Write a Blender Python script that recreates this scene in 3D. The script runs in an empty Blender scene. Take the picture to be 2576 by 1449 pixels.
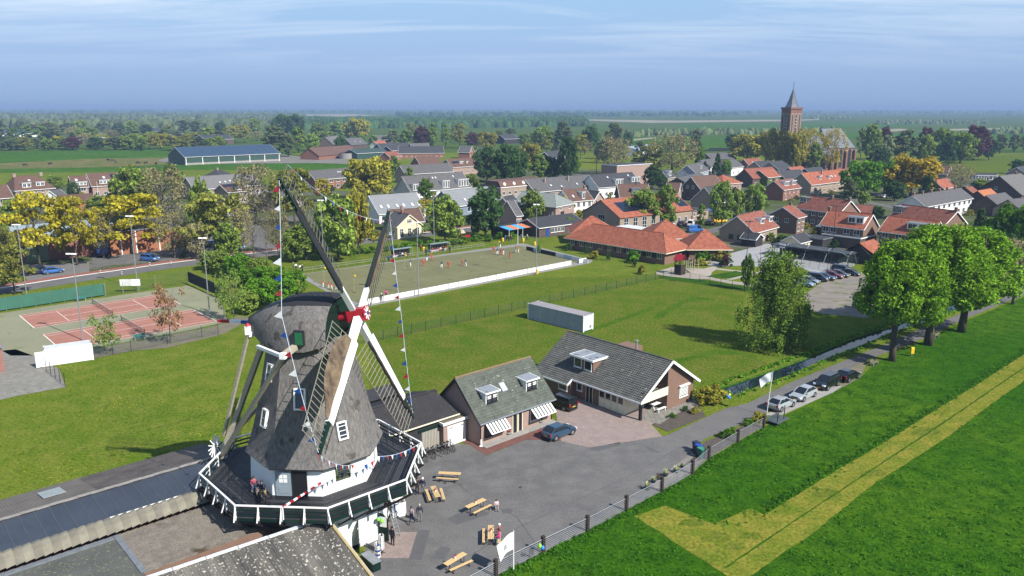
import bpy, bmesh, math, random
import numpy as np
from mathutils import Vector, Matrix
random.seed(7)
scene = bpy.context.scene
col = scene.collection
R = math.radians
# ---------------------------------------------------------------- camera
CAM_H = 35.5; PITCH = R(12.94); FPX = 1979.0; CX = 1288.0; CY = 724.5
cam = bpy.data.cameras.new('camera')
cam.sensor_width = 36.0; cam.lens = 36.0 * FPX / 2576.0
cam.clip_start = 0.5; cam.clip_end = 60000
camo = bpy.data.objects.new('camera', cam); col.objects.link(camo)
camo.location = (0, 0, CAM_H); camo.rotation_euler = (math.pi / 2 - PITCH, R(-0.05), 0)
scene.camera = camo
# ---------------------------------------------------------------- sky and sun
SUN_EL = R(41.0); SUN_AZ = math.atan2(0.77, -0.64)      # clockwise from +Y
sund = Vector((math.sin(SUN_AZ) * math.cos(SUN_EL), math.cos(SUN_AZ) * math.cos(SUN_EL), math.sin(SUN_EL)))
world = bpy.data.worlds.new('World'); scene.world = world; world.use_nodes = True
nt = world.node_tree; nt.nodes.clear()
def N(t, kind, **kw):
 n = t.nodes.new(kind)
 for k, v in kw.items():
  if k == 'inp':
   for a, b in v.items(): n.inputs[a].default_value = b
  else: setattr(n, k, v)
 return n
sky = N(nt, 'ShaderNodeTexSky', sky_type='NISHITA', sun_disc=False, sun_elevation=SUN_EL, sun_rotation=SUN_AZ,
  altitude=0, air_density=1.0, dust_density=0.35, ozone_density=3.0)
tc = N(nt, 'ShaderNodeTexCoord')
sep = N(nt, 'ShaderNodeSeparateXYZ'); nt.links.new(tc.outputs['Generated'], sep.inputs[0])
# thin cirrus: noise on the plane of a high cloud layer (direction / height)
mz = N(nt, 'ShaderNodeMath', operation='ADD', inp={1: 0.09}); nt.links.new(sep.outputs[2], mz.inputs[0])
dx = N(nt, 'ShaderNodeMath', operation='DIVIDE'); dy = N(nt, 'ShaderNodeMath', operation='DIVIDE')
nt.links.new(sep.outputs[0], dx.inputs[0]); nt.links.new(mz.outputs[0], dx.inputs[1])
nt.links.new(sep.outputs[1], dy.inputs[0]); nt.links.new(mz.outputs[0], dy.inputs[1])
cmb = N(nt, 'ShaderNodeCombineXYZ'); nt.links.new(dx.outputs[0], cmb.inputs[0]); nt.links.new(dy.outputs[0], cmb.inputs[1])
mp = N(nt, 'ShaderNodeMapping'); mp.inputs['Rotation'].default_value = (0, 0, R(-8)); mp.inputs['Scale'].default_value = (0.55, 1.9, 1)
mp.inputs['Location'].default_value = (1.3, 0.8, 0)
nt.links.new(cmb.outputs[0], mp.inputs[0])
nz = N(nt, 'ShaderNodeTexNoise', inp={'Scale': 0.62, 'Detail': 9.0, 'Roughness': 0.62, 'Distortion': 0.7}); nt.links.new(mp.outputs[0], nz.inputs['Vector'])
cr = N(nt, 'ShaderNodeValToRGB'); cr.color_ramp.elements[0].position = 0.43; cr.color_ramp.elements[1].position = 0.70
cr.color_ramp.elements[1].color = (0.66, 0.66, 0.66, 1)
nt.links.new(nz.outputs[0], cr.inputs[0])
hz = N(nt, 'ShaderNodeMapRange', inp={1: 0.035, 2: 0.13, 3: 0.0, 4: 1.0}); nt.links.new(sep.outputs[2], hz.inputs[0])
cf = N(nt, 'ShaderNodeMath', operation='MULTIPLY'); nt.links.new(cr.outputs[0], cf.inputs[0]); nt.links.new(hz.outputs[0], cf.inputs[1])
mixc = N(nt, 'ShaderNodeMixRGB', inp={2: (11.0, 11.6, 12.4, 1)})
tint = N(nt, 'ShaderNodeMixRGB', blend_type='MULTIPLY', inp={0: 1.0})      # low air is bluer and dimmer than the model sky
er = N(nt, 'ShaderNodeValToRGB'); nt.links.new(sep.outputs[2], er.inputs[0])
for i, (p_, c_) in enumerate(((0.0, (.46, .68, 1.34)), (.035, (.62, .78, 1.28)), (.075, (.86, .94, 1.24)), (.13, (.86, 1.02, 1.2)))):
 e_ = er.color_ramp.elements[i] if i < 2 else er.color_ramp.elements.new(p_)
 e_.position = p_; e_.color = c_ + (1,)
nt.links.new(sky.outputs[0], tint.inputs[1]); nt.links.new(er.outputs[0], tint.inputs[2])
gr = N(nt, 'ShaderNodeValToRGB'); nt.links.new(sep.outputs[2], gr.inputs[0])      # even spring sky by height, the same all round
for i, (p_, c_) in enumerate(((0.0, (.31, .46, .74)), (.06, (.40, .57, .87)), (.12, (.43, .66, .96)), (.35, (.29, .51, .86)), (1.0, (.15, .31, .64)))):
 e_ = gr.color_ramp.elements[i] if i < 2 else gr.color_ramp.elements.new(p_)
 e_.position = p_; e_.color = c_ + (1,)
g10 = N(nt, 'ShaderNodeMixRGB', blend_type='MULTIPLY', inp={0: 1.0, 2: (10, 10, 10, 1)}); nt.links.new(gr.outputs[0], g10.inputs[1])
sm = N(nt, 'ShaderNodeMixRGB', inp={0: .85}); nt.links.new(tint.outputs[0], sm.inputs[1]); nt.links.new(g10.outputs[0], sm.inputs[2])
nt.links.new(cf.outputs[0], mixc.inputs[0]); nt.links.new(sm.outputs[0], mixc.inputs[1])
bg = N(nt, 'ShaderNodeBackground', inp={'Strength': 0.053}); nt.links.new(mixc.outputs[0], bg.inputs[0])
wo = N(nt, 'ShaderNodeOutputWorld'); nt.links.new(bg.outputs[0], wo.inputs[0])
sl = bpy.data.lights.new('sun', 'SUN'); sl.energy = 4.9; sl.angle = R(0.53); sl.color = (1.0, 0.955, 0.88)
so = bpy.data.objects.new('sun', sl); col.objects.link(so); so.rotation_euler = (-sund).to_track_quat('-Z', 'Y').to_euler(); so.location = (60, -60, 120)
vs = scene.view_settings
vs.view_transform = 'Standard'; vs.look = 'None'; vs.exposure = 0.85; vs.gamma = 1.0; vs.use_curve_mapping = False
scene.cycles.use_denoising = True
scene.cycles.max_bounces = 6; scene.cycles.transparent_max_bounces = 16; scene.cycles.volume_bounces = 0
scene.cycles.sample_clamp_indirect = 6.0
# ---------------------------------------------------------------- photograph measures -> ground points
def ray(u, v):
 x = (u - CX) / FPX; y = -(v - CY) / FPX
 return (x, math.cos(PITCH) + y * math.sin(PITCH), -math.sin(PITCH) + y * math.cos(PITCH))
def G(u, v, z=0.0):
 d = ray(u, v); t = (z - CAM_H) / d[2]; return (d[0] * t, d[1] * t)
def hgt(u, v, Y):
 d = ray(u, v); return CAM_H + d[2] * Y / d[1]
TL = dict(A=(0, 254.9), B=(644, 254.9), C=(1288, 254.9), D=(1932, 201.25), E=(0, 563.5), F=(644, 563.5), G=(1288, 563.5), H=(1932, 509.8))
def P(k, x, y): return (TL[k][0] + x / 4, TL[k][1] + y / 4)
def T(k, x, y, z=0.0): return G(TL[k][0] + x / 4, TL[k][1] + y / 4, z)
def at(Y, u):   # world x for a column u at depth Y (z about 10)
 return (u - CX) / FPX * (Y * math.cos(PITCH) + 25 * math.sin(PITCH))
AX = R(42.0)      # the street grid of the place
dA = Vector((math.cos(AX), math.sin(AX), 0)); dB = Vector((math.sin(AX), -math.cos(AX), 0))
# ---------------------------------------------------------------- mesh building
class MB:
 def __init__(s): s.v = []; s.f = []; s.uv = None; s.mi = []; s.cm = 0
 def poly(s, pts, uv=None):
  b = len(s.v); s.v += [tuple(p) for p in pts]; s.f.append(list(range(b, b + len(pts)))); s.mi.append(s.cm)
  if uv is not None:
   if s.uv is None: s.uv = {}
   s.uv[len(s.f) - 1] = uv
  return s
 def obox(s, c, ax, ay, az):       # centre + half vectors
  c = Vector(c); ax = Vector(ax); ay = Vector(ay); az = Vector(az); b = len(s.v)
  for k in range(8):
   s.v.append(tuple(c + ax * (1 if k & 1 else -1) + ay * (1 if k & 2 else -1) + az * (1 if k & 4 else -1)))
  for q in ((0, 2, 3, 1), (4, 5, 7, 6), (0, 1, 5, 4), (2, 6, 7, 3), (0, 4, 6, 2), (1, 3, 7, 5)):
   s.f.append([b + i for i in q]); s.mi.append(s.cm)
  return s
 def box(s, x0, x1, y0, y1, z0, z1):
  return s.obox(((x0 + x1) / 2, (y0 + y1) / 2, (z0 + z1) / 2), ((x1 - x0) / 2, 0, 0), (0, (y1 - y0) / 2, 0), (0, 0, (z1 - z0) / 2))
 def bar(s, p, q, w, h=None, up=(0, 0, 1)):
  p = Vector(p); q = Vector(q); d = q - p; h = h or w; u = Vector(up); sx = d.cross(u)
  if sx.length < 1e-6: sx = d.cross(Vector((1, 0, 0)))
  sx.normalize(); uu = sx.cross(d).normalized()
  return s.obox((p + q) / 2, d / 2, sx * w / 2, uu * h / 2)
 def tube(s, pts, rad, n=8, cap=True):
  pts = [Vector(p) for p in pts]; rad = rad if hasattr(rad, '__len__') else [rad] * len(pts)
  b = len(s.v); ref = None
  for i, p in enumerate(pts):
   d = (pts[min(i + 1, len(pts) - 1)] - pts[max(i - 1, 0)]).normalized()
   if ref is None: ref = Vector((1, 0, 0)) if abs(d.x) < .9 else Vector((0, 1, 0))
   a = (ref - d * ref.dot(d)).normalized(); ref = a; c = d.cross(a)
   for k in range(n):
    t = 2 * math.pi * k / n; s.v.append(tuple(p + (a * math.cos(t) + c * math.sin(t)) * rad[i]))
  for i in range(len(pts) - 1):
   for k in range(n):
    k2 = (k + 1) % n; s.f.append([b + i * n + k, b + i * n + k2, b + (i + 1) * n + k2, b + (i + 1) * n + k]); s.mi.append(s.cm)
  if cap:
   s.f.append([b + k for k in range(n)][::-1]); s.f.append([b + (len(pts) - 1) * n + k for k in range(n)]); s.mi += [s.cm, s.cm]
  return s
 def lathe(s, prof, n=12, c=(0, 0, 0)):      # prof: (r, z)
  return s.tube([(c[0], c[1], c[2] + z) for r, z in prof], [max(r, .001) for r, z in prof], n)
 def prism(s, poly, z0, z1):
  b = len(s.v); n = len(poly)
  s.v += [(x, y, z0) for x, y in poly] + [(x, y, z1) for x, y in poly]
  s.f.append([b + i for i in range(n)][::-1]); s.f.append([b + n + i for i in range(n)]); s.mi += [s.cm, s.cm]
  for i in range(n):
   j = (i + 1) % n; s.f.append([b + i, b + j, b + n + j, b + n + i]); s.mi.append(s.cm)
  return s
 def ball(s, c, r, nu=8, nv=6, sc=(1, 1, 1)):
  pr = [(math.sin(math.pi * k / nv) * r, -math.cos(math.pi * k / nv) * r) for k in range(nv + 1)]
  b = len(s.v); s.lathe(pr, nu)
  for i in range(b, len(s.v)):
   x, y, z = s.v[i]; s.v[i] = (x * sc[0] + c[0], y * sc[1] + c[1], z * sc[2] + c[2])
  return s
 def rows(s, rows, close=True):    # loft of equal rings
  b = len(s.v); n = len(rows[0])
  for r in rows: s.v += [tuple(p) for p in r]
  for i in range(len(rows) - 1):
   for k in range(n if close else n - 1):
    k2 = (k + 1) % n; s.f.append([b + i * n + k, b + i * n + k2, b + (i + 1) * n + k2, b + (i + 1) * n + k]); s.mi.append(s.cm)
  return s
 def mesh(s, name, mats, smooth=False):
  me = bpy.data.meshes.new(name); me.from_pydata(s.v, [], s.f)
  if s.uv:
   ul = me.uv_layers.new(name='UVMap')
   for fi, uv in s.uv.items():
    p = me.polygons[fi]
    for k, li in enumerate(p.loop_indices): ul.data[li].uv = uv[k]
  mats = mats if isinstance(mats, (list, tuple)) else [mats]
  for m in mats: me.materials.append(m)
  if any(s.mi): me.polygons.foreach_set('material_index', s.mi)
  if smooth: me.polygons.foreach_set('use_smooth', [True] * len(me.polygons))
  me.update(); return me
 def build(s, name, mat, parent=None, smooth=False, loc=None, rz=0):
  o = bpy.data.objects.new(name, s.mesh(name, mat, smooth)); col.objects.link(o)
  if parent: o.parent = parent
  if loc: o.location = loc
  if rz: o.rotation_euler = (0, 0, rz)
  return o
def tag(o, label=None, cat=None, group=None, kind=None):
 if label: o['label'] = label
 if cat: o['category'] = cat
 if group: o['group'] = group
 if kind: o['kind'] = kind
 return o
def thing(name, label, cat, loc=(0, 0, 0), rz=0, group=None):
 o = bpy.data.objects.new(name, None); col.objects.link(o); o.location = loc; o.rotation_euler = (0, 0, rz); o.empty_display_size = .3
 return tag(o, label, cat, group)
def inst(name, mesh, parent=None, loc=(0, 0, 0), rot=(0, 0, 0), sc=None):
 o = bpy.data.objects.new(name, mesh); col.objects.link(o); o.parent = parent; o.location = loc; o.rotation_euler = rot
 if sc: o.scale = sc if hasattr(sc, '__len__') else (sc, sc, sc)
 return o
def copy_tree(o, parent=None):
 c = o.copy(); col.objects.link(c); c.parent = parent
 for ch in list(o.children): copy_tree(ch, c)
 return c
# ---------------------------------------------------------------- materials
def hexc(h):
 out = []
 for i in (0, 2, 4):
  c = int(h[i:i + 2], 16) / 255; out.append(c / 12.92 if c <= .04045 else ((c + .055) / 1.055) ** 2.4)
 return tuple(out)
MATS = {}
def KC(c): k = .62 if max(c) < .55 else .86; return tuple(x * k for x in c)
def M(name, c, rough=.8, var=.12, scale=3.0, bump=0.0, bscale=None, metal=0.0, spec=.4, c2=None, spots=None, stretch=None, coat=0):
 if name in MATS: return MATS[name]
 m = bpy.data.materials.new(name); m.use_nodes = True; t = m.node_tree; b = t.nodes['Principled BSDF']
 if isinstance(c, str): c = hexc(c)
 if isinstance(c2, str): c2 = hexc(c2)
 c = KC(c); c2 = KC(c2) if c2 else None
 b.inputs['Roughness'].default_value = rough; b.inputs['Metallic'].default_value = metal; b.inputs['Specular IOR Level'].default_value = spec
 b.inputs['Coat Weight'].default_value = coat
 tcn = N(t, 'ShaderNodeTexCoord'); vec = tcn.outputs['Object']
 if stretch:
  mpn = N(t, 'ShaderNodeMapping'); mpn.inputs['Scale'].default_value = stretch; t.links.new(vec, mpn.inputs[0]); vec = mpn.outputs[0]
 nz = N(t, 'ShaderNodeTexNoise', inp={'Scale': scale, 'Detail': 5.0, 'Roughness': .65}); t.links.new(vec, nz.inputs['Vector'])
 ra = N(t, 'ShaderNodeMapRange', inp={1: .3, 2: .7}); t.links.new(nz.outputs[0], ra.inputs[0])
 lo = tuple(x * (1 - var) for x in c); hi = tuple(min(1, x * (1 + var)) for x in (c2 or c))
 mx = N(t, 'ShaderNodeMixRGB', inp={1: lo + (1,), 2: hi + (1,)}); t.links.new(ra.outputs[0], mx.inputs[0])
 out = mx.outputs[0]
 if spots:      # (colour, scale, threshold): lichen, daisies, grit
  sc_, ss, th = spots; sc_ = KC(hexc(sc_) if isinstance(sc_, str) else sc_)
  n2 = N(t, 'ShaderNodeTexNoise', inp={'Scale': ss, 'Detail': 3.0}); t.links.new(tcn.outputs['Object'], n2.inputs['Vector'])
  r2 = N(t, 'ShaderNodeMapRange', inp={1: th, 2: th + .06}); t.links.new(n2.outputs[0], r2.inputs[0])
  m2 = N(t, 'ShaderNodeMixRGB', inp={2: sc_ + (1,)}); t.links.new(r2.outputs[0], m2.inputs[0]); t.links.new(out, m2.inputs[1]); out = m2.outputs[0]
 t.links.new(out, b.inputs['Base Color'])
 if bump:
  nb = N(t, 'ShaderNodeTexNoise', inp={'Scale': bscale or scale * 6, 'Detail': 4.0}); t.links.new(vec, nb.inputs['Vector'])
  bn = N(t, 'ShaderNodeBump', inp={'Strength': 1.0, 'Distance': bump}); t.links.new(nb.outputs[0], bn.inputs['Height']); t.links.new(bn.outputs[0], b.inputs['Normal'])
 MATS[name] = m; return m
def brickmat(name, c1, c2, mortar, bw=.22, bh=.065, uv=True, rough=.85, mort=.012, var=.5, bump=.006, big=.12, offset=.5):
 if name in MATS: return MATS[name]
 m = bpy.data.materials.new(name); m.use_nodes = True; t = m.node_tree; b = t.nodes['Principled BSDF']; b.inputs['Roughness'].default_value = rough
 b.inputs['Specular IOR Level'].default_value = .3
 tcn = N(t, 'ShaderNodeTexCoord')
 br = N(t, 'ShaderNodeTexBrick', offset=offset, inp={'Color1': KC(hexc(c1)) + (1,), 'Color2': KC(hexc(c2)) + (1,), 'Mortar': KC(hexc(mortar)) + (1,), 'Scale': 1.0,
           'Mortar Size': mort, 'Brick Width': bw, 'Row Height': bh, 'Bias': 0.0})
 t.links.new(tcn.outputs['UV' if uv else 'Object'], br.inputs['Vector'])
 nz = N(t, 'ShaderNodeTexNoise', inp={'Scale': .9, 'Detail': 6.0, 'Roughness': .7}); t.links.new(tcn.outputs['Object'], nz.inputs['Vector'])
 ra = N(t, 'ShaderNodeMapRange', inp={1: .3, 2: .7, 3: 1 - big, 4: 1 + big}); t.links.new(nz.outputs[0], ra.inputs[0])
 mx = N(t, 'ShaderNodeMixRGB', blend_type='MULTIPLY', inp={0: 1.0}); t.links.new(br.outputs[0], mx.inputs[1]); t.links.new(ra.outputs[0], mx.inputs[2])
 t.links.new(mx.outputs[0], b.inputs['Base Color'])
 bn = N(t, 'ShaderNodeBump', inp={'Strength': 1.0, 'Distance': bump}); bn.invert = True; t.links.new(br.outputs['Fac'], bn.inputs['Height']); t.links.new(bn.outputs[0], b.inputs['Normal'])
 MATS[name] = m; return m
def grassmat(name, ca, cb, cc, s1=.035, s2=.45, s3=5.0, flowers=None, dirt=None, bump=.05, streak=None, rough=.85, fc=(.45, 1.55)):
 """three greens mixed over patches, tussocks and blades; optional flower heads and bare patches"""
 m = bpy.data.materials.new(name); m.use_nodes = True; t = m.node_tree; b = t.nodes['Principled BSDF']; b.inputs['Roughness'].default_value = rough
 b.inputs['Specular IOR Level'].default_value = 0.0
 ca, cb, cc = KC(ca), KC(cb), KC(cc); tcn = N(t, 'ShaderNodeTexCoord'); vec = tcn.outputs['Object']
 def noise(s, d=5, v=None, rg=.6):
  n = N(t, 'ShaderNodeTexNoise', inp={'Scale': s, 'Detail': float(d), 'Roughness': rg}); t.links.new(v or vec, n.inputs['Vector']); return n.outputs[0]
 def rng(x, a, b_, c=0., d=1.):
  n = N(t, 'ShaderNodeMapRange', inp={1: a, 2: b_, 3: c, 4: d}); t.links.new(x, n.inputs[0]); return n.outputs[0]
 def mix(f, x, y, bt='MIX'):
  n = N(t, 'ShaderNodeMixRGB', blend_type=bt)
  for k, q in ((0, f), (1, x), (2, y)):
   if hasattr(q, 'is_linked'): t.links.new(q, n.inputs[k])
   else: n.inputs[k].default_value = q if k == 0 and not hasattr(q, '__len__') else tuple(q) + (1,)
  return n.outputs[0]
 v2 = vec
 if streak:
  mpn = N(t, 'ShaderNodeMapping'); mpn.inputs['Rotation'].default_value = (0, 0, -streak[0]); mpn.inputs['Scale'].default_value = (streak[1], 1, 1); t.links.new(vec, mpn.inputs[0]); v2 = mpn.outputs[0]
 c = mix(rng(noise(s1, 4), .38, .62), ca, cb)
 c = mix(rng(noise(s2, 6, v2), .40, .66), c, cc)
 fine = noise(s3, 3, v2, .7)
 c = mix(1.0, c, rng(fine, .25, .75, fc[0], fc[1]), 'MULTIPLY')
 if dirt: c = mix(rng(noise(dirt[1], 5), dirt[2], dirt[2] + .1), c, dirt[0])
 if flowers:
  vo = N(t, 'ShaderNodeTexVoronoi', inp={'Scale': flowers[1]}); t.links.new(vec, vo.inputs['Vector'])
  f1 = rng(vo.outputs['Distance'], flowers[2], flowers[2] * .55)
  f2 = N(t, 'ShaderNodeMath', operation='MULTIPLY'); t.links.new(f1, f2.inputs[0]); t.links.new(rng(noise(.09, 4), .46, .62), f2.inputs[1])
  c = mix(f2.outputs[0], c, flowers[0])
 t.links.new(c, b.inputs['Base Color'])
 bn = N(t, 'ShaderNodeBump', inp={'Strength': 1.0, 'Distance': bump}); t.links.new(fine, bn.inputs['Height']); t.links.new(bn.outputs[0], b.inputs['Normal'])
 MATS[name] = m; return m
def leafmat(name, c, var=.35, trans=.35, hue=None):
 if name in MATS: return MATS[name]
 m = bpy.data.materials.new(name); m.use_nodes = True; t = m.node_tree; t.nodes.clear()
 c = tuple(x * 1.4 for x in c)
 geo = N(t, 'ShaderNodeNewGeometry'); oi = N(t, 'ShaderNodeObjectInfo')
 lo = tuple(x * (1 - var) for x in c); hi = tuple(x * (1 + var) for x in (tuple(x * 1.0 for x in hexc(hue)) if hue else c))
 mx = N(t, 'ShaderNodeMixRGB', inp={1: lo + (1,), 2: hi + (1,)}); t.links.new(geo.outputs['Random Per Island'], mx.inputs[0])
 ra = N(t, 'ShaderNodeMapRange', inp={3: .8, 4: 1.2}); t.links.new(oi.outputs['Random'], ra.inputs[0])
 m2 = N(t, 'ShaderNodeMixRGB', blend_type='MULTIPLY', inp={0: 1.0}); t.links.new(mx.outputs[0], m2.inputs[1]); t.links.new(ra.outputs[0], m2.inputs[2])
 d = N(t, 'ShaderNodeBsdfDiffuse'); tr = N(t, 'ShaderNodeBsdfTranslucent'); ms = N(t, 'ShaderNodeMixShader', inp={0: trans}); o = N(t, 'ShaderNodeOutputMaterial')
 t.links.new(m2.outputs[0], d.inputs[0]); t.links.new(m2.outputs[0], tr.inputs[0]); t.links.new(d.outputs[0], ms.inputs[1]); t.links.new(tr.outputs[0], ms.inputs[2]); t.links.new(ms.outputs[0], o.inputs[0])
 MATS[name] = m; return m
def netmat(name, c, cell=.05, wire=.12):
 """see-through netting: a fine grid of wires, clear between them"""
 m = bpy.data.materials.new(name); m.use_nodes = True; t = m.node_tree; b = t.nodes['Principled BSDF']; b.inputs['Base Color'].default_value = c + (1,); b.inputs['Roughness'].default_value = .6
 tcn = N(t, 'ShaderNodeTexCoord')
 ch = N(t, 'ShaderNodeTexBrick', offset=0.0, inp={'Scale': 1.0, 'Mortar Size': cell * wire, 'Mortar Smooth': 0.0, 'Brick Width': cell, 'Row Height': cell}); t.links.new(tcn.outputs['UV'], ch.inputs['Vector'])
 t.links.new(ch.outputs['Fac'], b.inputs['Alpha']); MATS[name] = m; return m
def paint(name, c, rough=.35, coat=.6):
 return M(name, c, rough, .04, 1.0, spec=.5, coat=coat)
glass = M('window_glass', (.035, .045, .055), .06, .25, .7, spec=.8)
glassb = M('car_glass', (.012, .015, .018), .05, .1, 1., spec=.7)
white = M('white_paint', (.80, .80, .78), .5, .06, 1.2)
cream = M('cream_paint', (.72, .66, .50), .5, .06, 1.2)
black = M('black_paint', (.018, .018, .02), .5, .2, 2.)
greenp = M('dark_green_paint', (.005, .028, .020), .4, .2, 2.)
redp = M('red_paint', (.50, .02, .035), .4, .1, 2.)
bluep = M('blue_paint', (.02, .09, .38), .4, .1, 2.)
yellowp = M('yellow_paint', (.80, .50, .02), .4, .08, 2.)
metal = M('galvanised_steel', (.42, .44, .46), .45, .12, 4., metal=.4)
lead = M('grey_lead', (.22, .24, .26), .5, .2, 2.)
bark = M('bark', (.10, .082, .06), .9, .3, 4., bump=.02, stretch=(1, 1, .25))
palebark = M('pale_bark', (.20, .18, .14), .9, .3, 4., bump=.02, stretch=(1, 1, .25))
concrete = M('concrete', (.40, .385, .36), .85, .12, .8, spots=('6a665e', 6., .62))
bitumen = M('bitumen_felt', (.055, .058, .062), .75, .25, .5, spots=('8a8a86', 30., .68))
# ================================================================ setting: ground, fields, water, roads
def sheet(name, pts, mat, z=.02, px=True, kind='structure', parent=None, rag=0.0):
 w = [G(*p) for p in pts] if px else [tuple(p)[:2] for p in pts]
 if rag:          # ragged edge: short uneven steps instead of one straight cut
  rj = random.Random(len(w)); w2 = []
  for i in range(len(w)):
   a, b = Vector(w[i]), Vector(w[(i + 1) % len(w)]); n = max(1, int((b - a).length / .7)); nn = Vector((a.y - b.y, b.x - a.x)).normalized() if n > 1 else Vector((0, 0))
   w2 += [tuple(a.lerp(b, k / n) + nn * rj.uniform(-rag, rag)) for k in range(n)]
  w = w2
 bm = bmesh.new(); vs_ = [bm.verts.new((x, y, z)) for x, y in w]
 es = [bm.edges.new((vs_[i], vs_[(i + 1) % len(vs_)])) for i in range(len(vs_))]
 bmesh.ops.triangle_fill(bm, use_beauty=True, use_dissolve=False, edges=es)
 bmesh.ops.recalc_face_normals(bm, faces=bm.faces)
 for f in bm.faces:
  if f.normal.z < 0: f.normal_flip()
 me = bpy.data.meshes.new(name); bm.to_mesh(me); bm.free(); me.materials.append(mat)
 o = bpy.data.objects.new(name, me); col.objects.link(o); o.parent = parent
 if kind: o['kind'] = kind
 return o
def ribbon(name, cl_, w, mat, z, off=0.0):
 pts = [Vector(G(*p) + (0,)) for p in cl_]; L = []; Rr = []
 for i, p in enumerate(pts):
  d = (pts[min(i + 1, len(pts) - 1)] - pts[max(i - 1, 0)]).normalized(); nn = Vector((-d.y, d.x, 0))
  L.append(p + nn * (off + w / 2)); Rr.append(p + nn * (off - w / 2))
 b = MB()
 for i in range(len(pts) - 1): b.poly([tuple(Rr[i].xy) + (z,), tuple(Rr[i + 1].xy) + (z,), tuple(L[i + 1].xy) + (z,), tuple(L[i].xy) + (z,)])
 o = b.build(name, mat); o['kind'] = 'structure'; return o
g_meadow = grassmat('meadow_grass', (.150, .205, .020), (.105, .172, .016), (.185, .215, .034), .03, .35, 3.0, flowers=((.66, .54, .03), 2.4, .15), bump=.08)
g_lush = grassmat('pasture_grass', (.038, .132, .006), (.082, .172, .010), (.026, .092, .006), .035, .55, 3.0, flowers=((.45, .50, .20), 1.1, .06), bump=.14)
g_mown = grassmat('mown_hay', (.200, .225, .028), (.140, .195, .020), (.27, .25, .040), .22, .5, 3.2, bump=.08)
g_dry = grassmat('field_turf', (.112, .168, .016), (.082, .148, .012), (.150, .172, .028), .03, .25, 2.6, flowers=((.5, .45, .06), 2.2, .12), bump=.07)
g_bank = grassmat('bank_grass', (.045, .125, .010), (.075, .155, .014), (.03, .08, .010), .1, .8, 3.0, bump=.12)
g_far = grassmat('polder_grass', (.055, .120, .016), (.080, .140, .022), (.11, .145, .034), .006, .03, .3, bump=0.0)
g_farb = grassmat('polder_grass_bright', (.055, .15, .014), (.075, .165, .018), (.05, .13, .014), .006, .03, .3, bump=0.0)
g_paddock = grassmat('paddock_grass', (.16, .16, .04), (.11, .15, .03), (.24, .20, .10), .02, .1, .8, bump=0.0)
g_reed = M('dry_reed', (.34, .30, .18), .9, .25, .02)
asph = grassmat('asphalt_yard', (.185, .179, .175), (.160, .155, .152), (.215, .207, .200), .09, .45, 5., bump=.012, fc=(.80, 1.2))
asph2 = grassmat('asphalt_road', (.190, .183, .181), (.165, .160, .158), (.205, .198, .194), .07, .4, 5., bump=.01, fc=(.84, 1.16))
asphd = M('asphalt_patch', (.125, .123, .125), .9, .1, 1.)
pav = brickmat('brick_pavers', 'b3a098', 'a28f87', '8b807a', .21, .105, uv=False, mort=.012, big=.15)
pavr = brickmat('red_pavers', '8f6257', '7d554c', '6a4d46', .21, .105, uv=False, mort=.012, big=.15)
slabm = brickmat('paving_slabs', '9b988f', '8b887f', '6f6c64', .6, .6, uv=False, mort=.02, big=.14, offset=0.)
gravel = M('gravel', (.27, .235, .195), .95, .28, .25, bump=.03, bscale=8., spots=('6f7448', .35, .58))
soil = M('garden_soil', (.105, .085, .068), .95, .3, 2., bump=.04)
bare = M('bare_earth', (.21, .175, .135), .95, .25, .6, bump=.04, spots=('6d7a35', 1.2, .56))
pitchg = M('artificial_turf', (.195, .190, .080), .9, .12, .12, spots=('6e6a45', .5, .60), stretch=(1, 1, 1))
courtg = M('tennis_turf', (.29, .285, .175), .9, .10, .15, spots=('7f8a5a', .4, .60))
courtr = M('tennis_red', (.44, .19, .135), .9, .13, .5, spots=('a87a66', 2., .62))
linew = M('line_paint', (.74, .72, .64), .8, .1, 2.)
linep = M('pitch_line_paint', (.36, .36, .22), .8, .1, 2.)
cycler = M('cycle_track_red', (.33, .115, .085), .9, .12, 1.)
canal_s = [(1806, 981), (1836, 997), (1977, 946), (2083, 899), (2177, 864), (2240, 836), (2333, 806), (2430, 768), (2576, 712), (2800, 640)]
canal_n = [(2800, 630), (2560, 704), (2410, 757), (2285, 803), (2208, 832), (2146, 852), (2052, 890), (1977, 917), (1870, 955), (1808, 976)]
cl = [G(*p) for p in canal_s + canal_n]
bm = bmesh.new(); S = 26000
ov = [bm.verts.new((x, y, 0)) for x, y in ((-S, -300), (S, -300), (S, S), (-S, S))]
oe = [bm.edges.new((ov[i], ov[(i + 1) % 4])) for i in range(4)]
iv = [bm.verts.new((x, y, 0)) for x, y in cl]; oe += [bm.edges.new((iv[i], iv[(i + 1) % len(iv)])) for i in range(len(iv))]
bmesh.ops.triangle_fill(bm, use_beauty=True, use_dissolve=False, edges=oe)
for f in bm.faces:
 if f.normal.z < 0: f.normal_flip()
me = bpy.data.meshes.new('ground'); bm.to_mesh(me); bm.free(); me.materials.append(g_meadow)
ground = bpy.data.objects.new('ground', me); col.objects.link(ground); ground['kind'] = 'structure'
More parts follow.
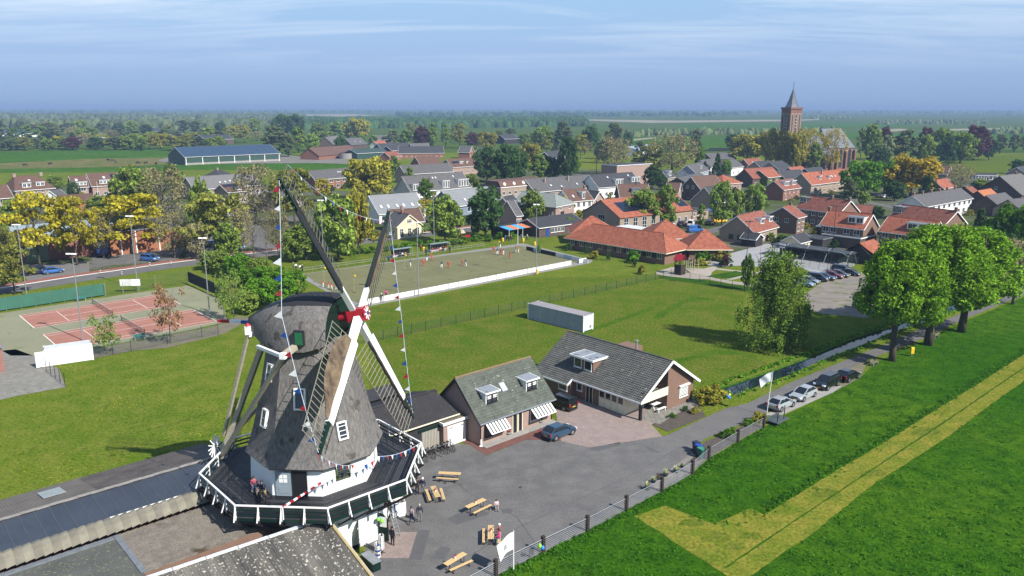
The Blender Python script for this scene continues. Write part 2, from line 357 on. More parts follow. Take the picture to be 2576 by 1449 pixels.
# canal: sloping banks and water
cen = sum((Vector((x, y, 0)) for x, y in cl), Vector()) / len(cl)
b = MB(); inner = []
n = len(cl)
for i in range(n):
 p0 = Vector(cl[i - 1] + (0,)); p1 = Vector(cl[i] + (0,)); p2 = Vector(cl[(i + 1) % n] + (0,))
 d = ((p1 - p0).normalized() + (p2 - p1).normalized())
 d = d.normalized() if d.length > .1 else (p1 - p0).normalized()
 nl = Vector((-d.y, d.x, 0)); inner.append(p1 + nl * .35 + Vector((0, 0, -.6)))
for i in range(n):
 j = (i + 1) % n; b.poly([Vector(cl[i] + (0,)), Vector(cl[j] + (0,)), inner[j], inner[i]])
b.build('canal_bank', g_bank)['kind'] = 'structure'
wm = bpy.data.materials.new('canal_water'); wm.use_nodes = True; t_ = wm.node_tree; b_ = t_.nodes['Principled BSDF']
b_.inputs['Base Color'].default_value = (.007, .015, .022, 1); b_.inputs['Roughness'].default_value = .03; b_.inputs['IOR'].default_value = 1.33
nzw = N(t_, 'ShaderNodeTexNoise', inp={'Scale': 1.6, 'Detail': 3.0}); bnw = N(t_, 'ShaderNodeBump', inp={'Strength': .05, 'Distance': .02}); t_.links.new(nzw.outputs[0], bnw.inputs['Height']); t_.links.new(bnw.outputs[0], b_.inputs['Normal'])
sheet('water', [(v.x, v.y) for v in [Vector(c + (0,)) for c in cl]], wm, -.22, px=False)
# far polder and fields
sheet('polder', [(-12000, 430), (-1200, 430), (-800, 640), (800, 640), (1200, 300), (12000, 300), (25000, 25500), (-25000, 25500)], g_far, .03, px=False)
sheet('field', [(-900, 440), (-900, 396), (430, 377), (650, 372), (800, 400), (900, 412), (860, 428), (480, 428), (300, 434)], g_farb, .06)
sheet('field', [(-400, 416), (0, 412), (270, 399), (440, 397), (470, 412), (300, 421), (0, 427), (-400, 432)], g_paddock, .09)
sheet('farmyard_ground', [(395, 404), (430, 396), (690, 388), (800, 398), (905, 402), (960, 400), (930, 415), (800, 411), (430, 414)], M('yard_earth', (.22, .20, .17), .95, .2, .1), .12)
sheet('field', [(1590, 346), (1850, 343), (1950, 352), (1880, 374), (1700, 378), (1590, 372)], g_farb, .06)
sheet('field', [(2000, 330), (2700, 338), (2700, 352), (2300, 356), (2000, 345)], g_farb, .06)
sheet('field', [(1700, 312), (2300, 308), (2300, 318), (1750, 326)], g_farb, .06)
sheet('field', [(2440, 394), (2700, 376), (2700, 432), (2540, 436), (2380, 430), (2330, 418)], g_dry, .06)
for q in ([(1470, 300), (1700, 303), (2000, 300), (2000, 304), (1640, 309), (1470, 303)], [(1980, 302), (2060, 298), (2060, 301), (1990, 305)], [(770, 288), (880, 287), (960, 291), (860, 294), (770, 292)],
          [(2200, 326), (2260, 323), (2300, 325), (2240, 331)], [(2360, 324), (2520, 321), (2520, 324), (2400, 328)], [(1590, 350), (1650, 345), (1650, 348), (1595, 354)]):
 sheet('reed_bed', q, g_reed, .16)
# lush pasture beyond the yard fence, with the mown strip
road_s = [(1771, 1105), (1858, 1070), (1922, 1040), (1990, 1010), (2060, 972), (2120, 936), (2177, 907), (2255, 877), (2318, 853), (2396, 815), (2500, 772), (2640, 715)]
road_n = [(2640, 702), (2500, 757), (2380, 803), (2333, 819), (2240, 861), (2177, 886), (2083, 924), (1990, 962), (1880, 1015), (1827, 1027), (1771, 1052)]
fence_px = [(1150, 1505), (1248, 1450), (1367, 1390), (1478, 1336), (1576, 1284), (1665, 1236), (1742, 1192), (1783, 1155), (1856, 1112), (1921, 1076)]
sheet('pasture', fence_px + [(1965, 1050), (2100, 985), (2170, 945), (2205, 912)] + [(2262, 882), (2325, 857), (2402, 818), (2506, 775), (2646, 718), (3400, 700), (3400, 1700), (1150, 1700)], g_lush, .02)
sheet('mown_strip', [(2640, 850), (2450, 972), (2288, 1073), (2203, 1127), (2110, 1180), (2025, 1233), (1969, 1268), (1922, 1295), (1888, 1279), (1795, 1318), (1674, 1273), (1596, 1299), (1649, 1332), (1717, 1378), (1777, 1414), (1830, 1449), (1860, 1470),
                     (1880, 1470), (1890, 1449), (1958, 1400), (2040, 1346), (2096, 1300), (2206, 1212), (2260, 1180), (2405, 1084), (2500, 1012), (2640, 912)], g_mown, .035, rag=.07)
for q in ([(2640, 880), (2640, 883), (2360, 1075), (2005, 1309), (1828, 1430), (1822, 1428), (2003, 1306), (2358, 1072)],): sheet('mown_seam', q, g_bank, .045, rag=.05)
gpatch = grassmat('trampled_grass', (.15, .195, .022), (.11, .165, .018), (.18, .20, .03), .2, .8, 3.2, bump=.1)
for cx_, cy_, a_, b_ in ((1802, 1350, 34, 16), (1850, 1376, 26, 11), (1888, 1348, 28, 11), (1740, 1315, 30, 12), (2080, 1240, 36, 14), (2200, 1190, 30, 10), (2330, 1085, 36, 12)): sheet('trampled_patch', [(cx_ + a_ * math.cos(t) * (1 + .2 * math.sin(3 * t)), cy_ + b_ * math.sin(t) * (1 + .2 * math.cos(2 * t))) for t in [k * .45 for k in range(14)]], gpatch, .041, rag=.10)
sheet('field', [(930, 775), (1300, 703), (1640, 690), (1880, 735), (1862, 800), (1868, 850), (1905, 900), (1940, 918), (1800, 972), (1745, 985), (1690, 930), (1400, 1000), (1310, 895), (1100, 985), (930, 985)], g_dry, .02)
# mill yard and the road along the canal
sheet('yard', [(900, 1460), (940, 1300), (1010, 1200), (1040, 1120), (1110, 1115), (1180, 1118), (1225, 1146), (1325, 1106), (1410, 1109), (1484, 1126), (1540, 1118), (1667, 1098), (1690, 1090), (1771, 1052), (1771, 1105), (1760, 1120), (1735, 1160)] + fence_px[6:1:-1] + [(1248, 1452), (1150, 1508)], asph, .02)
sheet('road', road_s + road_n, asph2, .024)
sheet('parking_pad', [(1925, 1043), (1958, 1048), (2096, 987), (2120, 970), (2055, 977), (1995, 1010)], concrete, .03)
sheet('verge', [(2096, 987), (2165, 950), (2185, 905), (2120, 936), (2062, 974)], bare, .028)
sheet('brick_paving', [(1392, 1000), (1412, 1110), (1484, 1126), (1540, 1118), (1667, 1098), (1640, 1069), (1700, 1040), (1660, 990)], pav, .03)
sheet('brick_paving', [(1110, 1100), (1179, 1117), (1223, 1146), (1325, 1106), (1412, 1109), (1400, 1060), (1205, 1110), (1150, 1080)], pavr, .036)
sheet('brick_paving', [(936, 1405), (955, 1340), (1050, 1339), (1030, 1405)], pav, .03)
sheet('flower_bed', [(1640, 1068), (1682, 1086), (1775, 1048), (1760, 1018), (1704, 1040)], soil, .044)
sheet('flower_bed', [(1735, 1165), (1783, 1152), (1856, 1110), (1918, 1076), (1905, 1052), (1850, 1080), (1775, 1110)], soil, .034)
sheet('patio', [(1615, 1053), (1660, 1068), (1704, 1041), (1762, 1020), (1735, 990), (1640, 1010)], slabm, .05)
sheet('gravel_corner', [(1650, 1232), (1735, 1190), (1780, 1150), (1752, 1130), (1715, 1160), (1640, 1215)], M('fine_gravel', (.26, .23, .21), .95, .2, 1.5, bump=.02), .028)
for k, q in enumerate(([(1125, 1306), (1150, 1321), (1234, 1293), (1210, 1283), (1150, 1292)], [(1262, 1284), (1275, 1279), (1292, 1281), (1288, 1291), (1265, 1293)], [(1028, 1408), (1058, 1334), (1083, 1334), (1061, 1410)],
          [(1085, 1405), (1110, 1376), (1135, 1380), (1120, 1408)], [(1482, 1128), (1560, 1113), (1562, 1121), (1500, 1135)], [(1622, 1122), (1640, 1127), (1662, 1139), (1640, 1136)])):
 sheet('tar_patch', q, asphd, .026 + .001 * k)
gard = grassmat('garden_ground', (.060, .085, .022), (.19, .18, .165), (.10, .13, .03), .045, .12, .9, bump=.05)
sheet('gardens', [(905, 484), (1300, 424), (1700, 428), (1940, 430), (2140, 438), (2576, 442), (2700, 470), (2700, 545), (2440, 600), (2140, 642), (1880, 628), (1836, 637), (1700, 600), (1480, 586), (1345, 600), (1240, 570), (1130, 580), (905, 600)], gard, .014)
sheet('gardens', [(-300, 470), (640, 462), (905, 484), (905, 604), (700, 632), (440, 658), (0, 722), (-300, 770)], gard, .014)
ribbon_later = [[(1295, 562), (1420, 552), (1560, 545)], [(1690, 600), (1790, 580), (1880, 560), (1960, 540)], [(1960, 540), (2060, 560), (2140, 600)], [(2140, 500), (2300, 530), (2420, 560)], [(600, 560), (640, 600), (690, 640)]]
g_lane = grassmat('lush_lane', (.075, .158, .012), (.10, .165, .014), (.06, .135, .010), .08, .4, 2.6, bump=.07)
for q in ([(1640, 800), (1668, 780), (1713, 757), (1752, 746), (1795, 750), (1800, 756), (1752, 754), (1720, 765), (1690, 785), (1655, 806)], [(1420, 850), (1560, 800), (1640, 772), (1645, 778), (1565, 808), (1425, 860)], [(1690, 905), (1800, 880), (1860, 884), (1862, 892), (1800, 892), (1700, 916)]): sheet('lush_lane', q, g_lane, .027, rag=.35)
for q in ([(1030, 1245), (1130, 1225), (1260, 1200), (1420, 1150), (1540, 1120)], [(1180, 1400), (1300, 1330), (1450, 1260), (1600, 1190), (1720, 1120)], [(1110, 1180), (1180, 1240), (1300, 1300), (1350, 1370)]): ribbon('asphalt_seam', q, .10, asphd, .029)
for u, v in ((1104, 1426), (1310, 1226), (1120, 1216)): sheet('drain_cover', [(u - 5, v), (u, v - 3), (u + 5, v), (u, v + 3)], M('iron_cover', (.05, .05, .052), .7), .031)
# village street with its cycle track
street = [(-300, 790), (0, 735), (200, 703), (440, 668), (600, 648), (760, 630), (960, 603), (1130, 584), (1230, 572), (1290, 562)]
ribbon('street', street, 6.2, asph2, .03)
ribbon('street_kerb_strip', street, .7, linew, .034, 3.5)
ribbon('cycle_track', street, 2.6, cycler, .034, 5.2)
for k in range(1, 5): ribbon('cycle_track_line', [(street[k][0] * (1 - f) + street[k + 1][0] * f, street[k][1] * (1 - f) + street[k + 1][1] * f) for f in (.3, .42)], .12, linew, .04, 5.2)
for q in ribbon_later: ribbon('side_street', q, 5.0, asph2, .028)
sheet('parking_lot', [(235, 672), (445, 655), (470, 622), (420, 612), (230, 640)], asph, .025)
sheet('parking_lot', [(470, 650), (600, 635), (680, 590), (640, 555), (560, 575), (490, 590)], asph2, .025)
sheet('forecourt', [(60, 720), (225, 692), (225, 660), (60, 670)], M('lot_paving', (.20, .19, .18), .9, .15, .4), .025)
sheet('courtyard', [(-150, 1015), (0, 1008), (40, 998), (166, 975), (150, 930), (95, 900), (40, 880), (-150, 900)], slabm, .03)
sheet('soil_strip', [(228, 905), (330, 884), (420, 876), (560, 842), (640, 800), (600, 796), (540, 822), (330, 862), (228, 880)], bare, .028)
# school grounds
sheet('school_yard', [(1770, 662), (1782, 652), (1835, 638), (1876, 627), (1930, 612), (2010, 612), (2150, 640), (2150, 668), (2060, 690), (2000, 668), (1920, 672), (1860, 668), (1800, 672), (1788, 668)], M('light_paving', (.40, .395, .39), .85, .08, .3), .03)
sheet('play_path', [(1650, 684), (1690, 672), (1770, 676), (1800, 668), (1805, 676), (1792, 684), (1788, 694), (1800, 700), (1850, 708), (1920, 718), (1912, 722), (1840, 714), (1780, 702), (1750, 702), (1690, 696), (1652, 690)], M('sand_path', (.46, .40, .33), .9, .1, .8), .034)
sheet('play_path', [(1800, 674), (1870, 682), (1905, 684), (1930, 672), (1960, 668), (1960, 672), (1935, 678), (1890, 694), (1840, 704), (1825, 702), (1875, 692), (1890, 687), (1860, 684), (1800, 678)], M('sand_path', (.46, .40, .33)), .038)
sheet('play_lawn', [(1655, 692), (1775, 704), (1860, 718), (1920, 726), (1880, 733), (1660, 700)], g_bank, .026)
sheet('play_lawn', [(1803, 690), (1850, 681), (1872, 686), (1868, 693), (1835, 701), (1805, 699), (1775, 695)], g_bank, .042)
sheet('car_park', [(2020, 745), (2060, 715), (2130, 690), (2190, 690), (2265, 720), (2245, 770), (2180, 800), (2140, 795), (2080, 790), (2030, 780)], gravel, .03)
# pitches
TA = Vector((math.cos(R(42.3)), math.sin(R(42.3)), 0)); TB = Vector((TA.y, -TA.x, 0))
sheet('tennis_ground', [P('E', *q) for q in [(-300, 960), (0, 905), (1070, 742), (1890, 622), (2230, 760), (2290, 985), (1900, 1075), (1180, 1210), (950, 1245), (380, 1330), (110, 1330), (-300, 1100)]], courtg, .03)
for k, o0 in enumerate([(-85.9, 132.7), (-74.9, 120.9)]):
 o_ = Vector(o0 + (0,))
 cpt = lambda a, c: tuple((o_ + TA * a + TB * c).xy)
 c_ = sheet('tennis_court', [cpt(0, 0), cpt(23.77, 0), cpt(23.77, 10.97), cpt(0, 10.97)], courtr, .036, px=False)
 b = MB()
 def ln(a0, c0, a1, c1, w=.09):
  p = o_ + TA * a0 + TB * c0; q = o_ + TA * a1 + TB * c1; d = (q - p).normalized(); nn = Vector((-d.y, d.x, 0)) * w / 2
  b.poly([tuple((v).xy) + (.042,) for v in (p - nn, q - nn, q + nn, p + nn)])
 for cc in (0, 1.37, 9.6, 10.97): ln(0, cc, 23.77, cc)
 for aa in (0, 23.77): ln(aa, 0, aa, 10.97, .13)
 for aa in (5.49, 18.28): ln(aa, 1.37, aa, 9.6)
 ln(5.49, 5.485, 18.28, 5.485)
 b.build('court_line', linew, c_)
sheet('korfball_apron', [(745, 692), (1315, 612), (1332, 616), (1492, 655), (1485, 662), (905, 776), (840, 745)], M('apron_slabs', (.30, .29, .26), .9, .1, .5), .03)
pitch = sheet('korfball_pitch', [(764, 690), (1310, 619), (1326, 622), (1478, 654), (908, 766), (838, 737)], pitchg, .036)
b = MB()
def gl(p, q, w=.09, z=.044):
 p = Vector(G(*p) + (0,)); q = Vector(G(*q) + (0,)); d = (q - p).normalized(); nn = Vector((-d.y, d.x, 0)) * w / 2
 b.poly([tuple(v.xy) + (z,) for v in (p - nn, q - nn, q + nn, p + nn)])
def ring(c, r, w=.09, z=.044, n=40):
 for i in range(n):
  a0 = 2 * math.pi * i / n; a1 = 2 * math.pi * (i + 1) / n
  b.poly([(c[0] + math.cos(a) * rr, c[1] + math.sin(a) * rr, z) for a, rr in ((a0, r - w), (a1, r - w), (a1, r), (a0, r))])
for p, q in (((890, 674), (1020, 710)), ((1020, 710), (1478, 650)), ((1088, 648), (1216, 678)), ((1129, 697), (1174, 709)), ((905, 690), (1230, 645)), ((1230, 645), (1330, 624))): gl(p, q)
for c, r in ((P('F', 1602, 455), 2.5), (P('F', 1500, 460), 2.5), (P('F', 2365, 330), 2.5)): ring(G(*c), r)
b.build('pitch_line', linep, pitch)
# ================================================================ the windmill
MX, MY = -16.95, 62.9; OCT = R(-3.3)
al = R(10.7); ti = R(11.5)
nh = Vector((math.cos(al), -math.sin(al), 0)); tt = Vector((math.sin(al), math.cos(al), 0))
nn_ = (nh * math.cos(ti) + Vector((0, 0, math.sin(ti)))).normalized(); ww = nn_.cross(tt).normalized()
if ww.z < 0: ww = -ww
HUB = nh * 4.3 + Vector((0, 0, 19.0))
thatch = M('thatch', (.165, .154, .148), .95, .32, 6., bump=.05, bscale=16., stretch=(1, 1, .22), c2=(.205, .192, .182), spots=('55504a', .9, .60))
thatchd = M('thatch_ridge_felt', (.022, .022, .026), .8, .2, 2.)
boardw = M('white_boarding', (.80, .81, .80), .6, .05, 3., stretch=(.2, .2, 6))
deckm = M('tarred_deck', (.028, .029, .033), .55, .35, 2.5, bump=.006, spots=('5b5d60', 5., .66))
deckms = [deckm, M('tarred_deck_worn', (.055, .056, .060), .6, .3, 2.5, spots=('6b6d70', 5., .66)), M('tarred_deck_black', (.012, .012, .014), .5, .3, 2.5)]
oldwood = M('weathered_wood', (.54, .48, .36), .8, .2, 3., stretch=(1, 1, 3))
canvas = M('brown_sailcloth', (.105, .068, .050), .85, .35, 1.4, c2=(.20, .145, .085), stretch=(1, 1, .35))
lathm = M('sail_lath', (.36, .34, .26), .8, .15, 4.)
lathd = M('sail_lath_dark', (.05, .05, .045), .7, .2, 4.)
mill = thing('windmill', 'thatched octagonal tower windmill with black stage and four lattice sails', 'windmill', (MX, MY, 0))
def octo(ap, z, rnd=0.0, n=1, c=(0, 0)):
 """ring of an octagon with apothem ap; rnd 0 = sharp, 1 = round; n points per side"""
 pts = []
 for k in range(8):
  for j in range(n):
   a = OCT + R(-112.5 + 45 * k + 45 * j / n); loc = (a - OCT + R(112.5)) % R(45) - R(22.5)
   r = ap / math.cos(loc); rc = ap * 1.045
   pts.append((c[0] + math.cos(a) * (r * (1 - rnd) + rc * rnd), c[1] + math.sin(a) * (r * (1 - rnd) + rc * rnd), z))
 return pts
def fdir(k): a = OCT + R(-90 + 45 * k); return Vector((math.cos(a), math.sin(a), 0)), Vector((-math.sin(a), math.cos(a), 0))
DZ = 5.0
b = MB(); b.rows([octo(6.05, 0), octo(6.05, DZ - .35)]); b.poly(octo(6.05, DZ - .35)); b.build('base_wall', white, mill)
b = MB(); b.rows([octo(6.09, 0), octo(6.09, .35)]); b.build('plinth', black, mill)
b = MB(); b.rows([octo(4.95, DZ), octo(4.80, DZ + 2.9)]); b.build('upper_wall', boardw, mill)
prof = [(5.22, 7.3), (5.38, 7.5), (5.16, 7.95), (4.9, 8.7), (4.58, 9.8), (4.24, 11.2), (3.92, 12.8), (3.56, 14.6), (3.28, 16.2), (3.1, 17.4)]
BC = (.12, .0)
b = MB(); b.rows([octo(a, z, .14, 8, BC) for a, z in prof]); b.poly(octo(5.22, 7.31, .14, 8, BC)[::-1]); b.build('thatched_body', thatch, mill)
# stage: each deck board, rails, posts, props
stage = MB().poly([tuple(p) for p in octo(8.55, DZ - .16)]).build('stage', deckm, mill)
rng = random.Random(3)
for k in range(8):
 d, t = fdir(k); nb = 18
 for i in range(nb):
  a0 = 5.0 + (8.62 - 5.0) * i / nb; a1 = 5.0 + (8.62 - 5.0) * (i + 1) / nb - .03; h = math.tan(R(22.5)); dz = rng.uniform(-.008, .008)
  b = MB(); q = [d * a0 - t * a0 * h, d * a0 + t * a0 * h, d * a1 + t * a1 * h, d * a1 - t * a1 * h]
  b.rows([[v + Vector((0, 0, DZ - .06 + dz)) for v in q], [v + Vector((0, 0, DZ + dz)) for v in q]]); b.poly([v + Vector((0, 0, DZ + dz)) for v in q])
  b.build('deck_plank', rng.choice(deckms), stage)
rail = MB(); ra = 8.62; h = math.tan(R(22.5))
railing = MB().rows([octo(8.66, DZ - .28), octo(8.66, DZ - .02)]).build('railing', greenp, mill)
for k in range(8):
 d, t = fdir(k); p = d * ra - t * ra * h; q = d * ra + t * ra * h
 MB().bar(p + Vector((0, 0, DZ + 1.03)), q + Vector((0, 0, DZ + 1.03)), .14, .09).build('hand_rail', white, railing)
 for zz in (.30, .66):
  MB().bar(p + Vector((0, 0, DZ + zz)), q + Vector((0, 0, DZ + zz)), .05, .13).build('rail_board', greenp, railing)
 for j in range(5):
  f = j / 4
  if j == 4: continue
  c = p.lerp(q, f); o_ = c + d * .02
  b = MB(); b.bar(o_ + Vector((0, 0, DZ - .3)), o_ + Vector((0, 0, DZ + 1.0)), .10, .10, up=d)
  b.bar(o_ + d * .42 + Vector((0, 0, DZ - .25)), o_ + Vector((0, 0, DZ + .8)), .08, .08, up=t); b.build('rail_post', white, railing)
  b = MB(); b.bar(d * 5.95 + (c - d * ra) * .72 + Vector((0, 0, 2.6)), c + d * .35 + Vector((0, 0, DZ - .3)), .14, .16, up=t)
  b.bar(d * 6.0 + (c - d * ra) * .72 + Vector((0, 0, DZ - .24)), c + d * .5 + Vector((0, 0, DZ - .24)), .14, .18, up=t); b.build('stage_prop', black, mill)
# openings
def mwin(k, off, z, w, hh, ap, tilt=0.0, frame=white, dark=glass, bars=1, name='window', sun=True):
 d, t = fdir(k); up = (Vector((0, 0, 1)) - d * tilt).normalized(); c = d * ap + t * off + Vector((0, 0, z)); nrm = t.cross(up).normalized()
 if nrm.dot(d) < 0: nrm = -nrm
 f = MB(); e = .13
 for s_ in (-1, 1):
  f.obox(c + t * s_ * (w / 2 - e / 2), t * e / 2, up * hh / 2, nrm * .12); f.obox(c + up * s_ * (hh / 2 - e / 2), t * w / 2, up * e / 2, nrm * .115)
 for i in range(1, bars + 1): f.obox(c + up * (hh * (i / (bars + 1) - .5)) + nrm * .04, t * w / 2, up * .025, nrm * .03)
 o = f.build(name, frame, mill); MB().obox(c - nrm * .02, t * (w / 2 - .05), up * (hh / 2 - .05), nrm * .06).build('pane', dark, o); return o
mwin(0, .35, 12.9, .95, 1.75, 4.0, .20, bars=0); mwin(7, .1, 14.6, .8, 1.45, 3.62, .22, bars=1); mwin(7, .2, 10.9, .8, 1.5, 4.36, .22, bars=1)
mwin(1, .1, 10.0, .9, 1.5, 4.74, .24, greenp and white, bars=3); mwin(1, .9, 14.4, .55, 1.6, 3.8, .22, bars=0)
mwin(1, -.1, DZ + 1.5, 1.3, 1.15, 4.90, 0, M('olive_paint', (.10, .12, .05)), bars=2); mwin(2, .6, DZ + 1.2, .8, 2.0, 4.92, 0, white, greenp, bars=0, name='hatch')
d, t = fdir(0); base = d * 4.98
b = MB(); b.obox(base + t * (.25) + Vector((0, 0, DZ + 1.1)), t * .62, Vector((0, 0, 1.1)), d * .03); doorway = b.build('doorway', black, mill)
bdoor = M('pale_blue_door', (.33, .40, .45), .5, .06, 2.)
b = MB(); b.obox(base + t * (-1.05) + d * .06 + Vector((0, 0, DZ + 1.08)), t * .62, Vector((0, 0, 1.05)), d * .035); dr = b.build('door', bdoor, mill)
for i in range(2):
 for j in range(2): MB().obox(base + t * (-1.23 + .36 * i) + d * .10 + Vector((0, 0, DZ + 1.35 + .36 * j)), t * .15, Vector((0, 0, .15)), d * .012).build('pane', white, dr)
MB().obox(base + t * (-1.05) + d * .10 + Vector((0, 0, DZ + .55)), t * .42, Vector((0, 0, .30)), d * .012).build('door_panel', bdoor, dr)
# arched entrance below the stage
d, t = fdir(1)
b = MB(); pts = [(-.85, 0), (.85, 0), (.85, 1.9)] + [(.85 * math.cos(R(a)), 1.9 + .75 * math.sin(R(a))) for a in range(15, 180, 15)] + [(-.85, 1.9)]
f3 = lambda q, out, sx=1.0: d * (6.05 + out) + t * (1.35 + q[0] * sx) + Vector((0, 0, q[1] + .02))
b.rows([[f3(q, .0) for q in pts], [f3(q, .05) for q in pts]]); b.poly([f3(q, .05) for q in pts]); b.build('entrance_arch', M('pale_grey_paint', (.62, .66, .68)), mill)
for sx in (-1, 1):
 hinge = d * 6.15 + t * (1.35 + sx * .95); lv = (d * .75 + t * sx * .45).normalized()
 hp = [(0, 0), (.9, 0), (.9, 1.75), (.75, 2.15), (.45, 2.4), (0, 2.5)]
 b = MB(); b.rows([[hinge + lv * q[0] + Vector((0, 0, q[1] + .03)) for q in hp], [hinge + lv * q[0] + lv.cross(Vector((0, 0, 1))) * .06 + Vector((0, 0, q[1] + .03)) for q in hp]])
 b.poly([hinge + lv * q[0] + Vector((0, 0, q[1] + .03)) for q in hp]); b.poly([hinge + lv * q[0] + lv.cross(Vector((0, 0, 1))) * .06 + Vector((0, 0, q[1] + .03)) for q in hp])
 o = b.build('entrance_door', greenp, mill)
 MB().obox(hinge + lv * .45 + Vector((0, 0, 1.75)), lv * .3, Vector((0, 0, .45)), lv.cross(Vector((0, 0, 1))) * .10).build('door_panel', white, o)
# cap
st = [(-5.2, .25, 18.35, 17.75), (-4.3, 1.3, 18.95, 17.25), (-3.0, 2.4, 19.65, 16.9), (-1.6, 3.25, 20.2, 16.7), (0, 3.75, 20.5, 16.65), (1.4, 3.75, 20.55, 16.75), (2.5, 3.4, 20.5, 17.0), (2.95, 3.15, 20.4, 17.2)]
def ringc(s_, hw, zt, zb, n=18, g=0.0):
 out = []
 for i in range(n + 1):
  a = math.pi * i / n; ca = math.cos(a); sa = math.sin(a)
  y = hw * (abs(ca) ** .78) * (1 if ca > 0 else -1); z = zb + (zt - zb) * (sa ** .82)
  out.append(nh * s_ + tt * (-y) * (1 + g) + Vector((0, 0, z + g)))
 return out
cap = MB(); cap.rows([ringc(*q) for q in st], close=False); cap.poly(ringc(*st[0])[::-1]); capo = cap.build('cap', thatch, mill, smooth=True)
b = MB(); b.rows([ringc(*q)[6:13] for q in [(s_, hw, zt + .05, zb + .02) for s_, hw, zt, zb in st[3:]]], close=False); b.build('ridge_cover', thatchd, capo, smooth=True)
fr = ringc(2.9, 3.0, 20.25, 17.25); b = MB(); b.poly(fr)
b.build('front_boarding', greenp, capo)
for i in range(4): b = MB(); b.bar(fr[9 - i * 2].lerp(fr[9 + i * 2], .02) + nh * .04, fr[9 - i * 2].lerp(fr[9 + i * 2], .98) + nh * .04, .05, .12); b.build('front_plank', greenp, capo)
MB().obox(nh * 1.1 - tt * 3.84 + Vector((0, 0, 17.95)), nh * .42, tt * .12, (0, 0, .6)).build('hatch_hood', thatchd, capo); MB().obox(nh * 1.1 - tt * 3.95 + Vector((0, 0, 17.9)), nh * .32, tt * .04, (0, 0, .5)).build('hatch', M('bright_green_paint', (.01, .16, .06)), capo)
# tail frame
FOOT = nh * -8.75 + tt * -.25 + Vector((0, 0, 6.3))
def beam(name, p, q, w, m, par=mill): return MB().bar(p, q, w, w).build(name, m, par)
ls = nh * .7 - tt * 5.7 + Vector((0, 0, 17.1))
beam('cross_beam', nh * .7 - tt * 3.4 + Vector((0, 0, 17.2)), ls, .42, oldwood); beam('beam_end', ls - tt * .02, ls - tt * .35, .46, white)
beam('cross_beam', nh * .7 + tt * 3.4 + Vector((0, 0, 17.2)), nh * .7 + tt * 5.7 + Vector((0, 0, 17.1)), .42, oldwood)
beam('tie_beam', nh * -2.9 - tt * 3.1 + Vector((0, 0, 16.8)), ls + Vector((0, 0, -.15)), .26, white)
ks = nh * -4.55 - tt * 1.5 + Vector((0, 0, 17.25))
beam('beam_end', nh * -4.0 - tt * .9 + Vector((0, 0, 17.25)), ks, .38, white); MB().box(-.2, .2, -.2, .2, 0, .75).build('beam_cap', white, mill, loc=tuple(ks)); MB().lathe([(.3, 0), (.02, .25)], 4).build('beam_finial', redp, mill, loc=tuple(ks + Vector((0, 0, .75))))
beam('tail_brace', ks, FOOT + Vector((0, 0, 1.2)) + nh * .4, .24, oldwood); beam('tail_pole', nh * -3.4 - tt * .6 + Vector((0, 0, 17.1)), FOOT - Vector((0, 0, .9)), .42, oldwood)
beam('tail_brace', ls, FOOT - Vector((0, 0, 1.0)) - nh * .15, .30, oldwood); beam('tail_brace', nh * .7 + tt * 5.7 + Vector((0, 0, 17.1)), FOOT, .28, oldwood)
fp = nh * -4.9 + Vector((0, 0, 17.85))
for i, m in enumerate((bluep, white, redp)): beam('flag_pole_band', fp - nh * (1.05 * i), fp - nh * (1.05 * (i + 1)), .26, m)
wc = FOOT + nh * -.55 + Vector((0, 0, .1)); b = MB()
for k in range(14):
 a = 2 * math.pi * k / 14; v = tt * math.cos(a) + Vector((0, 0, math.sin(a))); b.bar(wc, wc + v * 1.0, .10, .06, up=nh)
b.build('winding_wheel', white, mill)
# poll end and shaft
MB().tube([nh * 2.2 + Vector((0, 0, 18.6)), HUB + nn_ * -.3], .38, 12).build('shaft', redp, mill)
poll = MB().obox(HUB + nn_ * .15, nn_ * .75, tt * .52, ww * .52).build('poll_end', redp, mill)
b = MB(); b.tube([HUB + nn_ * .9, HUB + nn_ * .98], .62, 16); b.build('poll_disc', redp, poll)
for k in range(4): a = math.pi * k / 4; v = tt * math.cos(a) + ww * math.sin(a); MB().bar(HUB + nn_ * 1.0 - v * .58, HUB + nn_ * 1.0 + v * .58, .09, .05, up=nn_).build('star_ray', white, poll)
MB().tube([HUB + nn_ * .98, HUB + nn_ * 1.1], .16, 10).build('star_boss', bluep, poll)
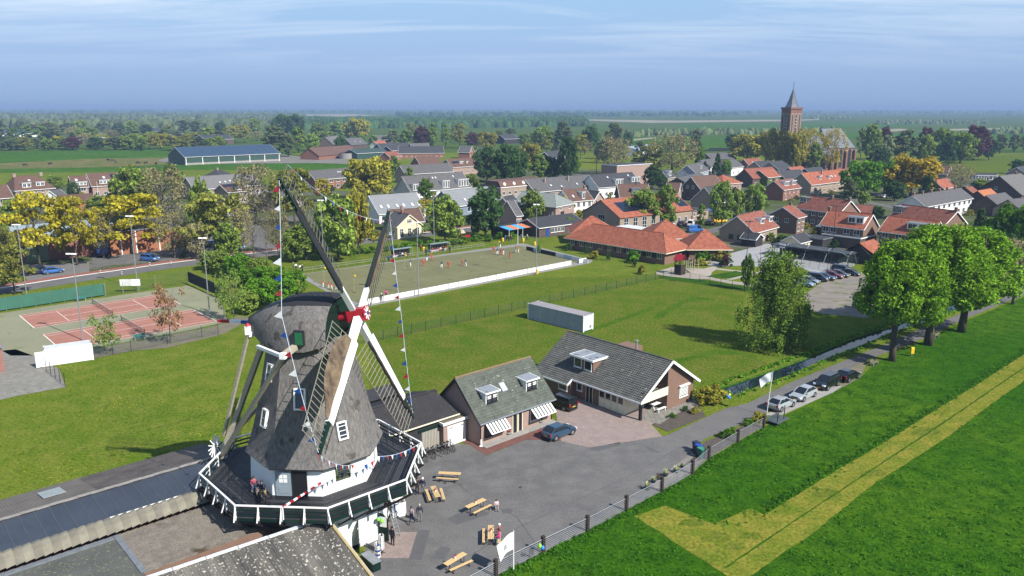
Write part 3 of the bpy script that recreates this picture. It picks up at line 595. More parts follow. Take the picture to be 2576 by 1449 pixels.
# sails
RS = 13.75; tips = []; corners = []
for si, (deg, front, hasc) in enumerate(((120.5, 'dark', 'roll'), (30.5, 'dark', 'cloth'), (300.5, 'white', 'roll'), (210.5, 'white', 'cloth'))):
 a = R(deg); r = tt * math.cos(a) + ww * math.sin(a); s = tt * math.sin(a) - ww * math.cos(a); off = nn_ * (.32 if si % 2 else -.05); H0 = HUB + off
 fm = white if front == 'white' else M('dark_stock', (.022, .024, .024), .4, .2, 2.)  # raised sails get near-black stock and wind board, lowered ones white
 sail = MB(); A0 = H0 + r * .2
 def pt(rr, ss, out=0.0):
  be = R(20 - 15 * rr / RS); return H0 + r * rr + (s * math.cos(be) - nn_ * math.sin(be)) * ss + nn_ * out
 def sec(rr, w): return [pt(rr, -w) + nn_ * -w, pt(rr, w) + nn_ * -w, pt(rr, w) + nn_ * w, pt(rr, -w) + nn_ * w]
 b = MB(); b.rows([sec(.3, .25), sec(3.0, .22)]); b.poly(sec(.3, .25)); b.poly(sec(3.0, .22)); so_ = b.build('sail', white, mill)
 b = MB(); b.rows([sec(3.0, .20), sec(11.0, .15)]); b.poly(sec(11., .15)); b.build('stock', fm, so_)
 b = MB(); b.rows([sec(11.0, .15), sec(RS, .10)]); b.poly(sec(RS, .10)); b.build('stock_tip', greenp, so_)
 MB().rows([[pt(2.9, -.62, .10), pt(11.0, -.50, .10), pt(11.0, -.12, .17), pt(2.9, -.12, .22)], [pt(2.9, -.62, .06), pt(11.0, -.50, .06), pt(11.0, -.12, .13), pt(2.9, -.12, .18)]]).poly([pt(2.9, -.62, .10), pt(11.0, -.50, .10), pt(11.0, -.12, .17), pt(2.9, -.12, .22)]).poly([pt(2.9, -.62, .06), pt(11.0, -.50, .06), pt(11.0, -.12, .13), pt(2.9, -.12, .18)]).build('wind_board', fm, so_)
 MB().bar(pt(2.9, -.66, .08), pt(13.4, -.50, .08), .05, .05).build('board_edge', greenp, so_)
 lm = lathm if front == 'white' else M('sail_lath_grey', (.17, .17, .14), .8, .15, 4.)
 for i in range(21):
  rr = 2.9 + 10.5 * i / 20; MB().bar(pt(rr, -.1 if rr < 11 else -.5), pt(rr, 2.35), .045, .045, up=nn_).build('lattice_bar', lm, so_)
 for ss in (1.2, 2.33): MB().bar(pt(2.8, ss, -.03), pt(13.45, ss, -.03), .04, .04, up=nn_).build('sail_lath', lm, so_)
 if hasc == 'cloth':
  rows = []; nR = 26
  for i in range(nR + 1):
   f = i / nR; rr = 3.0 + 7.9 * f; wv = (1.75 if si == 3 else .9) * (math.sin(math.pi * min(1, f * .86 + .10)) ** .75)
   rows.append([pt(rr, .12 + wv * j / 8, .07 + .05 * math.sin(j * 2.1 + f * 3) + .04 * math.sin(f * 14 + j)) for j in range(9)])
  b = MB(); b.rows(rows, close=False); b.build('sail_cloth', canvas, so_, smooth=True)
 else:
  b = MB(); b.tube([pt(3.0 + 8.8 * i / 20, .30 + .04 * math.sin(i * 1.7), .10) for i in range(21)], [.10 + .05 * math.sin(i * 2.3) ** 2 for i in range(21)], 7); b.build('rolled_cloth', M('dark_rolled_cloth', (.035, .026, .022), .9, .3, 3.), so_, smooth=True)
 tips.append(pt(RS, 0) + Vector((MX, MY, 0))); corners.append(pt(13.4, 2.35) + Vector((MX, MY, 0)))
# barrier pole on the stage
b0 = fdir(0)[0] * 5.05 + fdir(0)[1] * 2.0; b1 = fdir(0)[0] * 8.7 + fdir(0)[1] * .15
bar_ = thing('barrier_pole', 'red and white striped pole across the mill stage', 'barrier', (MX + b1.x, MY + b1.y, DZ))
for i in range(11):
 p = Vector((0, 0, 1.02)).lerp(b0 - b1 + Vector((0, 0, 1.25)), i / 11); q = Vector((0, 0, 1.02)).lerp(b0 - b1 + Vector((0, 0, 1.25)), (i + 1) / 11)
 MB().bar(p, q, .13, .13).build('pole_band', redp if i % 2 == 0 else white, bar_)
MB().bar((0, 0, 0), (0, 0, 1.05), .08, .08).build('pole_post', white, bar_)
# bunting strung from sail to sail
pm = [redp, white, bluep]
def bunting(label, pts, sag, step, size=.42):
 o = thing('bunting', label, 'bunting', tuple(pts[0]), 0, 'flag bunting strung from the mill sails'); org = Vector(pts[0]); path = []
 for i in range(len(pts) - 1):
  n = max(2, int((Vector(pts[i + 1]) - Vector(pts[i])).length / .6))
  for k in range(n):
   f = k / n; path.append(Vector(pts[i]).lerp(Vector(pts[i + 1]), f) - Vector((0, 0, sag * 4 * f * (1 - f))) - org)
 path.append(Vector(pts[-1]) - org); MB().tube(path, .022, 4).build('cord', M('blue_white_cord', (.5, .58, .66)), o)
 acc = 0; k = 0
 for i in range(len(path) - 1):
  acc += (path[i + 1] - path[i]).length
  if acc >= step:
   acc = 0; p = path[i]; d = (path[i + 1] - path[i]).normalized(); hd = Vector((-.9, .35, -.2)) if abs(d.z) > .6 else Vector((.1, -.1, -1))
   w = size * (.8 + .4 * rng.random()); q = [p - d * w / 2, p + d * w / 2, p + hd * w * 1.25 + Vector((0, 0, -.1 * rng.random()))]
   b = MB(); b.rows([q, [v + Vector((.015, -.02, 0)) for v in q]]); b.poly(q); b.poly([v + Vector((.015, -.02, 0)) for v in q][::-1]); b.build('pennant', pm[k % 3], o); k += 1
tU, tR, tD, tL = tips; V = Vector
bunting('flag bunting hanging from a raised sail to the cloth covered lowered sail', [tU, tU.lerp(tL, .5) + V((-1.2, 0, 0)), tL], .5, 1.0, .52)
bunting('flag bunting hanging down to the bare lattice sail over the shed', [tR, tR.lerp(tD, .5), tD], .4, 1.05)
bunting('small flag bunting slung between the tips of the two raised dark sails', [corners[0], tR.lerp(corners[1], .4)], 1.2, 1.1, .26)
r5 = fdir(2)[0] * 8.62 + fdir(2)[1] * 3.5 + V((MX, MY, DZ + 1.1))
bunting('short flag bunting along the thatch edge to the stage rail', [tL, V((MX, MY, 0)) + fdir(1)[0] * 6.3 + V((0, 0, 7.6)), V((MX, MY, 0)) + fdir(2)[0] * 6.1 - fdir(2)[1] * 2.4 + V((0, 0, 7.4)), r5], .35, .55, .3)
# ================================================================ builders for houses
def uvq(pts, o, eu, ev): return [((Vector(p) - o).dot(eu), (Vector(p) - o).dot(ev)) for p in pts]
def slope(mb, e0, e1, r0, r1, nrow, lift=.03):
 e0, e1, r0, r1 = map(Vector, (e0, e1, r0, r1)); eu = (e1 - e0).normalized(); nv = (e1 - e0).cross((r0 + r1) / 2 - e0).normalized(); ev = nv.cross(eu)
 for i in range(nrow):
  f0 = i / nrow; f1 = (i + 1) / nrow; a = e0.lerp(r0, f0) + nv * lift; b_ = e1.lerp(r1, f0) + nv * lift; c = e1.lerp(r1, f1); d = e0.lerp(r0, f1)
  q = [a, b_, c, d] if (c - d).length > .02 else [a, b_, c]
  mb.poly(q, uvq(q, e0, eu, ev))
  q = [a - nv * lift, b_ - nv * lift, b_, a]; mb.poly(q, uvq(q, e0, eu, ev))
def tilegrid(mb, e0, e1, r0, r1, ncol, nrow, amp=.045, lift=.05):
 """courses of pan tiles: every tile a raised roll and a trough, lower edge proud of the course below"""
 e0, e1, r0, r1 = map(Vector, (e0, e1, r0, r1)); nv = (e1 - e0).cross((r0 + r1) / 2 - e0).normalized(); rj = random.Random(5)
 for i in range(nrow):
  f0 = i / nrow; f1 = (i + 1.0) / nrow; base = len(mb.v); A0 = e0.lerp(r0, f0); B0 = e1.lerp(r1, f0); A1 = e0.lerp(r0, f1); B1 = e1.lerp(r1, f1); n = 0
  js = []
  for j in range(ncol):
   js += [(j / ncol, 0), ((j + .30) / ncol, 1), ((j + .55) / ncol, .9), ((j + .8) / ncol, 0)]
  js.append((1, 0))
  for f, hgt_ in js:
   jit = rj.uniform(0, .012)
   mb.v.append(tuple(A0.lerp(B0, f) + nv * (lift + amp * hgt_ + jit))); mb.v.append(tuple(A1.lerp(B1, f) + nv * (amp * hgt_))); mb.v.append(tuple(A0.lerp(B0, f))); n += 1
  for j in range(n - 1):
   b_ = base + 3 * j; mb.f.append([b_, b_ + 3, b_ + 4, b_ + 1]); mb.f.append([b_ + 2, b_ + 5, b_ + 3, b_]); mb.mi += [mb.cm] * 2
def corrug(mb, e0, e1, r0, r1, pitch=.18, amp=.03, th=.01):
 e0, e1, r0, r1 = map(Vector, (e0, e1, r0, r1)); nv = (e1 - e0).cross(r0 - e0).normalized(); n = int((e1 - e0).length / pitch * 2)
 base = len(mb.v)
 for j in range(n + 1):
  f = j / n; h_ = amp if j % 2 else -amp; mb.v.append(tuple(e0.lerp(e1, f) + nv * h_)); mb.v.append(tuple(r0.lerp(r1, f) + nv * h_))
 for j in range(n): b_ = base + 2 * j; mb.f.append([b_, b_ + 2, b_ + 3, b_ + 1]); mb.mi.append(mb.cm)
WC = {}
def winmesh(w, h, fm, nx=1, ny=0, e=.07):
 k = (round(w, 2), round(h, 2), fm.name, nx, ny)
 if k not in WC:
  b = MB()
  for s in (-1, 1):
   b.box(s * (w / 2 - e / 2) - e / 2, s * (w / 2 - e / 2) + e / 2, -.07, .02, 0, h)
  b.box(-w / 2 + e, w / 2 - e, -.065, .02, h - e, h); b.box(-w / 2 + e, w / 2 - e, -.065, .02, 0, e); b.box(-w / 2 - .05, w / 2 + .05, -.12, .02, -.07, -.002)
  for i in range(1, nx): x = -w / 2 + w * i / nx; b.box(x - e / 2, x + e / 2, -.06, .02, e, h - e)
  for i in range(1, ny + 1): z = h * i / (ny + 1) if ny > 1 else h * .68; b.box(-w / 2 + e, w / 2 - e, -.055, .02, z - e / 2.5, z + e / 2.5)
  p = MB().box(-w / 2 + e * .5, w / 2 - e * .5, -.02, .03, e * .5, h - e * .5)
  WC[k] = (b.mesh('window', fm), p.mesh('pane', glass))
 return WC[k]
SIDE = {'F': 0.0, 'R': math.pi / 2, 'L': -math.pi / 2, 'B': math.pi}
def window(par, x, y, z, rot, w, h, fm=None, nx=1, ny=0, name='window', flat=False):
 a, p = winmesh(w, h, fm or white, nx, ny); o = inst(name, a, par, (x, y, z), (0, 0, rot))
 if flat: inst('pane', p, par, (x, y, z), (0, 0, rot))
 else: inst('pane', p, o)
 return o
tile_red = M('red_roof_tiles', (.36, .100, .055), .85, .22, 1.2, c2=(.43, .14, .075), bump=.02, bscale=9., spots=('5d3a2c', 1.5, .63))
tile_red2 = M('dark_red_roof_tiles', (.27, .085, .055), .85, .22, 1.2, c2=(.33, .115, .075), bump=.02, bscale=9., spots=('4a3028', 1.5, .62))
tile_brown = M('brown_roof_tiles', (.155, .085, .062), .85, .22, 1.2, bump=.02, bscale=9., spots=('7a5a40', 1.2, .66))
tile_grey = M('grey_roof_tiles', (.125, .12, .122), .8, .20, 1., bump=.02, bscale=9., spots=('8b8a84', 2.2, .67))
tile_dark = M('anthracite_roof_tiles', (.055, .056, .062), .7, .2, 1., bump=.02, bscale=9.)
tile_light = M('light_grey_sheet_roof', (.30, .31, .325), .6, .08, .5)
tile_moss = M('moss_green_roof_tiles', (.105, .122, .100), .9, .25, 1.2, bump=.02, bscale=9., c2=(.132, .148, .122), spots=('a9ad9f', 2.6, .66))
tile_lichen = M('lichen_grey_roof_tiles', (.105, .108, .100), .85, .22, 1.5, c2=(.135, .135, .122), spots=('a8a79c', 2.4, .67))
roof_green = M('green_sheet_roof', (.05, .085, .075), .6, .1, .4)
roof_blue = M('blue_grey_sheet_roof', (.042, .078, .135), .5, .08, .3)
thatchg = M('grey_thatch_roof', (.17, .165, .155), .95, .2, 2., bump=.03)
w_brick = M('brown_brick', (.255, .155, .112), .9, .12, 1.8, bump=.008, bscale=16.)
w_red = M('red_brick', (.31, .14, .095), .9, .14, 1.8, bump=.008, bscale=16.)
w_dark = M('dark_brick', (.125, .088, .072), .9, .14, 1.8, bump=.008, bscale=16.)
w_beige = M('beige_brick', (.40, .31, .235), .9, .12, 1.8, bump=.008, bscale=16.)
w_pink = M('pink_brick', (.43, .30, .25), .9, .10, 1.8, bump=.008, bscale=16.)
w_orange = M('orange_brick', (.42, .17, .085), .9, .12, 1.8)
w_white = M('white_render', (.74, .73, .70), .8, .06, .8)
w_cream = M('cream_render', (.68, .60, .40), .8, .06, .8)
w_black = M('black_boarding', (.030, .030, .032), .8, .2, 2., stretch=(6, 6, .2))
w_green = M('dark_green_sheet', (.035, .085, .065), .6, .1, .6)
solar = M('solar_panel', (.012, .016, .035), .15, .1, .5, spec=.7)
def house(name, label, r1, r2, zr, w, he, roof, wall, ohx=.35, ohe=.4, hipL=0., hipR=0., F=(), Lw=(), Rw=(), dorm=(), chim=(), trim=white, sky_=(), sol=(), cat='house', group=None, rows=14, lean=None, base=0.0, doors=()):
 r1 = Vector(tuple(r1)[:2] + (0,)); r2 = Vector(tuple(r2)[:2] + (0,)); d = r2 - r1; L = d.length; rz = math.atan2(d.y, d.x); c = (r1 + r2) / 2
 o = thing(name, label, cat, (c.x, c.y, base), rz, group)
 x0 = -L / 2 - (hipL if hipL else -ohx); x1 = L / 2 + (hipR if hipR else -ohx); hw = w / 2; sl = (zr - he) / hw
 b = MB()
 q0 = [(x0, -hw, 0), (x0, hw, 0), (x0, hw, he)] + ([] if hipL else [(x0, 0, zr - .06)]) + [(x0, -hw, he)]
 q1 = [(x1, -hw, 0), (x1, hw, 0), (x1, hw, he)] + ([] if hipR else [(x1, 0, zr - .06)]) + [(x1, -hw, he)]
 b.poly(q0); b.poly(q1[::-1]); b.poly([(x0, -hw, 0), (x0, -hw, he), (x1, -hw, he), (x1, -hw, 0)]); b.poly([(x0, hw, 0), (x1, hw, 0), (x1, hw, he), (x0, hw, he)])
 b.build('wall', wall, o)
 ez = he - sl * ohe; X0 = x0 - (ohe if hipL else ohx); X1 = x1 + (ohe if hipR else ohx); ra = (-L / 2, 0, zr); rb = (L / 2, 0, zr)
 if not hipL: ra = (X0, 0, zr)
 if not hipR: rb = (X1, 0, zr)
 e = [(X0, -hw - ohe, ez), (X1, -hw - ohe, ez), (X1, hw + ohe, ez), (X0, hw + ohe, ez)]
 m = MB(); slope(m, e[0], e[1], ra, rb, rows); slope(m, e[2], e[3], rb, ra, rows)
 if hipL: slope(m, e[3], e[0], ra, ra, rows)
 if hipR: slope(m, e[1], e[2], rb, rb, rows)
 dn = Vector((0, 0, -.14)); ev = [Vector(q) for q in e]; rv = [Vector(ra), Vector(rb)]
 for q in ([ev[0], ev[1], rv[1], rv[0]], [ev[2], ev[3], rv[0], rv[1]]): m.poly([p + dn for p in q][::-1], [(0, 0)] * 4)
 for i in range(4):
  j = (i + 1) % 4
  if i in (0, 2) or (i == 1 and hipR) or (i == 3 and hipL): m.poly([ev[i] + dn, ev[j] + dn, ev[j], ev[i]], [(0, 0)] * 4)
 rf = m.build('roof', roof, o)
 MB().tube([Vector(ra) + Vector((0, 0, .03)), Vector(rb) + Vector((0, 0, .03))], .11, 6).build('ridge', roof, rf)
 if hipL:
  for q in (e[0], e[3]): MB().tube([Vector(ra), Vector(q)], .09, 6).build('hip_ridge', roof, rf)
 if hipR:
  for q in (e[1], e[2]): MB().tube([Vector(rb), Vector(q)], .09, 6).build('hip_ridge', roof, rf)
 if trim:
  for X, hp, rr in ((X0, hipL, ra), (X1, hipR, rb)):
   if not hp:
    s_ = -1 if X == X0 else 1; b = MB()
    for y in (-hw - ohe, hw + ohe): b.bar((X + s_ * .03, 0, zr - .10), (X + s_ * .03, y, ez - .10), .06, .24, up=(0, 0, 1))
    b.build('bargeboard', trim, rf)
  for y in (-hw - ohe, hw + ohe): MB().bar((X0, y * 1.004, ez - .12), (X1, y * 1.004, ez - .12), .12, .18).build('gutter', trim, rf)
  for (a_, b_, hp) in ((e[0], e[3], hipL), (e[1], e[2], hipR)):
   if hp: MB().bar((a_[0] * 1.002, a_[1], ez - .12), (b_[0] * 1.002, b_[1], ez - .12), .12, .18).build('gutter', trim, rf)
 for side, spec in (('F', F), ('L', Lw), ('R', Rw)):
  for sp in spec:
   n, z, ww_, hh = sp[:4]; fm = sp[4] if len(sp) > 4 else white; nx = sp[5] if len(sp) > 5 else (2 if ww_ > .9 else 1); ny = sp[6] if len(sp) > 6 else 0
   span = (x1 - x0) if side == 'F' else w
   pos = n if isinstance(n, (list, tuple)) else [(i + .5) / n for i in range(n)]
   for f in pos:
    t = (f - .5) * span
    if side == 'F': window(o, (x0 + x1) / 2 + t, -hw - .012, z, 0, ww_, hh, fm, nx, ny)
    elif side == 'R': window(o, x1 + .012, t, z, math.pi / 2, ww_, hh, fm, nx, ny)
    else: window(o, x0 - .012, -t, z, -math.pi / 2, ww_, hh, fm, nx, ny)
 for f, dm in doors:
  x = x0 + (x1 - x0) * f; MB().box(x - .5, x + .5, -hw - .06, -hw + .02, 0, 2.15).build('door', dm, o)
 yz = lambda z: -hw * (zr - z) / (zr - he)
 for dsp in dorm:            # (x fraction, width, top z, front y fraction from eave to ridge, n windows, material)
  fx, dw, zt, fy = dsp[:4]; nw = dsp[4] if len(dsp) > 4 else 2; dm = dsp[5] if len(dsp) > 5 else white
  x = x0 + (x1 - x0) * fx; yf = -hw * (1 - fy); zb = he + (zr - he) * fy; yb = yz(zt); yb = min(yb, -.05)
  b = MB(); pr_ = [(yf, zb - .15), (yf, zt), (yb + .2, zt), (yb + .2, zt - .3)]
  b.rows([[(x - dw / 2, y, z) for y, z in pr_], [(x + dw / 2, y, z) for y, z in pr_]]); b.poly([(x - dw / 2, y, z) for y, z in pr_][::-1]); b.poly([(x + dw / 2, y, z) for y, z in pr_])
  do = b.build('dormer', dm, o)
  MB().box(x - dw / 2 - .18, x + dw / 2 + .18, yf - .28, yb + .35, zt + .002, zt + .16).build('dormer_roof', white if dm != w_black else lead, do)
  MB().box(x - dw / 2 - .12, x + dw / 2 + .12, yf - .2, yb + .25, zt + .162, zt + .18).build('dormer_felt', lead, do)
  for i in range(nw): window(do, x + dw * ((i + .5) / nw - .5), yf - .012, zb + .12, 0, dw / nw * .82, zt - zb - .3, white, 2 if dw / nw > 1.1 else 1, flat=True)
 for ch in chim:
  fx, sx = ch[:2]; y = ch[2] if len(ch) > 2 else 0; hh = ch[3] if len(ch) > 3 else .9; x = X0 + (X1 - X0) * fx; zb = zr - sl * abs(y) - .4
  c_ = MB().box(x - sx / 2, x + sx / 2, y - .3, y + .3, zb, zr + hh).build('chimney', wall if wall not in (w_white, w_cream) else w_red, rf)
  MB().box(x - sx / 2 - .06, x + sx / 2 + .06, y - .36, y + .36, zr + hh, zr + hh + .1).build('chimney_cap', concrete, o)
 un = Vector((0, -sl, 1)).normalized() if False else Vector((0, -(zr - he), hw)).normalized(); us = Vector((0, hw, zr - he)).normalized()
 def onroof(fx, fy, sw, sh, th, nm, mt, frame=None):
  p = Vector((x0 + (x1 - x0) * fx, -hw * (1 - fy), he + (zr - he) * fy)) + un * (.05 + th / 2); so2 = MB().obox(p, (sw / 2, 0, 0), us * sh / 2, un * th / 2).build(nm, mt, o)
  if frame: MB().obox(p + un * (th / 2 + .004), (sw / 2 - .08, 0, 0), us * (sh / 2 - .08), un * .004).build('pane', frame, so2)
  return so2
 for fx, fy, sw, sh in sky_: onroof(fx, fy, sw, sh, .10, 'skylight', lead, M('bright_glass', (.55, .58, .62), .1, .1, 1.))
 for fx, fy, nx, ny in sol:
  for i in range(nx):
   for j in range(ny): onroof(fx + i * 1.03 / (x1 - x0), fy + j * 1.65 / math.hypot(hw, zr - he), 1.0, 1.62, .05, 'solar_panel', solar)
 return o
def gable(k, x1, y1, x2, y2, zr, name, label, **kw):
 """ridge ends read off the photograph, carried to height zr"""
 return house(name, label, T(k, x1, y1, zr), T(k, x2, y2, zr), zr, **kw)
def flat(name, label, c, L, W, h, rz, wall, F=(), Rw=(), Lw=(), roofm=None, trim=white, cat='building', group=None, doors=()):
 o = thing(name, label, cat, (c[0], c[1], 0), rz, group)
 MB().box(-L / 2, L / 2, -W / 2, W / 2, 0, h).build('wall', wall, o); MB().box(-L / 2 - .25, L / 2 + .25, -W / 2 - .25, W / 2 + .25, h + .002, h + .26).build('roof_edge', trim, o)
 MB().box(-L / 2 - .1, L / 2 + .1, -W / 2 - .1, W / 2 + .1, h + .262, h + .285).build('roof', roofm or bitumen, o)
 for side, spec in (('F', F), ('R', Rw), ('L', Lw)):
  for sp in spec:
   n, z, ww_, hh = sp[:4]; fm = sp[4] if len(sp) > 4 else white; pos = n if isinstance(n, (list, tuple)) else [(i + .5) / n for i in range(n)]
   for f in pos:
    if side == 'F': window(o, (f - .5) * L, -W / 2 - .012, z, 0, ww_, hh, fm, 2 if ww_ > .9 else 1)
    elif side == 'R': window(o, L / 2 + .012, (f - .5) * W, z, math.pi / 2, ww_, hh, fm, 2 if ww_ > .9 else 1)
    else: window(o, -L / 2 - .012, (f - .5) * W, z, -math.pi / 2, ww_, hh, fm, 2 if ww_ > .9 else 1)
 for f, dm in doors: MB().box((f - .5) * L - .5, (f - .5) * L + .5, -W / 2 - .05, -W / 2 + .02, 0, 2.1).build('door', dm, o)
 return o
# ================================================================ buildings round the mill yard
# --- low brick house with the moss green roof
o = Vector((-3.4, 78.7, 0)); HL, HD, HE, HR = 10.8, 7.8, 2.85, 6.6
h1 = thing('brick_house', 'low pink brick house with mossy green tiled roof and two white dormers', 'house', tuple(o + dA * HL / 2 - dB * HD / 2), AX)
hx, hy = HL / 2, HD / 2
b = MB()
for s in (-1, 1): b.poly([(s * hx, -hy, 0), (s * hx, hy, 0), (s * hx, hy, HE), (s * hx, 0, HR - .1), (s * hx, -hy, HE)])
b.poly([(-hx, hy, 0), (hx, hy, 0), (hx, hy, HE), (-hx, hy, HE)]); b.poly([(-hx, -hy, 0), (hx, -hy, 0), (hx, -hy, HE), (-hx, -hy, HE)]); b.build('wall', w_pink, h1)
sl = (HR - HE) / hy; oe = .35; ox = .3; ez = HE - sl * oe + .08; HR2 = HR + .08
m = MB(); tilegrid(m, (-hx - ox, -hy - oe, ez), (hx + ox, -hy - oe, ez), (-hx - ox, 0, HR2), (hx + ox, 0, HR2), 38, 17, .04, .05)
tilegrid(m, (hx + ox, hy + oe, ez), (-hx - ox, hy + oe, ez), (hx + ox, 0, HR2), (-hx - ox, 0, HR2), 38, 17, .04, .05)
m.build('roof_tiles', tile_moss, h1)['kind'] = 'stuff'
m = MB(); m.poly([(-hx - ox, -hy - oe, ez - .12), (hx + ox, -hy - oe, ez - .12), (hx + ox, 0, HR2 - .12), (-hx - ox, 0, HR2 - .12)]); m.poly([(-hx - ox, hy + oe, ez - .12), (hx + ox, hy + oe, ez - .12), (hx + ox, 0, HR2 - .12), (-hx - ox, 0, HR2 - .12)]); m.build('roof_deck', black, h1)
orange = M('lichen_ridge_tiles', (.36, .21, .07), .9, .3, 3., c2=(.22, .17, .11))
for i in range(26): f = -hx - ox + (HL + 2 * ox) * i / 26; MB().tube([(f, 0, HR2 + .03), (f + .43, 0, HR2 + .05)], [.13, .115], 7).build('ridge_tile', orange, h1)
for s in (-1, 1): MB().bar((s * (hx + ox + .02), 0, HR2 - .1), (s * (hx + ox + .02), -hy - oe, ez - .1), .05, .22).bar((s * (hx + ox + .02), 0, HR2 - .1), (s * (hx + ox + .02), hy + oe, ez - .1), .05, .22).build('bargeboard', black, h1)
MB().bar((-hx - ox, -hy - oe - .06, ez - .02), (hx + ox, -hy - oe - .06, ez - .02), .14, .14).build('gutter', M('zinc', (.30, .33, .37), .5, .1, 2.), h1)
for s in (-1, 1): MB().tube([(s * (hx - .06), -hy - .06, .05), (s * (hx - .06), -hy - .06, ez)], .05, 6).build('downpipe', black, h1)
zinc = M('zinc_felt', (.33, .36, .40), .5, .15, 1.5, spots=('5c6066', 1.2, .6))
for fx in (.235, .79):
 x = -hx + HL * fx; zt = 5.15; yf = -hy + (zt - 1.35 - HE) / sl; yb = -hy + (zt - HE) / sl + .2; dw = 1.75
 b = MB(); pr_ = [(yf, zt - 1.5), (yf, zt), (yb, zt + .1), (yb, zt - .4)]
 b.rows([[(x - dw / 2, y, z) for y, z in pr_], [(x + dw / 2, y, z) for y, z in pr_]]); b.poly([(x - dw / 2, y, z) for y, z in pr_][::-1]); b.poly([(x + dw / 2, y, z) for y, z in pr_]); do = b.build('dormer', white, h1)
 b = MB(); tp = [(yf - .25, zt + .01), (yf - .25, zt + .17), (yb + .25, zt + .30), (yb + .25, zt + .14)]
 b.rows([[(x - dw / 2 - .2, y, z) for y, z in tp], [(x + dw / 2 + .2, y, z) for y, z in tp]]); b.poly([(x - dw / 2 - .2, y, z) for y, z in tp][::-1]); b.poly([(x + dw / 2 + .2, y, z) for y, z in tp]); b.build('dormer_roof', white, do)
 MB().poly([(x - dw / 2 - .12, yf - .2, zt + .178), (x + dw / 2 + .12, yf - .2, zt + .178), (x + dw / 2 + .12, yb + .2, zt + .304), (x - dw / 2 - .12, yb + .2, zt + .304)]).build('dormer_felt', zinc, do)
 for s in (-1, 1): window(do, x + s * .4, yf - .012, zt - 1.1, 0, .72, .92, black, 1, 1, flat=True)
 for s in (-1, 1): MB().box(x + s * .4 - .26, x + s * .4 + .26, yf - .05, yf - .035, zt - .62, zt - .26).build('roller_blind', white, do)
 MB().poly([(x - dw / 2 - .25, yf - .35, zt - 1.62), (x + dw / 2 + .25, yf - .35, zt - 1.62), (x + dw / 2 + .1, yf, zt - 1.27), (x - dw / 2 - .1, yf, zt - 1.27)]).build('flashing', zinc, do)
us = Vector((0, hy, HR - HE)).normalized(); un = Vector((0, -(HR - HE), hy)).normalized(); p = Vector((-.35, -hy * .47, HE + (HR - HE) * .53)) + un * .12
sk = MB().obox(p, (.42, 0, 0), us * .6, un * .06).build('skylight', lead, h1); MB().obox(p + un * .065, (.32, 0, 0), us * .48, un * .005).build('pane', M('bright_glass', (.55, .58, .62), .1, .1, 1.), sk)
for x, w in ((-3.4, 2.6), (3.4, 2.9)):
 window(h1, x, -hy - .012, .75, 0, w, 1.45, white if x > 0 else black, 2, 0)
 aw = thing('sun_awning', 'grey striped window awning of the mossy roofed house, ' + ('above the white frame' if x > 0 else 'towards the garage'), 'awning', tuple(h1.location + dA * x - dB * (-hy) + Vector((0, 0, 2.5))), AX, 'striped awnings on the brick house')
 ns = 13
 for i in range(ns):
  f0 = -w / 2 - .1 + (w + .2) * i / ns; f1 = f0 + (w + .2) / ns
  MB().rows([[(f0, -.05, 0), (f1, -.05, 0), (f1, -1.25, -1.0), (f0, -1.25, -1.0)], [(f0, -.05, .03), (f1, -.05, .03), (f1, -1.25, -.97), (f0, -1.25, -.97)]]).poly([(f0, -.05, .03), (f1, -.05, .03), (f1, -1.25, -.97), (f0, -1.25, -.97)]).build('awning_stripe', white if i % 2 == 0 else M('grey_cloth', (.16, .17, .16)), aw)
 MB().bar((-w / 2, -1.25, -1.0), (w / 2, -1.25, -1.0), .05, .08).build('front_rail', white, aw); MB().bar((-w / 2, -.05, .03), (w / 2, -.05, .03), .12, .12).build('cassette', white, aw)
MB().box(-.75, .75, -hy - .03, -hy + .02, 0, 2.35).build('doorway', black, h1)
for x in (-.72, -.05, .12, .72): MB().box(x - .05, x + .05, -hy - .08, -hy, .05, 2.35).build('door_frame', cream, h1)
MB().box(-hx, hx, -hy - 1.0, -hy - .02, 0, .09).build('terrace_slab', concrete, h1)
# --- grey tiled house with the balcony gable
g0 = Vector((14.9, 85.55, 0)); W2 = 10.2; L2 = 16.4; Z2 = 6.3
h2 = thing('brick_bungalow', 'long brown brick house with grey tiled roof and open balcony gable', 'house', tuple(g0), AX)
# local: x across the gable (0..W2), y along the ridge (0 at the gable, +L2 away)
tl = .66; za = lambda x: Z2 - tl * abs(x - W2 / 2)
b = MB(); b.poly([(W2 / 2 - .1, 0, 0), (W2, 0, 0), (W2, 0, za(W2)), (W2 / 2 - .1, 0, Z2 - .1)]); b.poly([(W2, 0, 0), (W2, L2, 0), (W2, L2, za(W2)), (W2, 0, za(W2))])
b.poly([(0, L2, 0), (W2, L2, 0), (W2, L2, za(W2)), (W2 / 2, L2, Z2 - .1), (0, L2, za(0))]); b.poly([(0, 4.6, 0), (0, L2, 0), (0, L2, za(0)), (0, 4.6, za(0))]); b.poly([(-.9, 10.4, 0), (-.9, L2, 0), (-.9, L2, 2.3), (-.9, 10.4, 2.3)]); b.poly([(-.9, 10.4, 0), (0, 10.4, 0), (0, 10.4, 2.9), (-.9, 10.4, 2.3)])
b.poly([(0, 1.9, 2.5), (W2 / 2 - .1, 1.9, 2.5), (W2 / 2 - .1, 1.9, Z2 - .2), (0, 1.9, za(0) - .1)]); b.poly([(W2 / 2 - .1, 0, 0), (W2 / 2 - .1, 0, Z2 - .2), (W2 / 2 - .1, 2.4, Z2 - .2), (W2 / 2 - .1, 2.4, 0)]); b.build('wall', w_brick, h2)
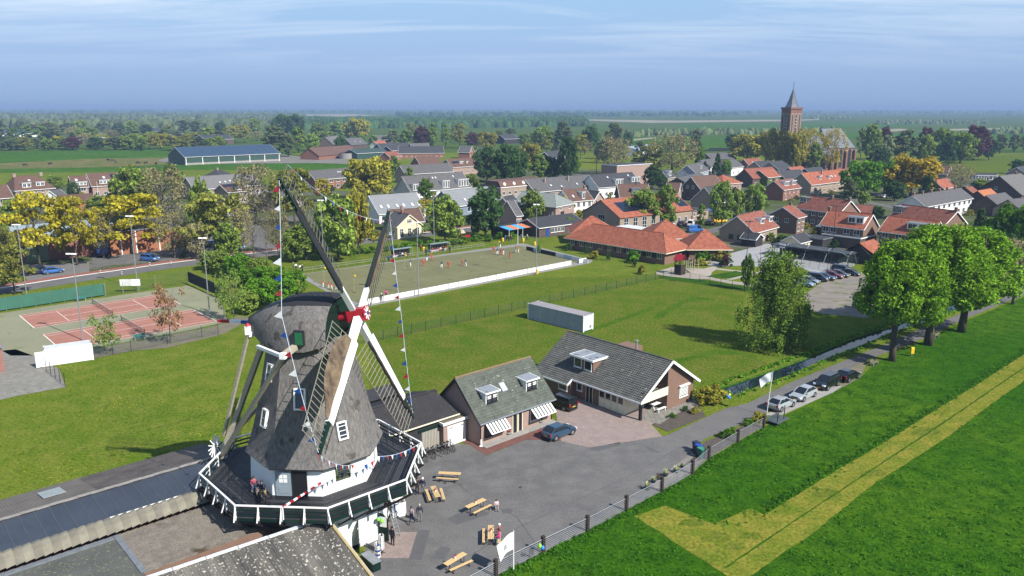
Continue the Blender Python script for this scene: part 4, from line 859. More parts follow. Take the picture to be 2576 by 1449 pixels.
b = MB(); b.poly([(0, 2.4, 0), (W2 / 2 - .1, 2.4, 0), (W2 / 2 - .1, 2.4, 2.5), (0, 2.4, 2.5)]); b.poly([(0, 2.4, 0), (0, 4.6, 0), (0, 4.6, 2.6), (0, 2.4, 2.6)]); b.build('porch_wall', cream, h2)
MB().box(-.02, W2 / 2 - .12, -.06, 2.35, 2.36, 2.52).build('balcony_floor', concrete, h2); MB().box(-.05, W2 / 2 - .12, -.12, -.02, 2.05, 3.05).build('balcony_parapet', cream, h2)
for z in (3.25, 3.45): MB().bar((.25, -.06, z), (W2 / 2 - .12, -.06, z), .05, .05).build('balcony_rail', black, h2)
for i in range(4): MB().bar((1.0 + 1.15 * i, -.06, 3.0), (1.0 + 1.15 * i, -.06, 3.45), .05, .05).build('baluster', black, h2)
MB().box(.02, .32, -.02, .28, 0, 2.36).build('corner_post', black, h2)
def roofpart(nm, y0, y1, xl, nc, nr):
 m = MB(); X = W2 / 2; tilegrid(m, (xl, y1, Z2 - tl * (X - xl)), (xl, y0, Z2 - tl * (X - xl)), (X, y1, Z2), (X, y0, Z2), nc, nr, .045, .06); m.build(nm, tile_lichen, h2)['kind'] = 'stuff'
roofpart('roof_tiles', -.55, 10.4, -.55, 37, 22); roofpart('roof_tiles', 10.4, L2 + .4, -1.35, 21, 25)
m = MB(); tilegrid(m, (W2 + .6, -.55, Z2 - tl * (W2 / 2 + .6)), (W2 + .6, L2 + .4, Z2 - tl * (W2 / 2 + .6)), (W2 / 2, -.55, Z2), (W2 / 2, L2 + .4, Z2), 57, 22, .045, .06); m.build('roof_tiles', tile_lichen, h2)['kind'] = 'stuff'
m = MB(); m.poly([(-.55, -.55, Z2 - tl * (W2 / 2 + .55) - .12), (-.55, L2 + .4, Z2 - tl * (W2 / 2 + .55) - .12), (W2 / 2, L2 + .4, Z2 - .12), (W2 / 2, -.55, Z2 - .12)]); m.poly([(W2 + .6, -.55, Z2 - tl * (W2 / 2 + .6) - .12), (W2 + .6, L2 + .4, Z2 - tl * (W2 / 2 + .6) - .12), (W2 / 2, L2 + .4, Z2 - .12), (W2 / 2, -.55, Z2 - .12)]); m.build('roof_deck', black, h2)
for i in range(38): y = -.55 + (L2 + .95) * i / 38; MB().tube([(W2 / 2, y, Z2 + .05), (W2 / 2, y + .45, Z2 + .07)], [.13, .115], 7).build('ridge_tile', orange if i < 2 or i > 34 else tile_lichen, h2)
for x in (-.6, W2 + .65): MB().bar((W2 / 2, -.58, Z2 - .05), (x, -.58, Z2 - tl * abs(W2 / 2 - x) - .05), .06, .3).build('bargeboard', white, h2)
MB().bar((-.62, -.6, 2.45), (-.62, 10.4, 2.45), .14, .2).build('gutter', white, h2); MB().bar((-1.42, 10.4, 1.93), (-1.42, L2 + .4, 1.93), .14, .2).build('gutter', white, h2); MB().bar((-1.4, 10.38, 1.95), (-.5, 10.38, 2.52), .08, .25).build('bargeboard', white, h2)
# dormer on the yard slope (faces -x)
x0, z0, zt = .95, Z2 - tl * (W2 / 2 - .95), 5.0; xb = W2 / 2 - (Z2 - zt) / tl; ya, yb_ = 8.3, 11.7
b = MB(); pr_ = [(x0, z0 - .2), (x0, zt), (xb + .2, zt), (xb + .2, zt - .3)]; b.rows([[(x, ya, z) for x, z in pr_], [(x, yb_, z) for x, z in pr_]]); b.poly([(x, ya, z) for x, z in pr_]); b.poly([(x, yb_, z) for x, z in pr_][::-1]); do = b.build('dormer', w_brick, h2)
MB().box(x0 - .45, xb + .5, ya - .3, yb_ + .3, zt + .003, zt + .24).build('dormer_roof', white, do)
for q in (ya - .2, (ya + yb_) / 2 + .04): MB().box(x0 - .35, xb + .4, q, q + (yb_ - ya) / 2 + .1, zt + .242, zt + .26).build('dormer_felt', zinc, do)
for q in (.85, 2.55): window(do, x0 - .012, ya + q, z0 + .1, -math.pi / 2, 1.25, zt - z0 - .22, white, 1, flat=True)
# windows: long side faces -x; gable faces -y
for y, w, z, hh in ((11.6, 1.5, .9, 1.2), (9.6, .9, 1.1, 1.1)): window(h2, -.93 if y > 10.4 else -.012, y, z, -math.pi / 2, w, hh, white, 1)
for i in range(3): MB().box(-.05, .01, 7.4 + .55 * i, 7.4 + .55 * i + .07, .05, 2.45).build('door_frame', cream, h2)
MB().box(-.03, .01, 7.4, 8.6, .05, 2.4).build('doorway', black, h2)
for i in range(4): MB().box(-.06, -.004, 2.5 + .98 * i, 3.42 + .98 * i, .1, 1.15).build('cream_panel', cream, h2); window(h2, -.012, 2.96 + .98 * i, 1.2, -math.pi / 2, .9, 1.05, cream, 1)
wn = window(h2, 8.2, -.012, 1.0, 0, 1.7, 1.35, white, 1)
for i in range(6): MB().box(7.42, 8.98, -.05, -.035, 1.2 + .17 * i, 1.29 + .17 * i).build('blind_slat', white, wn).location = (-8.2, .012, -1.0)
MB().box(7.2, 9.2, -.3, 0, 2.4, 2.55).build('awning_box', white, h2); window(h2, 2.5, 2.38, .9, 0, 1.0, 1.3, white, 1); window(h2, 4.0, 1.88, 2.6, 0, 1.1, 2.0, white, 1); MB().box(3.7, 4.6, 2.32, 2.38, .02, 2.1).build('door', M('brown_door', (.08, .05, .03)), h2)
fl = MB().tube([(6.6, 6.2, 5.1), (6.6, 6.2, 6.9)], .14, 10).build('flue', metal, h2); MB().lathe([(.24, 0), (.24, .12), (.02, .2)], 10).build('flue_cap', metal, h2, loc=(6.6, 6.2, 6.95))
MB().box(6.2, 8.8, 7.0, 9.6, 4.6, 5.75).build('rear_dormer', w_brick, h2)
# --- garage with white door
gp = Vector((-7.0, 78.4, 0)); gar = thing('garage', 'flat roofed garage with white up-and-over door between shed and brick house', 'garage', tuple(gp + dA * 1.4 - dB * 2.6), AX)
MB().box(-1.75, 1.65, -2.6, 2.6, 0, 2.55).build('wall', w_pink, gar); MB().box(-1.95, 1.85, -2.85, 2.8, 2.552, 2.82).build('roof_edge', white, gar); MB().box(-1.8, 1.7, -2.7, 2.7, 2.822, 2.85).build('roof', M('mossy_felt', (.20, .17, .12), .95, .3, 1.2, spots=('5a5a34', 3., .6)), gar)
gd = MB().box(-1.25, 1.2, -2.66, -2.6, .03, 2.25).build('garage_door', white, gar)
for x in (-.75, .75): MB().box(x - .16, x + .16, -2.69, -2.662, 1.95, 2.07).build('door_vent', lead, gd)
# --- black corrugated shed behind the mill
ridge0 = Vector(G(915, 1034, 4.6) + (4.6,)); ridge1 = Vector(G(1093, 981, 4.6) + (4.6,)); sh = thing('corrugated_shed', 'black shed with corrugated roof and green trim behind the mill', 'shed', (ridge0.x, ridge0.y, 0), AX)
LL = (ridge1 - ridge0).length; corm = M('black_corrugated', (.05, .045, .045), .7, .2, 1., spots=('9a968e', 5., .67))
m = MB(); corrug(m, (-2, -4.4, 3.2), (LL, -4.4, 3.2), (-2, 0, 4.6), (LL, 0, 4.6), .26, .035); corrug(m, (LL, 4.4, 3.2), (-2, 4.4, 3.2), (LL, 0, 4.6), (-2, 0, 4.6), .26, .035); m.build('roof', corm, sh)
b = MB(); b.box(-1.8, LL - .3, -4.0, 4.0, 0, 3.2); b.build('wall', w_black, sh); MB().poly([(LL - .3, -4.0, 3.2), (LL - .3, 4.0, 3.2), (LL - .3, 0, 4.5)]).build('gable', w_black, sh)
MB().bar((-2, -4.45, 3.12), (LL, -4.45, 3.12), .1, .12).build('gutter', cream, sh); MB().bar((-2, 0, 4.66), (LL, 0, 4.66), .3, .08).build('ridge_cap', corm, sh); MB().bar((LL + .02, -.4, 4.55), (LL + .02, 0, 4.66), .06, .2).build('bargeboard', orange, sh)
MB().box(LL - 5.2, LL - .5, -4.12, -4.02, 2.2, 2.5).build('door_lintel', greenp, sh)
sd = MB().box(LL - 4.8, LL - 1.1, -4.08, -4.02, .05, 2.18).build('sliding_door', M('beige_board', (.46, .43, .36), .8, .1, 2.), sh)
for i in range(18): MB().box(LL - 4.75 + .2 * i, LL - 4.71 + .2 * i, -4.11, -4.082, .05, 2.18).build('door_batten', M('beige_board_gap', (.25, .23, .19)), sd)
for x in (LL - .85, LL - .45): MB().box(x - .15, x + .1, -4.12, -4.02, .02, 2.45).build('door_post', white if x > LL - .6 else bluep, sh)
# second dark roof behind it
s2 = thing('low_shed', 'low black felt roofed lean-to behind the corrugated shed', 'shed', tuple(ridge0 - dB * 6.0 - Vector((0, 0, 4.6))), AX)
MB().box(.5, LL - 1.2, -2.0, 1.8, 0, 3.3).build('wall', w_black, s2); MB().rows([[(0, -2, 3.6), (LL - .9, -2, 3.6), (LL - .9, 2.1, 3.25), (0, 2.1, 3.25)], [(0, -2, 3.7), (LL - .9, -2, 3.7), (LL - .9, 2.1, 3.35), (0, 2.1, 3.35)]]).poly([(0, -2, 3.7), (LL - .9, -2, 3.7), (LL - .9, 2.1, 3.35), (0, 2.1, 3.35)]).build('roof', corm, s2)
# --- long workshop left of the mill
ra_ = Vector(G(-60, 1328, 4.6) + (0,)); rb_ = Vector(G(560, 1146, 4.6) + (0,)); dirL = (rb_ - ra_).normalized(); LW = (rb_ - ra_).length + 1.0; rz = math.atan2(dirL.y, dirL.x)
wk = thing('workshop', 'long low workshop with brown corrugated and dark felt roof beside the mill', 'workshop', tuple(ra_), rz)
brn = M('brown_corrugated', (.115, .092, .085), .8, .25, .6, c2=(.16, .135, .115), spots=('a59f94', 4.5, .665)); brn2 = M('grey_brown_corrugated', (.20, .175, .15), .85, .2, .8, spots=('8d8677', 4., .64))
m = MB(); corrug(m, (LW, 7.2, 3.1), (8.6, 7.2, 3.1), (LW, 0, 4.6), (8.6, 0, 4.6), .22, .03); m.build('roof', brn, wk)
m = MB(); corrug(m, (8.6, 7.2, 3.1), (-4, 7.2, 3.1), (8.6, 0, 4.6), (-4, 0, 4.6), .22, .03); m.build('roof', brn2, wk)
MB().obox((5.9, 4.2, 3.79), (.85, 0, 0), Vector((0, 7.2, -1.5)).normalized() * 1.35, (0, 0, .02)).build('roof_light', M('pale_translucent_sheet', (.40, .45, .45), .6, .1, 2.), wk)
MB().rows([[(-4, 0, 4.6), (LW, 0, 4.6), (LW, -4.75, 4.25), (-4, -4.75, 4.25)], [(-4, 0, 4.4), (LW, 0, 4.4), (LW, -4.75, 4.05), (-4, -4.75, 4.05)]]).poly([(-4, 0, 4.6), (LW, 0, 4.6), (LW, -4.75, 4.25), (-4, -4.75, 4.25)]).build('felt_roof', M('blue_black_felt', (.052, .060, .078), .42, .25, .25, spec=.6, spots=('8b8f92', 7., .70)), wk)
for i in range(24): x = -4 + (LW + 4) * i / 24; MB().obox((x + (LW + 4) / 48, 0, 4.66 + .02 * (i % 2)), ((LW + 4) / 48 + .03, 0, 0), (0, .17, 0), (0, 0, .03)).build('ridge_slab', M('pale_ridge', (.34, .32, .29), .9, .2, 2.), wk)
beige = M('beige_fibre_cement', (.27, .25, .19), .85, .2, 1.2)
beige2 = M('dull_fibre_cement', (.215, .20, .155), .85, .2, 1.2)
for i in range(22): x = -3.5 + (LW + 3) * i / 22; MB().bar((x, -.1, 4.605), (x, -4.7, 4.266), .07, .02).build('felt_seam', M('felt_seam', (.085, .09, .10), .6, .2, 2.), wk)
ne = 40
for i in range(ne):
 x = -4 + (LW + 4.2) * i / ne; wd = (LW + 4.2) / ne; pr_ = [(-4.7, 4.32), (-5.05, 4.34), (-5.55, 4.12), (-5.95, 3.72), (-6.0, 3.60)]
 rows_ = [[(x, y, z) for y, z in pr_], [(x + wd * .45, y, z + .07) for y, z in pr_], [(x + wd, y, z + .11) for y, z in pr_], [(x + wd + .001, y, z) for y, z in pr_]]
 MB().rows(rows_, close=False).build('edge_sheet', (beige, beige2)[i % 2], wk)
MB().bar((8.0, -4.72, 4.36), (LW - 6.5, -4.72, 4.36), .08, .08).build('edge_flashing', white, wk); MB().box(-4, LW + .1, -5.9, 7.0, 0, 3.1).build('wall', w_brick, wk); MB().box(-4, LW + .1, -5.1, -.1, 3.1, 4.03).build('wall', w_dark, wk)
# --- flat roofed annex: felt half and gravel half
an = thing('flat_annex', 'flat roofed annex with gravel and mossy felt roof under the mill stage', 'annex', tuple(ra_ - dB * 0), rz)
xs = 8.0
MB().box(-4, xs, -16, -6.02, 0, 3.3).build('wall', w_brick, an); MB().box(xs + .002, 25.5, -12.6, -6.02, 0, 3.3).build('wall', w_brick, an)
MB().box(-4, xs, -16, -6.03, 3.302, 3.40).build('felt_roof', M('mossy_grey_felt', (.115, .118, .105), .85, .25, .4, spots=('8d8f6a', 6., .60)), an)
MB().box(xs + .01, 25.5, -12.6, -6.03, 3.302, 3.42).build('gravel_roof', grassmat('roof_gravel', (.26, .225, .185), (.215, .185, .155), (.30, .265, .22), .25, 1.2, 7., bump=.02, fc=(.6, 1.4), dirt=((.06, .048, .032), .35, .60)), an)
MB().box(xs - .18, xs + .22, -12.6, -6.03, 3.42, 3.47).build('roof_joint', lead, an); MB().box(-4, xs - .2, -6.6, -6.04, 3.402, 3.45).build('roof_joint', lead, an)
# --- lichened corrugated roof at the front
ct0 = Vector(G(395, 1449, 4.3) + (4.3,)); ct1 = Vector(G(812, 1309, 4.3) + (4.3,)); dc = (ct1 - ct0).normalized()
fs = thing('front_shed', 'front shed with lichen streaked corrugated roof and yellow bargeboard', 'shed', (ct0.x, ct0.y, 0), math.atan2(dc.y, dc.x)); LF = (ct1 - ct0).length + .3
lich = M('lichen_corrugated', (.105, .10, .097), .9, .45, .9, c2=(.19, .175, .145), stretch=(1, .10, .10), spots=('c4bfb2', 4.5, .60))
m = MB(); corrug(m, (-8, -9.5, 2.5), (LF, -9.5, 2.5), (-8, 0, 4.3), (LF, 0, 4.3), .2, .032); m.build('roof', lich, fs)
for i in range(9): x = -8 + (LF + 8) * i / 9; MB().bar((x, .06, 4.36), (x + (LF + 8) / 9 - .05, .06, 4.38), .36, .06).build('ridge_flashing', M('whitewashed_zinc', (.60, .62, .64), .6, .2, 3.), fs)
for k, (dy, mm) in enumerate(((.0, M('yellow_timber', (.52, .40, .16), .8, .15, 3.)), (.14, oldwood))): MB().bar((LF + .03 + dy, .1, 4.33 - .03 * k), (LF + .03 + dy, -9.5, 2.5 - .03 * k), .12, .22).build('bargeboard', mm, fs)
MB().box(-8, LF - .25, -9.3, -.1, 0, 2.45).build('wall', white, fs); MB().poly([(LF - .25, -9.3, 2.45), (LF - .25, -.1, 2.45), (LF - .25, -.1, 4.2)]).build('gable', white, fs); MB().box(LF - .2, LF - .15, -9.3, -4, 0, 1.1).build('wall_skirting', greenp, fs)
MB().box(-8, LF - .25, -.1, 1.0, 0, 3.2).build('rear_wall', w_brick, fs)
bx = thing('storage_box', 'grey topped green storage box against the white mill wall', 'box', tuple(Vector(G(935, 1425) + (0,))), R(-50)); MB().box(-.9, .9, -.35, .35, 0, .75).build('body', greenp, bx); MB().box(-.95, .95, -.4, .4, .752, .82).build('lid', zinc, bx)
# ================================================================ village houses
W1 = lambda n, z=.9, w=1.3, h=1.25, m=None: (n, z, w, h, m or white)
two = lambda n, w=1.3: [(n, .9, w, 1.3, white), (n, 3.4, w, 1.2, white)]
HS = [
 # ---- red roofed houses behind the school
 ('D', 385, 1160, 838, 1212, 8.6, 'terrace_house', 'red tiled house row with dark brick front and small grey dormer at its ridge', dict(w=8.8, he=5.3, roof=tile_red2, wall=w_brick, F=two(6), dorm=[(.05, 2.6, 8.2, .45, 2, w_black)], chim=[(.97, .6), (.6, .4)])),
 ('H', 612, 74, 1062, 118, 8.4, 'semi_detached_house', 'red tiled semi-detached house with white balcony and wide white dormer', dict(w=8.4, he=5.2, roof=tile_red, wall=w_brick, F=[([.12, .3, .62, .85], 3.3, 1.6, 1.3, white), ([.1, .35, .8], .8, 1.7, 1.4, white)], dorm=[(.76, 4.2, 7.7, .28, 2)], chim=[(.02, .6)])),
 ('H', 1345, 12, 1912, 82, 8.6, 'semi_detached_house', 'long red tiled house with pink gable end and chimney beyond the tall green trees', dict(w=9, he=5.2, roof=tile_red2, wall=w_brick, F=two(6), dorm=[(.05, 3.2, 8.1, .35, 2, w_black)], chim=[(.97, .7)])),
 ('H', 1215, 130, 1737, 187, 8.3, 'semi_detached_house', 'red tiled house whose wide white dormer looks over the tall green trees', dict(w=8.6, he=5.1, roof=tile_red, wall=w_brick, F=[([.12, .4, .6, .85], 3.2, 1.6, 1.3, white), (4, .8, 1.6, 1.4, white)], dorm=[(.72, 5.4, 7.6, .28, 2)])),
 ('D', 150, 1275, 243, 1254, 7.6, 'brick_house', 'small red tiled brick house with dark windowed gable beside the terrace row', dict(w=8.6, he=5.0, roof=tile_red2, wall=w_brick, F=[(2, 3.2, 1.3, 1.2, white), (2, .8, 1.3, 1.3, white)], Lw=[([.3, .65], 3.2, 1.2, 1.2, white)], chim=[(.8, .4)])),
 ('D', 1450, 1160, 1935, 1083, 8.2, 'white_terrace', 'white rendered terrace under a grey brown roof with a row of chimneys', dict(w=8.6, he=5.3, roof=tile_grey, wall=w_white, F=[(9, 3.3, 1.8, 1.4, white), (9, .8, 1.8, 1.5, white)], chim=[(f, .7) for f in (.03, .2, .37, .54, .71, .88)])),
 ('D', 335, 935, 765, 893, 8.8, 'terrace_house', 'red tiled terrace with three white dormers below the church', dict(w=9.4, he=4.6, roof=tile_red, wall=w_beige, F=[(10, 3.0, 1.2, 1.1, white), (8, .7, 1.2, 1.3, white)], dorm=[(.28, 1.7, 7.2, .3, 1), (.48, 1.3, 6.9, .25, 1), (.88, 1.3, 6.9, .25, 1)], sky_=[(.58, .45, .9, 1.1), (.66, .45, .9, 1.1)], chim=[(.4, .5, -1.2)])),
 ('D', 60, 1012, 240, 990, 7.6, 'brick_house', 'red roofed house with a long white dormer across its whole front', dict(w=8.2, he=4.6, roof=tile_red2, wall=w_red, F=[(4, 2.7, 1.0, 1.2, white), (3, .5, 1.2, 1.4, white)], dorm=[(.35, 3.6, 7.2, .3, 4), (.78, 3.2, 7.2, .3, 3)], chim=[(.02, .5)])),
 ('D', 2330, 962, 2545, 935, 9.5, 'thatched_farmhouse', 'big thatched farmhouse with grey hipped roof and black gable', dict(w=17, he=3.0, roof=thatchg, wall=w_dark, hipR=5., F=[(3, .8, 1.2, 1.2, white)], Lw=[([.45], 4.2, 1.1, 1.1, white)], chim=[(.6, .9)], trim=None, rows=6)),
 ('D', 2195, 1160, 2390, 1128, 6.4, 'barn', 'grey tiled barn in front of the thatched farmhouse', dict(w=9, he=3.2, roof=tile_grey, wall=w_dark, F=[(2, .8, 1.1, 1.1, white)], cat='barn', trim=None)),
 ('D', 2415, 1200, 2600, 1180, 6.0, 'barn', 'second grey roofed barn beside the thatched farmhouse, with pale end wall', dict(w=9, he=3.0, roof=tile_grey, wall=w_beige, F=[(2, .8, 1.1, 1.1, white)], cat='barn', trim=None)),
 ('D', 1652, 850, 1842, 858, 8.6, 'brick_house', 'purple brown roofed house with chimney next to the yellow tree', dict(w=9, he=5.0, roof=tile_brown, wall=w_brick, F=[([.6, .85], 3.2, 1.3, 1.3, white), (2, .6, 1.3, 1.3, white)], chim=[(.3, .7)])),
 ('D', 1668, 1005, 1790, 985, 6.0, 'brick_house', 'low orange red roofed house tucked beside the yellow tree', dict(w=8, he=3.0, roof=tile_red, wall=w_brick, F=[(2, .8, 1.5, 1.2, white)])),
 ('D', 2058, 932, 2310, 936, 6.8, 'dormer_house', 'dark roofed house pair with wide white dormers by the field', dict(w=9, he=3.2, roof=tile_dark, wall=w_white, F=[(5, .8, 1.4, 1.3, white)], dorm=[(.25, 4.6, 5.9, .25, 4), (.75, 3.4, 5.9, .25, 2)])),
 ('D', 2505, 872, 2640, 850, 7.0, 'brick_house', 'dark blue roofed house at the edge of the field', dict(w=9, he=4.0, roof=tile_dark, wall=w_pink, F=[(4, 2.0, 1.2, 1.2, white)])),
 ('D', 2110, 1112, 2245, 1088, 6.2, 'outbuilding', 'outbuilding with bright orange tiled roof by the white terrace', dict(w=8, he=3.2, roof=M('orange_roof_tiles', (.50, .18, .07), .85, .15, 1.2), wall=w_dark, cat='outbuilding', trim=None)),
 ('D', 1985, 1075, 2060, 1068, 5.5, 'outbuilding', 'small red roofed outbuilding behind the white terrace', dict(w=8, he=3.0, roof=tile_red2, wall=w_dark, cat='outbuilding', trim=None)),
 ('D', 890, 1252, 1065, 1262, 4.4, 'outbuilding', 'low red roofed outbuilding between the red house rows', dict(w=6, he=2.6, roof=tile_red2, wall=w_pink, cat='outbuilding', trim=None)),
 ('H', 925, 408, 1068, 366, 4.8, 'garage', 'garage with bright red pitched roof and black gable by the carport', dict(w=7.5, he=2.5, roof=tile_red, wall=w_black, cat='garage', trim=None)),
 ('H', 1905, 236, 2030, 240, 5.0, 'garage', 'red roofed garage half hidden by dark trees', dict(w=7, he=2.6, roof=tile_red, wall=w_brick, cat='garage', trim=None)),
 ('H', 235, 330, 372, 298, 3.6, 'garden_shed', 'white gabled garden shed with grey roof beside the carport', dict(w=4.6, he=2.2, roof=tile_dark, wall=w_cream, F=[(4, .9, .7, .6, white)], cat='shed')),
 ('C', 2265, 1152, 2515, 1096, 7.2, 'brick_house', 'red roofed house with black gable and two white dormers beside the school', dict(w=10, he=3.4, roof=tile_red2, wall=w_beige, F=[([.2, .4, .7], .8, 1.2, 1.3, white)], dorm=[(.55, 2.2, 5.9, .3, 1), (.92, 2.2, 5.9, .3, 1)], Lw=[([.35, .6], .9, 1.3, 1.2, black)])),
 ('C', 2340, 1312, 2505, 1330, 3.4, 'garden_shed', 'black boarded garden shed with pale gable near the school pavilion', dict(w=4.4, he=2.3, roof=tile_dark, wall=w_black, cat='shed')),
 # ---- houses in the middle of the village
 ('C', 130, 785, 760, 738, 8.4, 'terrace_house', 'long grey roofed terrace with roof vents and rooflights', dict(w=11, he=4.2, roof=tile_grey, wall=w_beige, F=[(12, 1.0, 1.3, 1.4, white)], sky_=[(.3, .35, .8, 1.1), (.45, .2, .8, 1.0), (.72, .3, .8, 1.1), (.85, .2, .8, 1.1), (.97, .25, .8, 1.1)], chim=[(.25, .5, -2, .3), (.62, .5, -2, .3)])),
 ('C', 775, 740, 1212, 712, 9.0, 'terrace_house', 'dark roofed terrace with tall white dormers next to the grey terrace', dict(w=11, he=4.6, roof=tile_dark, wall=w_white, F=[(8, .8, 1.3, 1.5, white)], dorm=[(.5, 4.0, 7.0, .08, 3), (.92, 4.4, 7.3, .2, 3)], sky_=[(.35, .7, .8, 1.), (.85, .75, .8, 1.)])),
 ('C', 500, 892, 738, 873, 8.8, 'villa', 'white fronted villa with bay gable and dark red mansard roof', dict(w=8, he=5.6, roof=tile_brown, wall=w_white, F=[(4, 3.2, 1.2, 1.7, white), (4, .7, 1.4, 1.8, white)], dorm=[(.62, 1.2, 8.0, .05, 1)], chim=[(.96, .6), (.04, .6)], sky_=[(.25, .35, .8, 1.2)])),
 ('C', 95, 905, 430, 928, 8.2, 'hall', 'brick hall with pale grey green hipped mansard roof', dict(w=12, he=5.0, roof=M('pale_green_slate', (.27, .30, .28), .8, .1, 1.), wall=w_pink, hipR=4., F=[(5, 1.0, 1.3, 2.0, white)], Rw=[(2, 3.4, 1.6, .8, white), ([.35], .3, 2.2, 2.6, M('maroon_door', (.12, .03, .03)))], cat='hall')),
 ('C', 770, 895, 885, 905, 7.8, 'gambrel_house', 'small house with white trimmed barn shaped gable between villa and gymnasium', dict(w=7, he=4.6, roof=tile_dark, wall=w_pink, Rw=[([.3, .7], 3.6, .9, 1.4, white), (2, .7, 1.1, 1.4, white)])),
 ('C', 1058, 833, 1372, 830, 7.8, 'brick_house', 'dark brick house with brown roof and pale right gable behind the gymnasium', dict(w=8.4, he=3.8, roof=tile_brown, wall=w_dark, F=[(3, .8, 1.2, 1.2, white)], dorm=[(.55, 3.4, 6.4, .2, 3, w_black)], chim=[(.6, .6)])),
 ('C', 1562, 815, 1702, 820, 7.4, 'brick_house', 'house with cream trimmed gable and brown roof beside the blue parked car', dict(w=7.4, he=4.2, roof=tile_brown, wall=w_pink, Rw=[([.5], 4.6, 1., 1.1, white), (2, .8, 1.2, 1.5, white)])),
 ('C', 1800, 757, 2045, 737, 9.2, 'brick_house', 'large dark gabled house with brown roof', dict(w=11, he=4.2, roof=tile_brown, wall=w_dark, F=[(3, 1.0, 1.2, 1.3, white)], Lw=[([.35, .6], 4.6, 1.1, 1.2, white), ([.7], 1.0, 1.1, 1.1, white)], chim=[(.97, .6)])),
 ('C', 1935, 862, 2120, 838, 7.8, 'brick_house', 'house with steep anthracite roof behind the round green street trees', dict(w=10.5, he=2.9, roof=tile_dark, wall=w_beige, F=[(3, .8, 1.3, 1.3, white)], dorm=[(.45, 1.6, 5.6, .25, 1)])),
 ('C', 2112, 742, 2140, 740, 6.4, 'pavilion_house', 'square house with red pyramid roof in the middle of the village', dict(w=11, he=3.4, roof=tile_red, wall=w_pink, hipL=5., hipR=5., F=[(3, .9, 1.2, 1.3, white)], chim=[(.0, .5)])),
 ('C', 2338, 678, 2620, 658, 8.2, 'brick_house', 'long house with weathered red roof below the church', dict(w=9.5, he=4.4, roof=tile_red2, wall=w_dark, F=[(5, 1.0, 1.2, 1.3, white)], trim=None)),
 ('C', 2330, 578, 2484, 570, 8.2, 'brick_house', 'red roofed house with red gable near the church trees', dict(w=9, he=4.6, roof=tile_red2, wall=w_red, F=[(3, 1.0, 1.2, 1.3, white)], sky_=[(.4, .5, .8, 1.), (.55, .5, .8, 1.)])),
 ('C', 2440, 604, 2620, 594, 7.6, 'brick_house', 'dark roofed house with white windows near the church trees', dict(w=9, he=4.6, roof=tile_dark, wall=w_beige, F=[(4, 3.0, 1.0, 1.1, white)])),
 ('C', 1762, 640, 1900, 612, 8.0, 'brick_house', 'grey roofed house with pale gable and blue solar panels', dict(w=9, he=4.4, roof=tile_grey, wall=M('pale_blue_render', (.42, .47, .52), .8, .06, 1.), Lw=[([.5], 3.6, 1.2, 1.2, white)], F=[(2, 1.0, 1.2, 1.3, white)], dorm=[(.6, 1.4, 6.8, .3, 1)])),
 ('C', 1665, 770, 1890, 715, 4.6, 'solar_shed', 'low grey roofed shed covered with blue solar panels', dict(w=9, he=2.4, roof=tile_grey, wall=w_dark, sol=[(.42, .35, 5, 2)], cat='shed', trim=None)),
 ('C', 1895, 590, 2025, 574, 8.0, 'brick_house', 'grey roofed house beside the tall conifer', dict(w=9, he=4.6, roof=tile_grey, wall=w_white, F=[(3, 1., 1.2, 1.3, white)])),
 ('C', 2150, 590, 2240, 580, 8.0, 'brick_house', 'grey hipped house behind the tall conifer', dict(w=10, he=4.6, roof=tile_grey, wall=w_white, hipL=3., hipR=3., F=[(3, 1., 1.2, 1.3, white)])),
 ('C', 1500, 692, 1575, 680, 6.4, 'brick_house', 'narrow house with large white window box among dark trees', dict(w=7, he=3.2, roof=tile_dark, wall=w_beige, dorm=[(.45, 3.2, 5.8, .1, 3)], F=[(2, .8, 1.2, 1.3, white)])),
 ('C', -50, 1000, 22, 992, 7.6, 'brick_house', 'grey roofed house with pale gable behind the clubhouse', dict(w=7.5, he=3.6, roof=tile_grey, wall=w_pink, Rw=[(2, .8, 1.1, 1.4, white)], F=[(2, .8, 1.1, 1.3, white)])),
 ('C', 325, 510, 485, 490, 7.0, 'barn', 'small black barn behind the village trees', dict(w=10, he=3.0, roof=tile_dark, wall=w_black, cat='barn')),
 ('C', 1170, 455, 1390, 425, 7.0, 'barn', 'pale blue roofed barn half hidden behind the brown trees', dict(w=12, he=3.6, roof=M('pale_blue_sheet', (.36, .42, .50), .5, .1, .4), wall=w_white, cat='barn')),
 ('C', 1940, 522, 2190, 512, 6.5, 'barn', 'long grey barn roof by the stacked black bales', dict(w=13, he=3.0, roof=tile_grey, wall=w_dark, cat='barn', trim=None)),
 ('D', 15, 822, 140, 808, 8.4, 'brick_house', 'dark hipped house in front of the church trees', dict(w=11, he=4.6, roof=tile_dark, wall=w_pink, hipR=3., F=[(3, 1., 1.2, 1.2, white)])),
 ('D', 205, 878, 340, 864, 6.4, 'brick_house', 'little orange roofed house in front of the church trees', dict(w=8, he=3.6, roof=tile_red, wall=w_red, F=[(2, 1., 1.2, 1.2, white)])),
 ('D', 370, 888, 525, 868, 7.0, 'brick_house', 'black roofed house at the foot of the church trees', dict(w=9, he=3.8, roof=tile_dark, wall=w_dark, F=[(3, 1., 1.2, 1.2, white)])),
 ('D', 100, 912, 330, 898, 6.6, 'brick_house', 'long low dark roofed house above the red terrace', dict(w=9, he=3.2, roof=tile_dark, wall=w_dark, F=[(4, 1., 1.2, 1.2, white)])),
 ('D', -90, 905, 45, 893, 7.6, 'brick_house', 'red roofed house with ivy coloured green wall', dict(w=9, he=4.8, roof=tile_red, wall=M('ivy_wall', (.10, .14, .03), .9, .4, 2.), F=[(2, 3., 1., 1.1, white)])),
 # ---- terraces left of the middle
